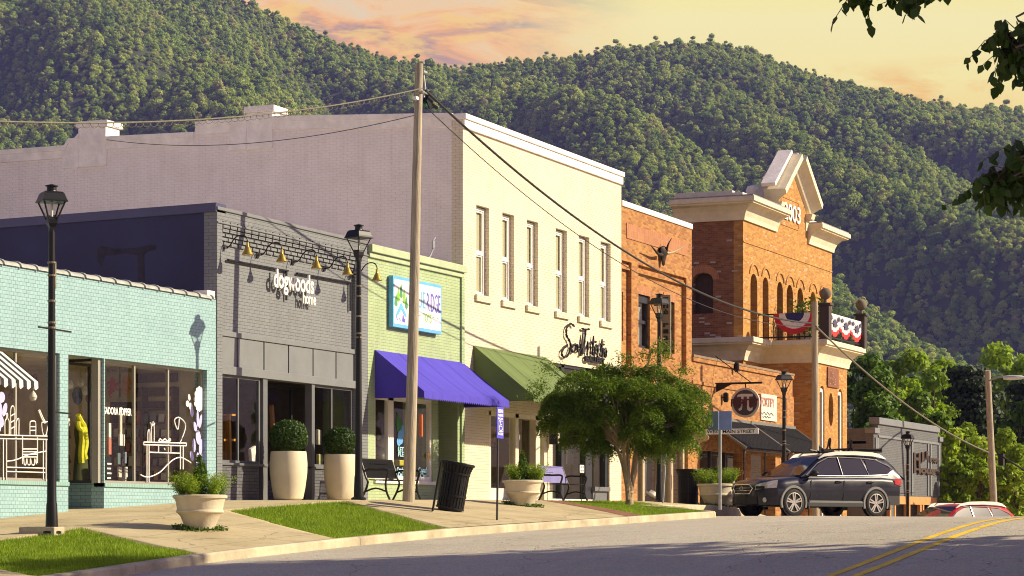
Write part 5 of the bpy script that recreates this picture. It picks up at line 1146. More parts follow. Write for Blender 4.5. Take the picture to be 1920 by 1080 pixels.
lamps = [(97, -3.05, .1, 'black lantern street lamp on a concrete footing in the lawn by the mint shop'), (672.5, -2.85, .5, 'black lantern street lamp between the tall planters and the black bench'),
         (1236, -3.0, .62, 'black lantern street lamp rising behind the small tree'), (1470, -3.0, .0, 'black lantern street lamp behind the dark wagon by the black awnings'), (1702, -3.0, .75, 'small distant black lantern street lamp before the grey building')]
for i, (px, Y, rz, lab) in enumerate(lamps):
    o = lamp0 if i == 0 else dup(lamp0, (0, 0, 0)); p = onG(px, Y); o.location = p; o.rotation_euler = (0, 0, rz); o['label'] = lab
    top = (345, 420, 550, 695, 808)[i]; ht = zz(p.x, Y, top) - p.z; o.scale = (1, 1, ht / 5.47)
p = onG(97, -3.05); ft = MB().obox((p.x + .02, p.y + .20, p.z - .02), (.30, .66, .24)).build('lamp_footing', mKERB, bevel=.02); tag(ft, 'concrete footing block in the lawn under the nearest street lamp', 'footing')
# ================================================================== UTILITY POLES AND CABLES
def pole(pb, pt, Y, r0, r1, label, grp='wooden utility poles'):
    b = onG(pb[0], Y); tp = P(pt[0], pt[1], Y); tp.x = F(pt[0], Y); b0 = P(pb[0], pb[1], Y); b0 = Vector((b.x, Y, b.z)); t = thing('utility_pole', label, 'utility pole', b, grp)
    pts = [b0.lerp(tp, q) + Vector((.02 * math.sin(q * 5), 0, 0)) for q in np.linspace(-.05, 1, 12)]
    MB().tube(pts, list(np.linspace(r0, r1, 12)), 14).build('post', mWOODP, t, smooth=True, uv=False); return t, b0, tp
YPO = -3.2
pA, bA, tA = pole((766, 940), (787, 120), YPO, .128, .08, 'tall weathered wooden utility pole in front of the green shop')
pB, bB_, tB = pole((1529, 960), (1528, 566), YPO, .12, .10, 'wooden utility pole beside the porch of the gabled brick building')
pC, bC, tC = pole((1870, 1000), (1852, 695), YPO, .17, .12, 'leaning wooden utility pole with a street light arm before the far trees')
k_ = P(787, 172, YPO)
MB().tube([k_ + Vector((.08, -.05, .35)), k_ + Vector((.14, -.06, .1)), k_ + Vector((.10, -.05, -.1))], .018, 6).obox(k_ + Vector((.12, -.05, .42)), (.16, .06, .04)).tube([k_ + Vector((-.12, -.1, -.02)), k_ + Vector((.2, -.1, -.02))], .025, 6).build('bracket', mGALV, pA, uv=False)
tn = MB().obox(P(767, 185, YPO) + Vector((0, -.15, 0)), (.12, .08, .06)); tn.build('tag_plate', mDECAL, pA, uv=False)
sp = MB(); c = P(803, 188, YPO); sp.obox(c, (.22, .10, .30), (0, .7, 0)).tube([c + Vector((.02, 0, -.05)), P(818, 202, YPO)], .045, 7).tube([c + Vector((-.05, 0, -.12)), P(812, 200, YPO)], .03, 7); sp.build('splice_box', mBLACKM, pA, uv=False)
MB().tube([P(796, 195, YPO), P(802, 200, YPO)], .035, 8).build('insulator', mat('green insulator', (.01, .13, .05), .3), pA, uv=False)
MB().obox(P(781, 798, YPO) + Vector((0, -.1, 0)), (.05, .06, .45)).build('orange_tag', mat('orange tag', (.5, .10, .02), .6), pA, uv=False)
ac = P(1853, 715, YPO); arm = smooth_line([tuple(ac), tuple(P(1868, 708, YPO - .6)), tuple(P(1890, 706, YPO - 1.5))], 5); MB().tube(arm, .035, 7).build('arm', mGALV, pC, uv=False)
lh_ = P(1898, 708, YPO - 1.8); MB().loft([[lh_ + Vector((0, q, 0)) + Vector((math.cos(t) * w, 0, math.sin(t) * h)) for t in np.linspace(0, 6.28, 9)[:-1]] for q, w, h in ((.35, .07, .07), (.1, .17, .10), (-.35, .15, .08), (-.5, .05, .03))]).build('lamp_head', mat('pale lamp head', (.55, .56, .58), .5, .2), pC, smooth=True, uv=False)
MB().obox(P(1871, 862, YPO) + Vector((0, -.15, 0)), (.35, .2, .5)).build('terminal_box', mBLACKM, pC, uv=False)
mCABLE = mat('black cable', (.022, .021, .018), .6); mCABLE2 = mat('grey lashed cable', (.15, .135, .10), .7, var=.3, scale=20)
def cable(name, label, pts, r, m=mCABLE, wrap=None):
    t = MB().tube(pts, r, 7); 
    if wrap:
        ln = [pts[0]]; n_ = wrap; L = len(pts)
        h = []
        for i in range(n_ * 6):
            q = i / (n_ * 6) * (L - 1); j = int(q); p = Vector(pts[j]).lerp(Vector(pts[min(j + 1, L - 1)]), q - j); a = i / 6 * 6.283; h.append(p + Vector((0, .035 * math.sin(a), -.045 + .04 * math.cos(a))))
        t.tube(h, .005, 4)
    o = t.build(name, m, smooth=True, uv=False); return tag(o, label, 'cable', 'overhead cables between the poles')
def sagpts(a, b, sag, n=24): return [Vector(a).lerp(Vector(b), q) - Vector((0, 0, 4 * sag * q * (1 - q))) for q in np.linspace(0, 1, n)]
lp = Vector((12, YPO, 7.0)); at = P(783, 166, YPO) + Vector((0, -.13, 0))
xs_ = [F(px, YPO) for px in (0, 250, 500, 780)]; zs_ = [zz(x, YPO, py) for x, py in zip(xs_, (228, 232, 212, 167))]
cf = np.polyfit(xs_, zs_, 2)
cable('cable', 'thick lashed cable from the left edge up to the tall wooden pole', [(x, YPO - .12, float(np.polyval(cf, x))) for x in np.linspace(20, at.x, 40)], .014, mCABLE2, 110)
p2 = P(1525, 606, YPO) + Vector((0, -.12, 0)); c0 = P(800, 175, YPO) + Vector((0, -.12, 0))
def fitcab(pxs, pys, Y, n=40):
    X = [F(p, Y) for p in pxs]; Zs = [zz(x, Y, q) for x, q in zip(X, pys)]; c = np.polyfit(X, Zs, 2); return [(x, Y, float(np.polyval(c, x))) for x in np.linspace(X[0], X[-1], n)]
cable('cable', 'thick black cable sagging from the tall pole across the cream wall to the porch pole', fitcab((798, 868, 1165, 1400, 1525), (175, 228, 468, 582, 606), YPO - .12), .027)
cable('cable', 'thin wire below the thick cable from the tall pole over the cream front', fitcab((790, 868, 1100, 1300, 1525), (195, 262, 452, 565, 612), YPO - .05), .010)
cable('cable', 'cable from the porch pole down to the leaning pole by the far trees', fitcab((1530, 1640, 1760, 1853), (612, 712, 800, 848), YPO - .12), .030, mCABLE2)
cable('cable', 'cable leaving the leaning pole towards the right edge', [P(1870, 850, YPO), P(1925, 885, YPO - 1.2), P(1990, 930, YPO - 2.5)], .04)
cable('cable', 'thin wire from the upper cream side wall parapet to the tall pole', sagpts(P(782, 215, YPO), PS(200, 262, X0W - .1), .35), .008)
# ================================================================== PLANTS
mBOX = leafmat('boxwood leaves', (.018, .045, .006), (.06, .12, .012), .25, .45, rnd=False)
mLIME_ = leafmat('lime green needles', (.10, .19, .008), (.34, .46, .03), .4, .5, rnd=False)
mDKN = leafmat('dark green needles', (.03, .07, .006), (.10, .18, .015), .35, .5, rnd=False)
mPOT = mat('cream glazed planter', (.62, .55, .40), .55, var=.10, scale=1.6, bump=.12, bscale=20); mPOT2 = mat('cast stone planter', (.56, .49, .36), .8, var=.14, scale=3, bump=.3, bscale=25)
def leaves(pts, nrm, size, r, asp=.55, jit=.5, curl=0):
    "diamond leaves at pts facing roughly nrm"
    n_ = len(pts); nn = nrm + r.normal(size=(n_, 3)) * jit; nn /= np.linalg.norm(nn, axis=1)[:, None]
    t1 = np.cross(nn, r.normal(size=(n_, 3))); t1 /= np.linalg.norm(t1, axis=1)[:, None] + 1e-9; t2 = np.cross(nn, t1)
    s_ = (size * r.uniform(.65, 1.25, (n_, 1))); return np.stack([pts - t1 * s_, pts - t2 * s_ * asp, pts + t1 * s_, pts + t2 * s_ * asp], 1)
def ball_leaves(c, rad, n_, size, r, lump=.06, inner=.82):
    d = r.normal(size=(n_, 3)); d /= np.linalg.norm(d, axis=1)[:, None]
    k = 1 + lump * np.sin(d[:, :1] * 5 + d[:, 1:2] * 4) * np.sin(d[:, 2:] * 6 + 1); q = r.uniform(inner ** 3, 1, (n_, 1)) ** (1 / 3)
    return leaves(d * k * q * np.array(rad) + np.array(c), d, size, r)
def tall_planter(loc, h, w, br, label):
    t = thing('tall_planter', label, 'planter', loc, 'tall cream planters with boxwood balls at the grey shop'); x, y, z = loc
    pr = [(.26, 0), (.30, .03), (.345, .25), (.385, .55), (.39, .75), (.375, .93), (.365, 1.), (.33, 1.), (.32, .9)]
    rings = []
    for r_, hh in pr:
        rings.append([(x + r_ / .39 * w / 2 * (1 + .05 * abs(math.cos(2 * a))) * math.cos(a + .5), y + r_ / .39 * w / 2 * (1 + .05 * abs(math.cos(2 * a))) * math.sin(a + .5), z + hh * h) for a in np.linspace(0, 6.2832, 29)[:-1]])
    MB().loft(rings).build('pot', mPOT, t, smooth=True, uv=False)
    r = np.random.default_rng(int(x * 100)); c = (x, y, z + h + br * .74)
    o = tri_mesh('boxwood', ball_leaves(c, (br, br, br * .88), 5200, .026, r, .05, .80), mBOX, 4); adopt(o, t)
    MB().lathe([(.001, -.7 * br)] + [(.8 * br * math.sin(a), -.8 * br * .88 * math.cos(a)) for a in np.linspace(.5, 3.0, 8)], c, 14).build('branch_core', mat('boxwood twigs', (.02, .03, .008), .9), o, uv=False); return t
tall_planter(onG(541, -.62), 1.0, .74, .41, 'tall cream planter with a clipped boxwood ball before the dark doorway')
tall_planter(onG(638, -.62), .98, .68, .37, 'tall cream planter with boxwood ball nearest the street lamp')
def bowl_planter(px, Y, w, h, label, seed, spike=True, basepy=None):
    p = onG(px, Y); x, y, z = p; t = thing('bowl_planter', label, 'planter', p, 'cast stone bowl planters on the sidewalk'); s = w / .84
    pr = [(.20, 0), (.235, .01), (.27, .10), (.32, .22), (.365, .27), (.385, .28), (.385, .31), (.37, .325), (.385, .42), (.405, .50), (.44, .52), (.445, .56), (.415, .575), (.39, .56), (.37, .48)]
    MB().lathe([(a * s, b / .575 * h) for a, b in pr], p, 36).build('pot', mPOT2, t, smooth=True, uv=False)
    MB().lathe([(.001, h * .86), (.38 * s, h * .84)], p, 18, cap=False).build('soil', mSOIL, t, uv=False)
    r = np.random.default_rng(seed); V = []
    for i in range(16):
        a = r.uniform(0, 6.28); q = r.uniform(.12, .34) * s; cx, cy = x + q * math.cos(a), y + q * math.sin(a)
        for j in range(46):
            b = r.uniform(0, 6.28); L = r.uniform(.22, .46) * s; ln = r.uniform(.1, .55); base = np.array((cx, cy, z + h * .86)); tip = base + np.array((math.cos(b) * ln * L + math.cos(a) * .12, math.sin(b) * ln * L + math.sin(a) * .12, L))
            k = 14; u = r.uniform(.15, 1, k)[:, None]; pts = base + (tip - base) * u + r.normal(size=(k, 3)) * .018; V.append(leaves(pts, np.tile((math.cos(b) * .5, math.sin(b) * .5, .8), (k, 1)), .017 * s, r, .45, .7))
    o = tri_mesh('feathery_shrub', np.concatenate(V), mLIME_, 4); adopt(o, t)
    V = []
    for cx, hh in ([(-.02, .95), (.14, .78), (-.16, .68)] if spike else [(0, .62)]):
        for j in range(420):
            u = r.uniform(.0, 1) ** .8; rad = .17 * s * (1 - u * .8) * r.uniform(.3, 1); b = r.uniform(0, 6.28); V.append((x + cx * s * .7 + rad * math.cos(b), y + rad * math.sin(b) + .05 * cx, z + h * .86 + u * hh * s * .75))
    V = np.array(V); o = tri_mesh('spiky_conifer', leaves(V, np.tile((0, -.3, .6), (len(V), 1)), .042 * s, r, .28, .8), mDKN, 4); adopt(o, t)
    V = np.array([(x + q * math.cos(a), y + q * math.sin(a), G(x, y) + .02) for a, q in zip(r.uniform(0, 6.28, 500), r.uniform(.24, .46, 500) * s) if r.random() < .4 + .6 * (math.sin(a * 2 + seed) > 0)])
    for v in V: v[2] = G(v[0], v[1]) + r.uniform(0, .06)
    o = tri_mesh('weeds', leaves(V, np.tile((0, 0, 1.), (len(V), 1)), .03, r, .6, .8), mDKN, 4); tag(o, None, None, None, 'stuff')
    return t
bowl_planter(375, -4.35, .84, .56, 'cream bowl planter with feathery bright green shrubs on the path before the mint shop', 3)
bowl_planter(980, -4.1, .84, .55, 'cream bowl planter with spiky shrubs left of the blue backed bench', 5)
bowl_planter(1342, -4.0, .96, .60, 'wide cream bowl planter with lime shrubs behind the nose of the dark wagon', 8, False)
# ================================================================== BENCHES
def bench(px, Y, label, back_m, lw=1.55):
    p = onG(px, Y); x, y, z = p; t = thing('bench', label, 'bench', p, 'metal benches against the shop fronts'); h = lw / 2
    def seat_line(f): return [(f, -.02 * 0, 0)]
    s = MB()
    for i in range(13): q = -.42 + i * .035; s.box(x - h, x + h, y + q, y + q + .022, z + .43, z + .445)
    for xx in np.linspace(x - h, x + h, 9): s.box(xx - .012, xx + .012, y - .42, y + .05, z + .425, z + .432)
    s.build('seat', mBLACKM, t, uv=False)
    b = MB(); pa = lambda u: (y + .05 + .16 * u, z + .44 + .45 * u)
    if back_m is mBLACKM:
        for i in range(44):
            xx = x - h + lw * i / 43; b.bar((xx, *pa(.12)), (xx, *pa(1)), .014)
        for u in (.12, .55, 1): b.bar((x - h, *pa(u)), (x + h, *pa(u)), .03)
        for i in range(9): b.bar((x - .4 + i * .1, pa(.8)[0] - .01, pa(.8)[1]), (x - .34 + i * .1, pa(.8)[0] - .01, pa(.8)[1]), .05, .01)
    else:
        b.add([(x - h, *pa(.08)), (x + h, *pa(.08)), (x + h, *pa(1)), (x - h, *pa(1))], [(0, 1, 2, 3)]); b.bar((x - h, *pa(1)), (x + h, *pa(1)), .035)
    b.build('backrest', back_m, t, uv=False)
    if back_m is not mBLACKM:
        l_ = MB()
        for i, (w_, u) in enumerate(((.5, .82), (.8, .70), (.6, .58))):
            for k in range(int(w_ / .06)): l_.bar((x - h + .1 + k * .06, pa(u)[0] - .012, pa(u)[1]), (x - h + .145 + k * .06, pa(u)[0] - .012, pa(u)[1]), .035, .006)
        l_.build('worn_lettering', mat('worn pale lettering', (.5, .48, .6), .7), t, uv=False)
    for sx in (-h - .02, h + .02):
        a = MB(); X = x + sx; q = lambda *pp: [(X, y + a_, z + b_) for a_, b_ in pp]
        a.tube(smooth_line(q((.22, .90), (.08, .50), (.03, .38), (.10, .18), (.20, 0)), 4), .024, 7).tube(smooth_line(q((-.50, 0), (-.42, .18), (-.40, .38), (-.46, .60), (-.40, .655), (-.2, .655), (.02, .66), (.13, .62)), 4), .024, 7).tube(smooth_line(q((.10, .18), (-.16, .25), (-.42, .18)), 4), .02, 6)
        a.build('leg', mBLACKM, t, smooth=True, uv=False)
    return t
bench(722, -.95, 'black slatted metal bench between the street lamp and the wooden pole', mBLACKM, 1.5)
bench(1046, -.95, 'metal bench with a faded blue backrest beside the bowl planter', mat('faded blue back', (.17, .15, .36), .6, var=.15), 1.6)
# ================================================================== LITTER BINS, SIGNS
def bin_(px, Y, label, tilt, side=True):
    t = thing('litter_bin', label, 'litter bin', (0, 0, 0), 'black slatted litter bins'); m = MB(); n_ = 26
    for i in range(n_):
        a = 2 * math.pi * i / n_; rot = Matrix.Rotation(a, 3, 'Z'); pr = [rot @ Vector((r_, 0, z_)) for r_, z_ in ((.265, .06), (.265, .74), (.30, .86), (.325, .93))]
        for u, v in zip(pr[:-1], pr[1:]): m.bar(u, v, .040, .010, up=(math.cos(a), math.sin(a), 0))
    m.build('slat_cage', mBLACKM, t, uv=False)
    r_ = MB()
    for z_, q in ((.05, .27), (.30, .272), (.74, .272), (.93, .33)): r_.lathe([(q - .012, -.02), (q + .012, -.02), (q + .012, .02), (q - .012, .02), (q - .012, -.02)], (0, 0, z_), 26, cap=False)
    r_.lathe([(.34, .93), (.33, .96), (.22, .965), (.20, .95)], (0, 0, 0), 26, cap=False); r_.lathe([(.24, .0), (.24, .05)], n=20); r_.build('rim', mBLACKM, t, uv=False)
    MB().lathe([(.22, .05), (.24, .8), (.25, .92)], n=20, cap=False).build('liner', mat('bin liner', (.02, .02, .02), .5), t, smooth=True, uv=False)
    p = onG(px, Y); t.location = p; t.rotation_euler = tilt; return t
right = Vector((SA, -CA, 0))
b1_ = bin_(843, -4.6, 'black slatted litter bin leaning to the right on the sloping path', (0, 0, 0)); b1_.rotation_mode = 'AXIS_ANGLE'; ax = Vector((CA, SA, 0)); b1_.rotation_axis_angle = (R(10), ax.x, ax.y, 0)
bin_(1290, -3.2, 'black slatted litter bin upright beside the wide planter near the dark wagon', (0, 0, 0))
ps_ = thing('receptacle_post', 'flat black panel post leaning beside the tilted litter bin', 'post', onG(812, -4.6)); b_ = onG(811, -4.6); u_ = (Vector((0, 0, 1)) * math.cos(R(10)) + right * math.sin(R(10)))
MB().bar(b_, b_ + u_ * .98, .30, .035, up=right).build('panel', mBLACKM, ps_, bevel=.01, uv=False); MB().bar(b_ + u_ * .55 - Vector((CA, SA, 0)) * .025, b_ + u_ * .9 - Vector((CA, SA, 0)) * .025, .05, .03, up=right).build('notice', mGALV, ps_, uv=False)
# parking sign
pk = thing('parking_sign', 'narrow blue reserved parking sign with wheelchair symbol on a thin kerb post', 'sign', onG(932, -5.9)); b_ = onG(932, -5.9); c = P(937, 793, -5.93)
MB().tube([b_, (c.x, -5.9, c.z + .25)], .022, 8).build('post', mat('dark steel post', (.06, .055, .05), .6, .4), pk, uv=False)
mSB = mat('blue sign sheet', (.075, .07, .58), .45, var=.05); MB().box(c.x - .155, c.x + .155, -5.945, -5.93, c.z - .30, c.z + .30).build('panel', mSB, pk, bevel=.006, uv=False)
for s_, z0_, z1_ in (('RESERVED', .19, .26), ('PARKING', .12, .17), ('FOR', .06, .10), ('VAN ACCESSIBLE', -.235, -.185)): text('lettering', s_, c.x - .12, c.x + .12, c.z + z0_, c.z + z1_, -5.947, mDECAL, pk, .003, bold=.02)
wc = MB(); f2 = lambda a, b: (c.x + a, -5.95, c.z + b); strokes(wc, [[f2(-.02, .0), f2(-.01, -.07), f2(.05, -.07), f2(.075, -.13)], [f2(-.015, -.035), f2(.04, -.035)], [f2(.07 * math.cos(t) - .005, -.10 + .055 * math.sin(t)) for t in np.linspace(2.2, 6.0, 12)], [f2(-.1, .035), f2(.1, .035), f2(.1, -.165), f2(-.1, -.165), f2(-.1, .035)]], lambda *p: p, .009); wc.lathe([(.018, 0), (.018, .003)], f2(-.022, .018), 10, 'y'); wc.build('symbol', mDECAL, pk, uv=False)
# street sign seen from behind
st_ = thing('sign_post', 'steel post with two blue grey sign backs and a white street name blade', 'sign', onG(1350, -5.9)); b_ = onG(1350, -5.9); c = P(1351, 789, -5.9); x_ = b_.x
MB().box(x_ - .03, x_ + .03, -5.93, -5.87, b_.z, c.z + .22).build('post', mGALV, st_, uv=False)
mBK = mat('blue grey sign back', (.22, .29, .52), .45, .2)
for rz, q in ((R(60), -.1), (R(-60 + 180), .1)):
    MB().obox((x_ - .05 + 0, -5.9 + (-.16 if q > 0 else .16), c.z), (.02, .30, .46), (0, 0, .25 if q > 0 else -.25)).build('sign_back', mBK, st_, bevel=.005, uv=False)
sn = thing('street_name_sign', 'white street name blade hanging below the leaves of the small tree', 'sign', P(1322, 806, -3.5)); a, b = P(1302, 800, -3.4), P(1364, 810, -3.4)
a = Vector((b.x, -3.4 + .9, b.z)); MB().box(b.x - .012, b.x + .012, -4.3, -2.7, b.z - .06, b.z + .09).build('blade', mat('white street blade', (.80, .78, .74), .5), sn, uv=False)
text('lettering', 'WEST MAIN STREET', 0, 1.4, -.03, .06, 0, mBLACKM, sn, .003, frame=lambda a, b_, cc: (b.x - .013 - cc, -2.8 - a, b.z + b_), bold=.02)
MB().bar((b.x, -2.7, b.z + .05), (b.x, -.02, b.z + .05), .03).build('arm', mBLACKM, sn, uv=False)
ov_ = thing('oval_sign', 'small oval hanging sign under the edge of the black awning', 'sign', P(1297, 821, -2.)); c = P(1300, 821, -1.5)
MB().lathe([(.16, -.02), (.16, .02)], (0, 0, 0), 20, 'x').build('board', mat('tan oval board', (.35, .26, .15), .6), ov_, uv=False)
for k in kids(ov_): k.matrix_parent_inverse = Matrix.Identity(4)
ov_.location = c; ov_.scale = (1, 3.0, 1); MB().bar((c.x, -1.5, c.z + .16), (c.x, 0, c.z + .35), .02).build('bracket', mBLACKM, ov_, uv=False)
# leaning dark sandwich board beside tree
sw = thing('easel_board', 'dark folded board leaning on the pavement beside the litter bin', 'board', onG(1244, -3.6)); b_ = onG(1243, -3.6); c = P(1243, 825, -3.6)
MB().bar(b_ + Vector((0, 0, 0)), P(1251, 800, -3.6), .04).build('pole', mGALV, sw, uv=False); MB().prism([(P(1237, 0, -3.5).x, P(1237, 832, -3.5).z), (P(1249, 0, -3.5).x, P(1249, 836, -3.5).z), (P(1250, 0, -3.5).x, P(1250, 800, -3.5).z), (P(1237, 0, -3.5).x, P(1237, 812, -3.5).z)], face(-3.5), .03).build('panel', mat('navy canvas', (.02, .02, .05), .8), sw, uv=False)
mn = thing('mannequin', 'shop mannequin in tan top and pale jeans standing in the shop window', 'mannequin', onG(1206, .55)); b_ = onG(1207, .55); b_.z = Z(1207, 930, .55); H = Z(1207, 822, .55) - b_.z
def vloft(b, prof, n=12, sq=.7): return MB().loft([[(b.x + w * math.cos(t), b.y + w * sq * math.sin(t), b.z + h) for t in np.linspace(0, 6.2832, n + 1)[:-1]] for w, h in prof])
vloft(b_, [(.13, .65 * H), (.17, .72 * H), (.14, .85 * H), (.19, .97 * H), (.07, 1.02 * H), (.06, 1.07 * H)]).build('top', mat('tan shirt', (.40, .20, .05), .8), mn, smooth=True, uv=False)
for dx in (-.08, .08): vloft(b_ + Vector((dx, 0, 0)), [(.06, 0), (.075, .35 * H), (.095, .62 * H), (.08, .68 * H)]).build('trouser_leg', mat('pale denim', (.42, .46, .52), .8), mn, smooth=True, uv=False)
ht = thing('straw_hat', 'white wide brimmed hat lying at the foot of the shop window', 'hat', P(1222, 935, .3)); c = P(1221, 929, .3)
MB().lathe([(.001, .16), (.10, .15), (.12, .03), (.26, .0), (.27, .03)], (0, 0, 0), 20, cap=False).build('brim', mDECAL, ht, smooth=True, uv=False); kids(ht)[0].matrix_parent_inverse = Matrix.Identity(4); ht.location = c; ht.rotation_euler = (.5, .3, 0)
for t, x, z0, z1 in BALC:
    r = np.random.default_rng(int(x * 10)); MB().lathe([(.18, 0), (.25, .4), (.27, .42), (.22, .42)], (x, .9, z0), 16).build('pot', mPOT2, t, smooth=True, uv=False)
    V = np.array([(x, .9, z0 + .4)]) + r.normal(size=(900, 3)) * np.array((.32, .28, (z1 - z0 - .3) / 3.2)) + np.array((0, 0, (z1 - z0 - .4) * .5)); o = tri_mesh('foliage', leaves(V, np.tile((0, -.3, .6), (len(V), 1)), .085, r, .4, .8), mDKN, 4); adopt(o, t)
# ================================================================== SMALL TREE
mBARK = mat('smooth maple bark', (.36, .27, .17), .85, var=.4, scale=4, stretch=(5, 5, 1), bump=.5, bscale=20)
mMAPLE = leafmat('fine maple leaves', (.035, .085, .006), (.20, .30, .016), .42, .5, rnd=False)
def maple():
    b = onG(1180, -4.2); x, y, z = b; r = np.random.default_rng(21); t = thing('maple_tree', 'small spreading maple with fine drooping green leaves and a forked pale trunk', 'tree', b)
    Dm = Dep(x, y); k = FOC / Dm
    tips = []; mb = MB()
    mb.tube(smooth_line([(x, y, z - .1), (x + .01, y, z + .3), (x - .02, y, z + .55)], 3), [.12, .10, .09, .085, .08, .07, .06][:7], 9)
    # pads: (px, py) of layered leaf masses in the crown, with depth offsets
    pads = [(1040, 735, .5), (1075, 705, -.3), (1030, 760, .0), (1090, 760, .5), (1120, 720, -.6), (1130, 690, .2), (1180, 690, .5), (1195, 720, -.7), (1160, 750, .0), (1235, 690, .4), (1240, 730, -.6), (1215, 770, -.9), (1280, 715, .3), (1290, 750, -.4), (1315, 765, .2), (1260, 780, .5), (1150, 790, .6), (1100, 800, -.5), (1190, 800, -.8), (1240, 810, -.3), (1290, 800, .0), (1070, 785, -.7), (1060, 735, .9), (1130, 770, -.9), (1170, 720, .9), (1215, 745, 1.), (1265, 745, .9), (1310, 790, -.4), (1200, 765, .3), (1150, 715, -.3), (1095, 740, -.8), (1250, 760, .0), (1025, 748, .2), (1060, 812, .3), (1112, 826, -.2), (1240, 832, .3), (1284, 822, -.3), (1192, 826, .5), (1022, 785, .2), (1310, 730, .2), (1180, 775, 1.1)]
    V = []
    for px, py, dy in pads:
        px = 1168 + (px - 1168) * .87
        l = (px - 1180) / k; c = np.array((x + l * SA + dy * .9 * CA, y - l * CA + dy * .9 * SA, 1.6 + (980 - py) / k)); w = r.uniform(.30, .62)
        for q in range(2500):
            a = r.uniform(0, 6.28); rad = math.sqrt(r.uniform(0, 1)) * w; u = 1 - (rad / w) ** 2
            V.append(c + np.array((rad * math.cos(a), rad * math.sin(a), -.20 * (rad / w) ** 2 + u * .12 - abs(r.normal()) * .13 + .04 * math.sin(a * 5 + px))))
        for q in range(3): tips.append(Vector(c) + Vector((r.uniform(-.3, .3), r.uniform(-.3, .3), -.08)))
    V = np.array(V); nn = np.tile((0., -.1, .7), (len(V), 1)); nn[:, :2] += r.normal(size=(len(V), 2)) * .5
    lv = leaves(V, nn, .046, r, .23, .6)
    # wisps that stand clear of the outline
    W_ = []
    for px, py in ((1030, 690), (1170, 672), (1215, 668), (1245, 665), (1280, 695), (1010, 725), (1312, 760), (1240, 650), (1005, 740), (1040, 800), (1300, 800)):
        l = (px - 1180) / k; c = np.array((x + l * SA, y - l * CA, 1.6 + (980 - py) / k)); W_.append(c + r.normal(size=(260, 3)) * np.array((.15, .15, .10)))
    W_ = np.concatenate(W_); lv = np.concatenate([lv, leaves(W_, np.tile((0, 0, .7), (len(W_), 1)), .045, r, .24, .7)])
    o = tri_mesh('crown', lv, mMAPLE, 4); adopt(o, t)
    n5 = [(1160, 840), (1195, 830), (1140, 835), (1215, 825), (1175, 815)]
    forks = []
    for i, (px, py) in enumerate(n5):
        l = (px - 1180) / k; f_ = Vector((x + l * SA + (i - 2) * .12, y - l * CA + (.2 if i % 2 else -.2), 1.6 + (980 - py) / k)); forks.append(f_)
        mb.tube(smooth_line([(x + (i - 2) * .035, y, z + .12), tuple(Vector((x, y, z + .55)).lerp(f_, .45) + Vector((.03 * (i - 2), 0, -.03))), tuple(f_)], 4), list(np.linspace(.062, .036, 9)), 7)
    for i, tp in enumerate(tips):
        f_ = min(forks, key=lambda q: (q - tp).length + r.uniform(0, .3)); m_ = f_.lerp(tp, .5) + Vector((r.uniform(-.08, .08), r.uniform(-.08, .08), .12)); mb.tube(smooth_line([tuple(f_), tuple(m_), tuple(tp)], 3), list(np.linspace(.028, .006, 7)), 5)
    mb.build('trunk', mBARK, t, smooth=True, uv=False)
maple()
# ================================================================== FAR TREES
mTREE = [leafmat('sunlit tree leaves', (.12, .22, .010), (.38, .52, .025), .45, .55), leafmat('mid tree leaves', (.06, .13, .010), (.20, .32, .02), .42, .55), leafmat('dark conifer needles', (.014, .028, .012), (.04, .065, .022), .2, .6), leafmat('hedge leaves', (.15, .25, .012), (.42, .54, .035), .45, .55)]
mTRUNK = mat('tree bark', (.09, .065, .045), .95, var=.4, scale=5)
def tree(name, label, px, py_top, py_bot, D, wpx, kind, seed, n_=5200, cat='tree', group='trees beyond the end of the street', leaf=None, lob=14):
    r = np.random.default_rng(seed); base = PD(px, 980, D); zt = 1.6 + (980 - py_top) / FOC * D; zb = 1.6 + (980 - py_bot) / FOC * D; w = wpx / FOC * D / 2; gz = min(zb - .5, -4.2); base.z = gz
    t = thing(name, label, cat, base, group); V = []; NN = []; hgt = zt - zb; per = n_ // lob; cs = []
    for i in range(lob):
        a = r.uniform(0, 6.28); u = (i + .5) / lob; pr = math.sin(math.pi * min(1, .22 + .78 * (1 - u))) ** .7 if kind != 2 else (1 - u) * .9 + .08
        q = pr * w * r.uniform(.25, .85); lr = max(.35 * w * r.uniform(.7, 1.15), hgt * .10); c = np.array((base.x + q * math.cos(a), base.y + q * math.sin(a), zb + hgt * (.10 + .84 * u))); cs.append(c)
        d = r.normal(size=(per, 3)); d /= np.linalg.norm(d, axis=1)[:, None]; k = r.uniform(.55, 1.05, (per, 1)) * (1 + .22 * np.sin(d[:, :1] * 7 + i) * np.sin(d[:, 1:2] * 6 + d[:, 2:] * 5))
        V.append(d * k * lr * (np.array((1, 1, .8)) if kind != 2 else np.array((1.25, 1.25, .28))) + c); NN.append(d + np.array((0, 0, .4)))
    V = np.concatenate(V); V[:, 2] = np.minimum(V[:, 2], zt + .3); o = tri_mesh('crown', leaves(V, np.concatenate(NN), leaf or D * .0013, r, .6, .6), mTREE[kind], 4); adopt(o, t)
    mb = MB().tube([(base.x, base.y, gz), (base.x + .1, base.y, (gz + zb) / 2), (base.x, base.y, zb + hgt * .75)], [max(.12, w * .07), max(.1, w * .055), .05], 8)
    for c in cs[::2]: mb.tube([(base.x, base.y, zb + (c[2] - zb) * .55), tuple((np.array((base.x, base.y, c[2])) + c) / 2 - np.array((0, 0, .1))), tuple(c)], [max(.05, w * .025), .05, .03], 5)
    mb.build('trunk', mTRUNK, t, uv=False); return t
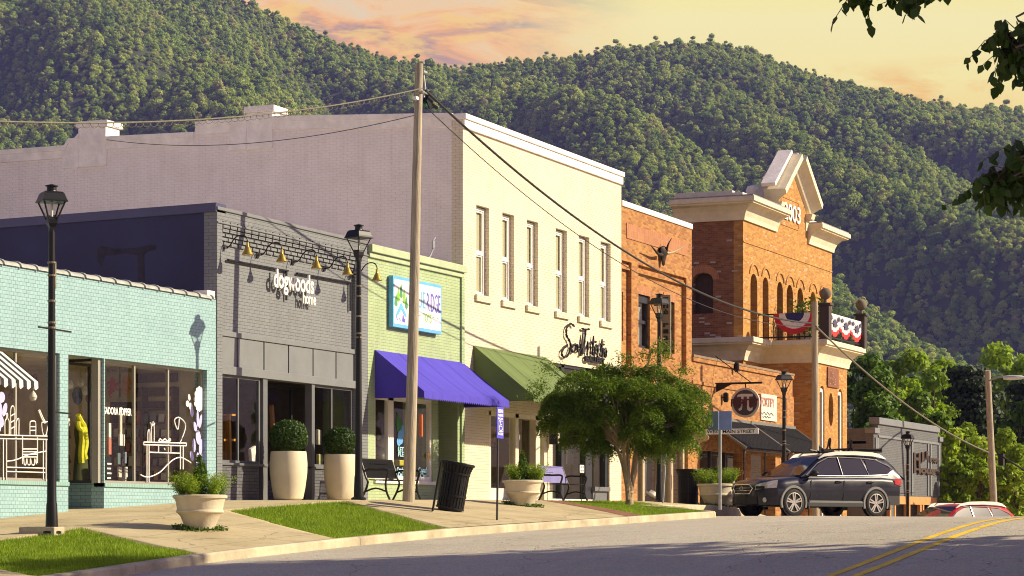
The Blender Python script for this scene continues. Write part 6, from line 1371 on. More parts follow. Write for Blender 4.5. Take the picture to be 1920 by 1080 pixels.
T = [(1620, 660, 960, 128, 110, 1, 'mid green tree rising directly right of the porch cornice'), (1690, 655, 930, 150, 130, 0, 'bright green tree behind the far grey building'), (1640, 690, 960, 118, 80, 1, 'darker tree between the porch and the far grey building'), (1750, 668, 940, 155, 130, 0, 'bright yellow green tree above the right end of the grey building'), (1800, 690, 960, 170, 120, 1, 'broad green tree left of the dark conifer'),
     (1890, 640, 960, 190, 140, 0, 'pale sunlit tree at the right edge behind the street light'), (1730, 730, 960, 125, 110, 1, 'dense green tree just behind the grey building'), (1830, 760, 960, 140, 110, 1, 'green tree below the dark conifer'), (1910, 745, 970, 135, 110, 1, 'dark green tree at the right edge below the street light'), (1700, 700, 940, 175, 140, 1, 'far tree showing over the bright one behind the grey building')]
for i, (px, a, b, D, w, kd, lab) in enumerate(T): tree('broadleaf_tree', lab, px, a, b, D, w, kd, 300 + i, 6500)
tree('conifer_tree', 'dark layered conifer standing left of the leaning utility pole', 1815, 675, 930, 132, 190, 2, 401, 7000, lob=22)
tree('conifer_tree', 'dark conifer at the right edge behind the leaning utility pole', 1925, 700, 960, 140, 150, 2, 402, 5000, lob=18)
Hd = [(1785, 800, 985, 108, 62), (1820, 790, 985, 112, 66), (1850, 815, 990, 108, 62), (1885, 800, 990, 112, 70), (1918, 830, 990, 108, 60), (1800, 850, 990, 104, 64), (1838, 858, 990, 103, 58), (1868, 862, 990, 103, 60), (1905, 866, 990, 103, 64), (1775, 870, 990, 104, 40)]
hl = ['leftmost tall yellow green bush beside the grey building', 'tall bush left of the leaning pole, under the conifer', 'bush directly behind the leaning utility pole', 'tall bush right of the leaning utility pole', 'bush at the right edge of the bank', 'low bush behind the roof of the red car', 'low bush left of the leaning pole foot', 'low bush at the foot of the leaning pole', 'low bush right of the leaning pole foot', 'narrow bush against the corner of the grey building']
for i, (px, a, b, D, w) in enumerate(Hd): tree('bush', hl[i], px, a, b, D, w, 3, 500 + i, 4200, 'bush', 'yellow green bushes on the far bank', leaf=.11, lob=12)
# ================================================================== STREET TREES BESIDE THE CAMERA (their shade falls on the road)
mNEAR = leafmat('near leaves', (.030, .060, .008), (.060, .115, .012), .35, .45, rnd=False)
def near_leaf(V, D_, U, s, r):
    "pointed ovate leaves: base point, direction along the midrib, side"
    n_ = len(V); sd = np.cross(D_, U); sd /= np.linalg.norm(sd, axis=1)[:, None] + 1e-9
    L = s * r.uniform(.7, 1.2, (n_, 1)); w = L * .36
    return np.stack([V, V + D_ * L * .32 + sd * w, V + D_ * L * .68 + sd * w * .72, V + D_ * L, V + D_ * L * .68 - sd * w * .72, V + D_ * L * .32 - sd * w], 1)
def street_tree(x, y, cz, rad, rz_, label, seed, n_=15000, boughs=()):
    r = np.random.default_rng(seed); gz = float(road_z(x, -20.)); t = thing('street_tree', label, 'tree', (x, y, gz), 'street trees on the near side of the road')
    V = []
    for i in range(26):
        d = r.normal(size=3); d /= np.linalg.norm(d); c = np.array((x, y, cz)) + d * np.array((rad, rad, rz_)) * r.uniform(.2, .8); q = r.normal(size=(n_ // 26, 3)); q /= np.linalg.norm(q, axis=1)[:, None]; V.append(c + q * r.uniform(.3, 1, (len(q), 1)) * rad * .36)
    V = np.concatenate(V); lv = [leaves(V, np.tile((0, 0, 1.), (len(V), 1)), .19, r, .62, .8)]
    o = tri_mesh('crown', lv[0], mNEAR, 4); adopt(o, t)
    mb = MB().tube([(x, y, gz - .2), (x + .1, y, gz + 2), (x, y + .1, cz)], [.28, .22, .14], 10)
    for i in range(12):
        d = r.normal(size=3); d /= np.linalg.norm(d); e = Vector((x, y, cz)) + Vector(d * np.array((rad, rad, rz_)) * .8); mb.tube([(x, y, gz + 2.6), Vector((x, y, cz - .6)).lerp(e, .4), e], [.12, .08, .03], 6)
    LV = []
    for pts, dens, sp in boughs:
        ps = [Vector(p) for p in pts]; q = smooth_line([tuple(p) for p in ps], 8); mb.tube(q, list(np.linspace(.012, .006, len(q))), 6)
        k = int(len(q) * .62)
        for c in q[k:]:
            for _ in range(dens):
                tw = Vector(c) + Vector(r.normal(size=3)) * sp * .55; e = tw + Vector((r.normal() * .10, r.normal() * .10, -abs(r.normal()) * .10 - .05)) ; mb.tube([c, tw, e], [.005, .004, .003], 4, cap=False)
                for u in np.linspace(0, 1, 6):
                    b_ = tw.lerp(e, u); LV.append((b_, Vector((r.normal() * .6, r.normal() * .6, -1.)).normalized()))
    if LV:
        Vv = np.array([v for v, _ in LV]); Dd = np.array([d for _, d in LV]); Uu = r.normal(size=Dd.shape); o2 = tri_mesh('hanging_leaves', near_leaf(Vv, Dd, Uu, .105, r), mNEAR, 6); adopt(o2, t)
    mb.build('trunk', mTRUNK, t, smooth=True, uv=False); return t
bt = Vector((26, -27.2, 7.2))
bg = []
for ends, dens, sp in (([(2060, 0), (1960, 60), (1870, 60)], 7, .20), ([(2060, 60), (1960, 95), (1900, 85)], 7, .18), ([(2060, 250), (1960, 300), (1850, 345)], 8, .24), ([(2050, 280), (1970, 320), (1895, 300)], 8, .22), ([(1800, -110), (1735, -60), (1705, -12)], 6, .12), ([(1760, -120), (1660, -70), (1605, -22)], 6, .10)):
    bg.append(([bt, *[PD(a, b, 19.5) for a, b in ends]], max(3, dens - 3), sp * .75))
street_tree(26, -28.8, 9.6, 5.8, 4.2, 'near street tree whose leafy boughs hang into the upper right corner', 61, 24000, bg)
far_ = street_tree(34.2, -29.0, 9.6, 5.8, 4.2, 'street tree beside the road further along, shading the asphalt', 62, 24000)
street_tree(37.2, -29.4, 12.6, 4.7, 2.4, 'tall street tree beside the road nearest the viewer, outside the picture', 63, 20000)
for i, (x, y, sc_, lab) in enumerate(((52, -43, 1.2, 'street tree across the road opposite the tall cream building'), (64, -45, 1.3, 'street tree across the road opposite the restaurant'), (77, -44, 1.25, 'street tree across the road beyond the crest'), (92, -46, 1.4, 'farthest street tree across the road down the hill'), (41, -47, 1.2, 'street tree across the road opposite the toy shop'))):
    o = dup(far_, (x, y, float(mid_z(x)) - .3), i * 1.3, lab); o.scale = (sc_,) * 3
# ================================================================== CARS
def carpaint(name, col):
    m, n = newmat(name); co = n('ShaderNodeTexCoord').outputs['Object']; t = n('ShaderNodeTexNoise', {'Vector': co, 'Scale': 2.5, 'Detail': 5}).outputs[0]
    fl = n('ShaderNodeTexNoise', {'Vector': co, 'Scale': 400}).outputs[0]
    finish(n, n('ShaderNodeBsdfPrincipled', {'Base Color': n.mix(n.remap(fl, .4, .7, 0, .4), col, tuple(min(1, c * 2 + .01) for c in col)), 'Metallic': .1, 'Roughness': n.remap(t, .3, .7, .25, .4), 'Coat Weight': .3, 'Specular IOR Level': .3, 'Coat Roughness': .05})); return m
mCLAD = mat('grey plastic cladding', (.030, .030, .031), .6, var=.1); mARCH = mat('grey arch moulding', (.20, .195, .18), .6, var=.1); mTYRE = mat('tyre rubber', (.018, .017, .016), .8, var=.3, scale=8); mRIM = mat('alloy rim', (.55, .52, .47), .3, .7, var=.06); mCHR = mat('chrome trim', (.62, .60, .56), .18, .9, var=.02)
mCGL = mat('tinted car glass', (.008, .009, .014), .06, var=.1, spec=.35); mHL = mat('headlight lens', (.45, .45, .44), .12, .3, var=.4, scale=9, spec=.8); mTL = mat('tail light lens', (.42, .012, .010), .15, var=.2, scale=9, spec=.8); mRAIL = mat('silver roof rail', (.60, .57, .50), .4, .35, var=.06)
def car(name, label, body_m, rack):
    t = thing(name, label, 'car', (0, 0, 0)); H_ = .92
    xf = lambda y: 2.33 - .44 * min(1, abs(y) / H_) ** 2.6
    def hw(x): return H_ * (1 if x < 1.89 else max(.001, (2.33 - x) / .44) ** (1 / 2.6)) * (1 if x > -2.2 else max(.02, 1 - ((-2.2 - x) / .30) ** 2.2 * .9))
    def top(x): return np.interp(x, [-2.5, -2.35, -1.6, .75, 1.2, 1.8, 2.15, 2.33], [.92, 1.02, 1.06, 1.03, .995, .93, .86, .74])
    def bot(x): return np.interp(x, [-2.5, -2.3, -1.8, 1.8, 2.2, 2.33], [.50, .36, .26, .24, .25, .34])
    X = [-2.5, -2.47, -2.42, -2.34, -2.2, -1.9, -1.6, -1., -.3, .4, .9, 1.3, 1.6, 1.89, 2.0, 2.1, 2.18, 2.25, 2.29, 2.32, 2.33]; rings = []
    for x in X:
        w, zt, zb = hw(x), top(x), bot(x); crown = .035 if x > .8 else 0
        half = [(0, zb), (w * .7, zb), (w * .95, zb + .07), (w * .985, .50), (w, .66), (w * .985, zt - .14), (w * .95, zt - .055), (w * .87, zt - .01), (w * .6, zt + crown * .7), (0, zt + crown)]
        rings.append([(x, y, z) for y, z in half] + [(x, -y, z) for y, z in half[-2:0:-1]])
    mb = MB(); mb.loft(rings)
    # roof and pillars
    bx = [(-2.42, 1.02), (-2.2, 1.30), (-1.95, 1.52), (-1.6, 1.575), (-.9, 1.61), (-.2, 1.605), (.15, 1.56), (.55, 1.36), (1.08, 1.02)]
    def gy(z): return .86 - .235 * (z - 1.0) / .6
    gr = []
    for x, zr in bx:
        ys_ = [gy(1.0) * (.96 if x < -2.3 or x > 1 else 1), gy(min(zr, 1.0 + (zr - 1) * .55)), gy(zr) + .0, gy(zr) - .06, gy(zr) - .30]; zs_ = [.98, 1.0 + (zr - 1) * .55, zr - .05, zr - .005, zr + .02]
        half = list(zip(ys_, zs_)) + [(0, zr + .028)]; gr.append([(x, y, z) for y, z in half] + [(x, -y, z) for y, z in half[-2::-1]])
    mb.loft(gr, closed=False)
    o = mb.build('body', body_m, t, smooth=True, uv=False)
    def side(poly, off, sgn, th=.006): return MB().plate([(a, b) for a, b in poly], [], lambda a, b, c: (a, sgn * (gy(b) + off - (0 if off < .02 else 0)), b), th)
    W_ = {'front': [(.84, 1.07), (.40, 1.36), (.02, 1.50), (-.22, 1.52), (-.26, 1.08)], 'rear': [(-.34, 1.08), (-.30, 1.52), (-1.10, 1.50), (-1.16, 1.10)], 'quarter': [(-1.22, 1.10), (-1.18, 1.495), (-1.55, 1.47), (-1.92, 1.31), (-2.02, 1.22), (-1.86, 1.13)]}
    for s in (1, -1):
        for k_, poly in W_.items():
            side(poly, .012, s).build('side_window', mCGL, t, uv=False)
        tr = MB(); up = [(.93, 1.05), (.44, 1.38), (.04, 1.535), (-.3, 1.55), (-1.1, 1.535), (-1.57, 1.50), (-1.95, 1.34), (-2.08, 1.23), (-1.88, 1.105), (-1.2, 1.075), (-.3, 1.05), (.93, 1.045)]
        tr.tube([(a, s * (gy(b) + .013), b) for a, b in up], .013, 5); tr.bar((-.30, s * (gy(1.07) + .01), 1.07), (-.26, s * (gy(1.53) + .01), 1.53), .012, .055, up=(0, 1, 0)); tr.bar((-1.20, s * (gy(1.09) + .012), 1.09), (-1.05, s * (gy(1.52) + .012), 1.52), .012, .028, up=(0, 1, 0)); tr.build('window_trim', mCHR, t, uv=False)
        for x0 in (-.02, -1.08):
            MB().tube(smooth_line([(x0, s * .905, .90), (x0 - .05, s * .945, .905), (x0 - .17, s * .945, .905), (x0 - .22, s * .905, .90)], 3), .016, 6).build('door_handle', body_m, t, smooth=True, uv=False)
        sm = MB()
        for x0 in (.82, -.28, -1.2): sm.bar((x0, s * .917, .38), (x0 - .03, s * .915, .93), .006, .02, up=(1, 0, 0))
        sm.build('door_seam', mBLACKM, t, uv=False)
        mr = MB(); c = Vector((.78, s * 1.02, 1.10)); mr.loft([[c + Vector((q, math.cos(a) * .11 * w, math.sin(a) * .085 * w)) for a in np.linspace(0, 6.28, 11)[:-1]] for q, w in ((-.07, .85), (-.05, 1), (.03, .95), (.09, .6), (.11, .2))]); mr.bar((.80, s * .86, 1.05), c, .05, .04); mr.build('mirror', mBLACKM, t, smooth=True, uv=False)
        rl = MB(); rl.loft([[(x, s * (y_ + dy), z_ + dz) for dy, dz in ((-.03, 0), (.035, 0), (.025, .055 + h), (-.02, .055 + h))] for x, y_, z_, h in ((.32, .60, 1.49, -.04), (.15, .62, 1.555, .02), (-.25, .63, 1.60, .04), (-.9, .63, 1.61, .045), (-1.5, .62, 1.59, .05), (-1.75, .61, 1.56, .03), (-1.95, .6, 1.52, -.03))]); rl.build('roof_rail', mRAIL, t, smooth=True, uv=False)
        # cladding: arches, sill
        for xw in (1.372, -1.372):
            a = MB(); an = np.linspace(-.35, math.pi + .35, 22); a.loft([[(xw + r_ * math.cos(q), s * y_, .345 + r_ * math.sin(q)) for r_, y_ in ((.375, .90), (.375, .942), (.425, .945), (.44, .915))] for q in an], closed=False); a.build('wheel_arch', mARCH, t, smooth=True, uv=False)
            wl = MB(); wl.lathe([(.001, s * .925), (.385, s * .925), (.385, s * .80)], (xw, 0, .345), 26, 'y', cap=False); wl.build('wheel_well', mBLACKM, t, uv=False)
            tyre = MB().lathe([(.23, -.11), (.31, -.115), (.335, -.10), (.343, -.06), (.343, .06), (.335, .10), (.31, .115), (.23, .11)], (xw, s * .835, .343), 32, 'y', cap=False)
            wh_ = tyre.build('wheel', mTYRE, t, smooth=True, uv=False)
            rm = MB(); yo = s * .945; rm.lathe([(.245, s * .02), (.275, s * .108), (.238, s * .115), (.225, s * .03)], (xw, s * .835, .343), 30, 'y', cap=False); rm.lathe([(.055, 0), (.05, s * .02), (.001, s * .024)], (xw, yo - s * .03, .343), 14, 'y', cap=False)
            for k in range(5):
                for d in (-.16, .16):
                    q = 2 * math.pi * k / 5 + .3; p0 = Vector((xw + .04 * math.cos(q + d * 2), yo - s * .015, .343 + .04 * math.sin(q + d * 2))); p1 = Vector((xw + .24 * math.cos(q + d), yo - s * .005, .343 + .24 * math.sin(q + d))); rm.bar(p0, p1, .036, .02, up=(0, 1, 0))
            rm.build('rim', mRIM, wh_, smooth=False, uv=False)
            MB().lathe([(.001, 0), (.22, 0)], (xw, s * .86, .343), 20, 'y', cap=False).build('brake_shade', mBLACKM, wh_, uv=False)
        sl_ = MB(); sl_.loft([[(x, s * .90, .235), (x, s * .945, .25), (x, s * .945, .345), (x, s * .915, .40), (x, s * .90, .40)] for x in (.93, .5, -.5, -.93)]); sl_.build('sill_cladding', mCLAD, t, uv=False)
        mf = MB().box(.86, .90, min(s * .80, s * .95), max(s * .80, s * .95), .17, .42).box(-1.86, -1.82, min(s * .80, s * .95), max(s * .80, s * .95), .17, .40); mf.build('mud_flap', mCLAD, t, uv=False)
        hl = MB(); rows = []
        for y in np.linspace(.44, .885, 10):
            u = (y - .44) / .445; rows.append([(xf(y) + .012 - .03 * v - .10 * max(0, u - .6), s * (y + .018), .66 + .06 * u + v * (.13 + .07 * u)) for v in (0, .5, 1)])
        hl.loft(rows, closed=False); hl.build('headlight', mHL, t, smooth=True, uv=False)
        h2 = MB(); h2.loft([[(xf(y) + .018, s * (y + .02), z_) for z_ in (.685, .755)] for y in np.linspace(.47, .68, 5)], closed=False); h2.build('headlight_eye', mBLACKM, t, uv=False)
        MB().lathe([(.07, 0), (.06, .025), (.001, .03)], (xf(.66) - .005, s * .70, .40), 16, 'x', cap=False).build('fog_lamp', mHL, t, smooth=True, uv=False)
        tl = MB(); tl.loft([[(x, s * (hw(x) * .985 + .012), z_) for z_ in (.86 - .03 * i, .93, 1.0 - .0 * i)] for i, x in enumerate((-2.02, -2.15, -2.28, -2.38, -2.44))], closed=False); tl.build('tail_light', mTL, t, smooth=True, uv=False)
        cb = MB(); cb.loft([[(x, s * (hw(x) * .97 + .02), z_) for z_ in (.27, .36, .47)] for x in (2.22, 2.1, 1.98, 1.82)], closed=False); cb.build('bumper_cladding', mCLAD, t, smooth=True, uv=False)
        cb = MB(); cb.loft([[(x, s * (hw(x) * .975 + .02), z_) for z_ in (.30, .40, .55)] for x in (-1.8, -2.0, -2.2, -2.35, -2.44)], closed=False); cb.build('bumper_cladding', mCLAD, t, smooth=True, uv=False)
    ws = MB(); ws.loft([[(x, y, z + .014) for x, y, z in ((xx + .012, yy * sc_, zz_ ) for yy in np.linspace(-.76, .76, 9))] for xx, zz_, sc_ in ((1.04, 1.045, 1.), (.78, 1.215, .94), (.53, 1.375, .86), (.22, 1.535, .78))], closed=False); ws.build('windscreen', mCGL, t, smooth=True, uv=False)
    rw = MB(); rw.loft([[(xx - .014, yy * sc_, zz_) for yy in np.linspace(-.7, .7, 7)] for xx, zz_, sc_ in ((-2.38, 1.08, 1.), (-2.2, 1.31, .95), (-2.0, 1.47, .88))], closed=False); rw.build('rear_window', mCGL, t, smooth=True, uv=False)
    g = MB(); hx = [(-.40, .70), (-.30, .80), (.30, .80), (.40, .70), (.30, .56), (-.30, .56)]; gx_ = lambda a: xf(a) + .008
    g.plate(hx, [], lambda a, b, c: (gx_(a) + .004 - c, a, b), .02); g.build('grille', mBLACKM, t, uv=False)
    gf = MB().tube([(gx_(a) + .012, a, b) for a, b in hx + hx[:1]], .016, 5)
    for z_ in (.64, .71): gf.tube([(gx_(a) + .01, a, z_) for a in np.linspace(-.34, .34, 7)], .010, 5)
    gf.tube([(gx_(0) + .02 + 0 * a, .07 * math.cos(a), .70 + .045 * math.sin(a)) for a in np.linspace(0, 6.283, 13)], .009, 5); gf.build('grille_surround', mCHR, t, uv=False)
    MB().loft([[(xf(y) + .010, y, z_) for z_ in (.30, .50)] for y in np.linspace(-.52, .52, 9)], closed=False).build('lower_grille', mBLACKM, t, uv=False)
    MB().box(2.335, 2.345, -.16, .16, .43, .52).build('number_plate', mBLACKM, t, uv=False)
    cr = MB()
    for x in (-.15, -.95): cr.tube([(x, -.64, 1.68), (x, .64, 1.68)], .02, 6)
    cr.build('cross_bar', mBLACKM, t, uv=False)
    if rack:
        for x0, sx in ((.0, 1), (-.72, 1)):
            k = MB(); k.tube(smooth_line([(x0, .45, 1.70), (x0 - .12, .45, 1.80), (x0 - .17, .45, 2.0), (x0 - .22, .45, 2.02), (x0 - .20, .45, 1.8), (x0 - .28, .45, 1.70)], 4), .025, 6).obox((x0 - .13, .45, 1.72), (.36, .10, .06)).tube([(x0 + .05, .3, 1.69), (x0 + .35, .3, 1.73)], .03, 6); k.build('bike_carrier', mBLACKM, t, smooth=True, uv=False)
        bk = MB(); rectframe(bk, -1.85, -.85, 1.70, 1.80, -.60, -.57, .025); rectframe(bk, -1.85, -.85, 1.70, 1.80, .57, .60, .025)
        for i in range(9): bk.tube([(-1.82 + i * .12, -.58, 1.71), (-1.82 + i * .12, .58, 1.71)], .014, 5)
        bk.box(-1.86, -1.83, -.6, .6, 1.70, 1.81); bk.box(-.87, -.84, -.6, .6, 1.76, 1.80); bk.build('roof_basket', mBLACKM, t, uv=False)
    return t
ca = car('parked_car', 'dark navy wagon with silver roof rails and rack parked at the crest of the road', carpaint('navy car paint', (.009, .009, .018)), True)
ca.location = (61.1, -6.55, G(61.0, -6.8) - .005); ca.rotation_euler = (0, R(-.3), math.atan2(.566, -.824))
cr_ = car('parked_car', 'red wagon mostly hidden beyond the crest, only its roof and windows showing', carpaint('red car paint', (.45, .015, .012)), False)
x2, y2 = 74.5, -7.0; cr_.location = (x2, y2, Zx(x2, y2, 943) - 1.66); cr_.rotation_euler = (0, 0, math.atan2(.5, -.86))
# ================================================================== GOODS SEEN THROUGH THE SHOP WINDOWS
r = np.random.default_rng(77)
cm = [mat('card stock %d' % i, c, .7, var=.15, scale=14) for i, c in enumerate([(.60, .54, .42), (.32, .30, .24), (.50, .30, .10), (.10, .16, .16), (.48, .16, .10), (.62, .60, .56), (.22, .25, .32)])]
mSHELF = mat('dark shelf wood', (.12, .075, .042), .7, var=.3, stretch=(1, 6, 6)); zfl = zs - .5
XW = X1C - .10; SY0, SY1 = Ys(322, XW - .25), Ys(207, XW - .25)
sh = thing('display_shelf', 'tall dark wooden shelf unit on the side wall behind the desk drawing', 'shelf', (XW - .1, (SY0 + SY1) / 2, zfl)); m = MB()
levs = [zfl + .30 + i * .29 for i in range(7)]
for z_ in levs: m.box(XW - .24, XW - .02, SY0, SY1, z_, z_ + .025)
for y in (SY0, (SY0 + SY1) / 2, SY1): m.box(XW - .24, XW - .01, y - .02, y + .02, zfl, levs[-1] + .45)
m.build('rack', mSHELF, sh, uv=False); m = MB()
for i in range(9): m.box(XW - .03, XW - .01, SY0, SY1, zfl + .35 + i * .28, zfl + .53 + i * .28)
m.build('slat_back', mSHELF, sh, uv=False)
for z_ in levs[:-1]:
    y = SY0 + .06
    while y < SY1 - .12:
        w, h = r.uniform(.08, .14), r.uniform(.13, .22)
        o = MB().obox((XW - .16, y + w / 2, z_ + .03 + h / 2), (.015, w, h), (0, R(8), 0)).build('greeting_card', cm[r.integers(0, 7)], uv=False); tag(o, 'small greeting card standing on the dark shelves behind the desk drawing', 'card', 'greeting cards on the dark shelves'); y += w + r.uniform(.03, .08)
for i, (px, lab) in enumerate(((211, 'botanical poster with red flowers high behind the glass lettering'), (238, 'botanical poster with orange blooms right of the other poster'))):
    c = PS(px, 722, XW - .3); t = thing('poster', lab, 'poster', c); MB().box(c.x, c.x + .015, c.y - .15, c.y + .15, c.z - .34, c.z + .36).build('sheet', mat('aged poster paper', (.36, .32, .20), .8), t, uv=False)
    V = np.array([(c.x - .006 - r.uniform(0, .004), c.y + r.normal() * .05, c.z + r.normal() * .10) for _ in range(40)]); o = tri_mesh('flower_print', leaves(V, np.tile((-1., 0, 0), (40, 1)), .04, r, .8, .02), mat('poster bloom %d' % i, ((.42, .07, .05), (.46, .18, .03))[i], .8, var=.4, scale=8), 4); adopt(o, t)
    text('lettering', 'BOTANIC', 0, .26, .26, .33, 0, mINTD, t, .002, frame=lambda a, b, cc, c=c: (c.x - .002 - cc, c.y + .13 - a, c.z + b))
# things in the corner window: cards, dressed mannequin, pendants
for j in range(5):
    for i in range(3):
        c = P(119 + i * 4.5, 792 + j * 23, 1.2); o = MB().obox(c, (.09, .05, .15), (R(-10), 0, .1 * i)).build('card_pack', cm[(0, 4, 5, 0, 4, 5, 0)[(i + j * 2) % 7]], uv=False); tag(o, 'pale or red card pack in the wire rack left of the yellow scarf', 'card', 'card packs in the corner window')
ms_ = thing('mannequin', 'dark dress form draped with a bright yellow scarf in the corner window', 'mannequin', P(152, 905, 1.0)); b_ = P(152, 905, 1.0); Hh = P(152, 780, 1.0).z - b_.z
vloft(b_, [(.20, 0), (.17, .3 * Hh), (.13, .55 * Hh), (.17, .75 * Hh), (.15, .88 * Hh), (.05, .95 * Hh), (.055, 1.0 * Hh)]).build('dress', mat('olive dress', (.06, .065, .02), .9), ms_, smooth=True, uv=False)
mSC = mat('yellow scarf', (.60, .58, .02), .7, var=.25, scale=10)
for k_, pts in enumerate(([(146, 778), (152, 790), (158, 800), (154, 806), (147, 800), (146, 790)], [(153, 800), (154, 825), (152, 850), (153, 868)], [(158, 802), (161, 830), (158, 850), (160, 860)])): MB().tube([P(a, b, .84) for a, b in smooth_line(pts, 4)], .06 if k_ else .05, 7).build('scarf', mSC, ms_, smooth=True, uv=False)
for k_, (px, z0, z1, kk) in enumerate(((131, 680, 716, 0), (151, 680, 712, 0), (160, 680, 728, 1), (166, 680, 747, 2), (143, 680, 742, 3), (54, 690, 712, 2), (66, 690, 708, 2), (62, 700, 738, 1), (22, 690, 742, 2))):
    Y = 1.35 if px > 100 else .8; a, b = P(px, z0, Y), P(px, z1, Y); b.x = a.x; t = thing('pendant', 'hanging glass or wooden trinket on a cord in the %s window' % ('corner' if px > 100 else 'left'), 'ornament', a, 'trinkets hanging in the mint shop windows')
    MB().tube([a, b], .005, 4).build('cord', mALU, t, uv=False)
    if kk == 3: MB().lathe([(.001, .03), (.10, .02), (.17, -.02), (.17, -.03), (.001, -.0)], b, 20, 'y', cap=False).build('dish', mat('dark glazed dish', (.03, .05, .07), .25), t, smooth=True, uv=False)
    else: MB().lathe([(.01, .05), (.05, .0), (.075, -.06), (.05, -.12), (.01, -.14)] if kk < 2 else [(.02, -.02), (.075, -.02), (.075, .02), (.02, .02), (.02, -.02)], b, 12, 'z' if kk < 2 else 'y', cap=False).build('trinket', mBULB if kk < 2 else mat('turned wood', (.14, .07, .03), .6), t, smooth=True, uv=False)
for k_, (px, py, w, h, ci) in enumerate(((205, 808, .12, .3, 5), (205, 836, .14, .33, 4), (226, 790, .10, .55, 0), (228, 825, .26, .22, 5), (222, 860, .14, .22, 3), (234, 858, .12, .22, 6), (224, 885, .16, .2, 0), (236, 885, .12, .2, 5), (234, 902, .1, .15, 0))):
    c = P(px, py, .9); o = MB().obox(c, (w, .03, h), (0, 0, .2)).build('print', cm[ci], uv=False); tag(o, 'small print or card in the tower display behind the glass lettering', 'card', 'prints in the tower display')
nb = thing('chalk_board', 'small black board with white writing at the foot of the lettered window', 'board', P(205, 880, .5)); c = P(205, 880, .5); MB().box(c.x - .12, c.x + .12, .5, .53, c.z - .26, c.z + .24).build('panel', mBLACKM, nb, uv=False); m = MB(); [m.box(c.x - .08, c.x + .05 + .03 * (i % 2), .494, .5, c.z - .18 + i * .09, c.z - .15 + i * .09) for i in range(4)]; m.build('chalk_line', mDECAL, nb, uv=False)
# grey shop window goods
es = thing('easel', 'orange wooden easel standing behind the left pane of the grey shop', 'easel', P(430, 870, .8)); m = MB(); mOW = mat('orange varnished wood', (.50, .22, .03), .5, var=.2, stretch=(6, 6, 1))
m.bar(P(421, 866, .8), P(423, 776, .8), .06).bar(P(430, 868, .7), P(428, 776, .7), .08).bar(P(418, 778, .75), P(442, 778, .75), .04).bar(P(418, 825, .72), P(442, 825, .72), .05); m.build('frame', mOW, es, uv=False)
for k_, (px, py, w, h, cc, lab) in enumerate(((474, 856, .35, .40, (.55, .53, .50), 'crumpled white cloth bundle low behind the second pane'), (597, 820, .22, .34, (.50, .47, .38), 'small pale framed print behind the right panes'), (599, 862, .28, .25, (.52, .50, .20), 'yellowish box standing behind the right panes'), (511, 790, .14, .75, (.35, .17, .10), 'reddish plank leaning inside the dark doorway'))):
    c = P(px, py, .75 if k_ != 3 else 1.3); t = MB(); t.obox(c, (w, .08, h), (0, R(-14) if k_ in (0, 3) else 0, .2))
    if k_ == 0: t.obox(c + Vector((.12, -.05, -.05)), (.14, .1, .4), (0, R(20), .4))
    o = t.build(('cloth_bundle', 'framed_print', 'box', 'plank')[k_], mat('goods tone %d' % k_, cc, .7, var=.25, scale=6), bevel=.02, uv=False); tag(o, lab, ('cloth', 'picture', 'box', 'plank')[k_])
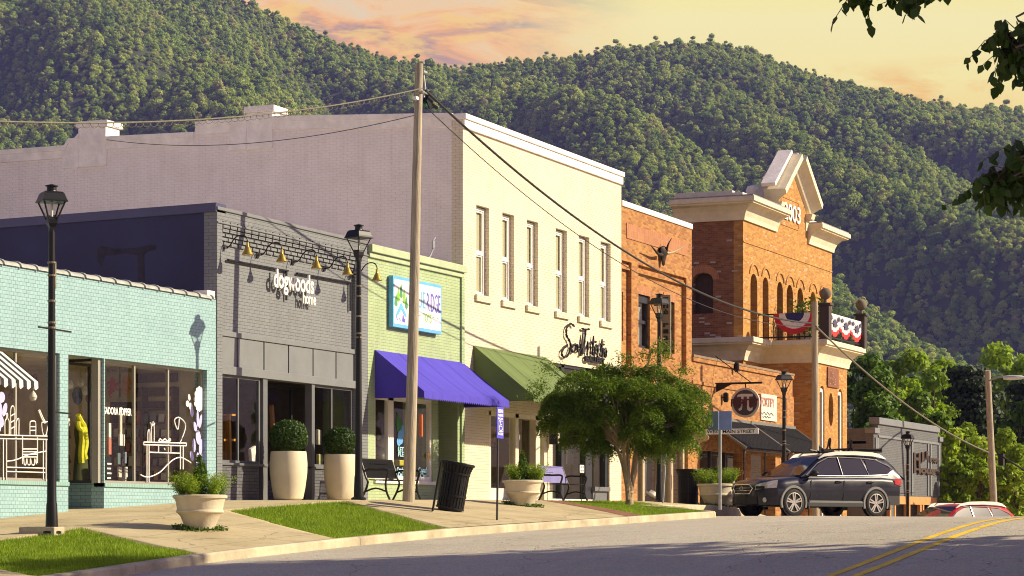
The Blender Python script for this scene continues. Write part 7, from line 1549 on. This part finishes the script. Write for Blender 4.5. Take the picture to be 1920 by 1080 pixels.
# toy shop window goods
pt = thing('plush_toy', 'large white plush toy sitting in the left pane of the green shop', 'toy', P(714, 870, .6)); b_ = P(714, 868, .6); mPL = mat('white plush', (.62, .60, .56), .95, var=.1, scale=20, bump=.5)
sph = lambda c, q, n=12: [(q * math.sin(a) + .0005, -q * math.cos(a)) for a in np.linspace(.02, 3.12, n)]
MB().lathe(sph(0, .20), b_ + Vector((0, 0, .2)), 16).build('torso', mPL, pt, smooth=True, uv=False); MB().lathe(sph(0, .15), b_ + Vector((.0, -.05, .48)), 16).lathe(sph(0, .085), b_ + Vector((.10, -.15, .44)), 12).build('head', mPL, pt, smooth=True, uv=False)
for dx in (-.12, .10): MB().lathe(sph(0, .06), b_ + Vector((dx, -.0, .60)), 10).build('ear', mPL, pt, smooth=True, uv=False)
ts = [(717, 885, .36, .24, (.16, .09, .04), 'brown toy crate under the white plush toy'), (748, 868, .30, .14, (.50, .45, .03), 'yellow green toy behind the middle pane'), (795, 868, .22, .10, (.50, .03, .02), 'red toy behind the right pane'), (795, 858, .12, .14, (.02, .02, .02), 'black toy cap on top of the red toy'), (806, 834, .10, .5, (.60, .60, .58), 'white poster strip at the right edge of the toy window')]
for k_, (px, py, w, h, cc, lab) in enumerate(ts):
    Y = .6 if k_ < 4 else .16; c = P(px, py, Y); o = MB().obox(c, (w, .2 if k_ < 4 else .02, h)).build(('crate', 'toy', 'toy', 'toy', 'poster')[k_], mat('toy tone %d' % k_, cc, .5, var=.2), bevel=.03 if k_ < 4 else 0, uv=False); tag(o, lab, ('crate', 'toy', 'toy', 'toy', 'poster')[k_])
for px, py, w, h, cc, lab in ((924, 818, .5, .6, (.40, .10, .05), 'red and yellow painting in the gallery doorway'), (957, 818, .3, .95, (.14, .04, .30), 'tall violet painting behind the gallery window')):
    c = P(px, py, 1.5); t = thing('painting', lab, 'painting', c); MB().box(c.x - w / 2, c.x + w / 2, 1.5, 1.54, c.z - h / 2, c.z + h / 2).build('frame', mSHELF, t, uv=False); MB().box(c.x - w / 2 + .03, c.x + w / 2 - .03, 1.494, 1.5, c.z - h / 2 + .03, c.z + h / 2 - .03).build('canvas', mat('painted canvas ' + lab[:5], cc, .6, var=.7, scale=6, col2=(.5, .35, .1)), t, uv=False)
# ================================================================== HAZE OVER THE VALLEY
def haze():
    m, n = newmat('valley haze'); v = n('ShaderNodeVolumePrincipled', {'Color': (.34, .34, 1.), 'Density': HAZE, 'Anisotropy': .0}); o = n('ShaderNodeOutputMaterial'); n.nt.links.new(v.outputs[0], o.inputs[1])
    mb = MB().box(-950, 2650, -1450, 1550, -8, 560); b = mb.build('haze', m, uv=False); b['kind'] = 'stuff'; b.display_type = 'WIRE'
HAZE = .0001
haze()
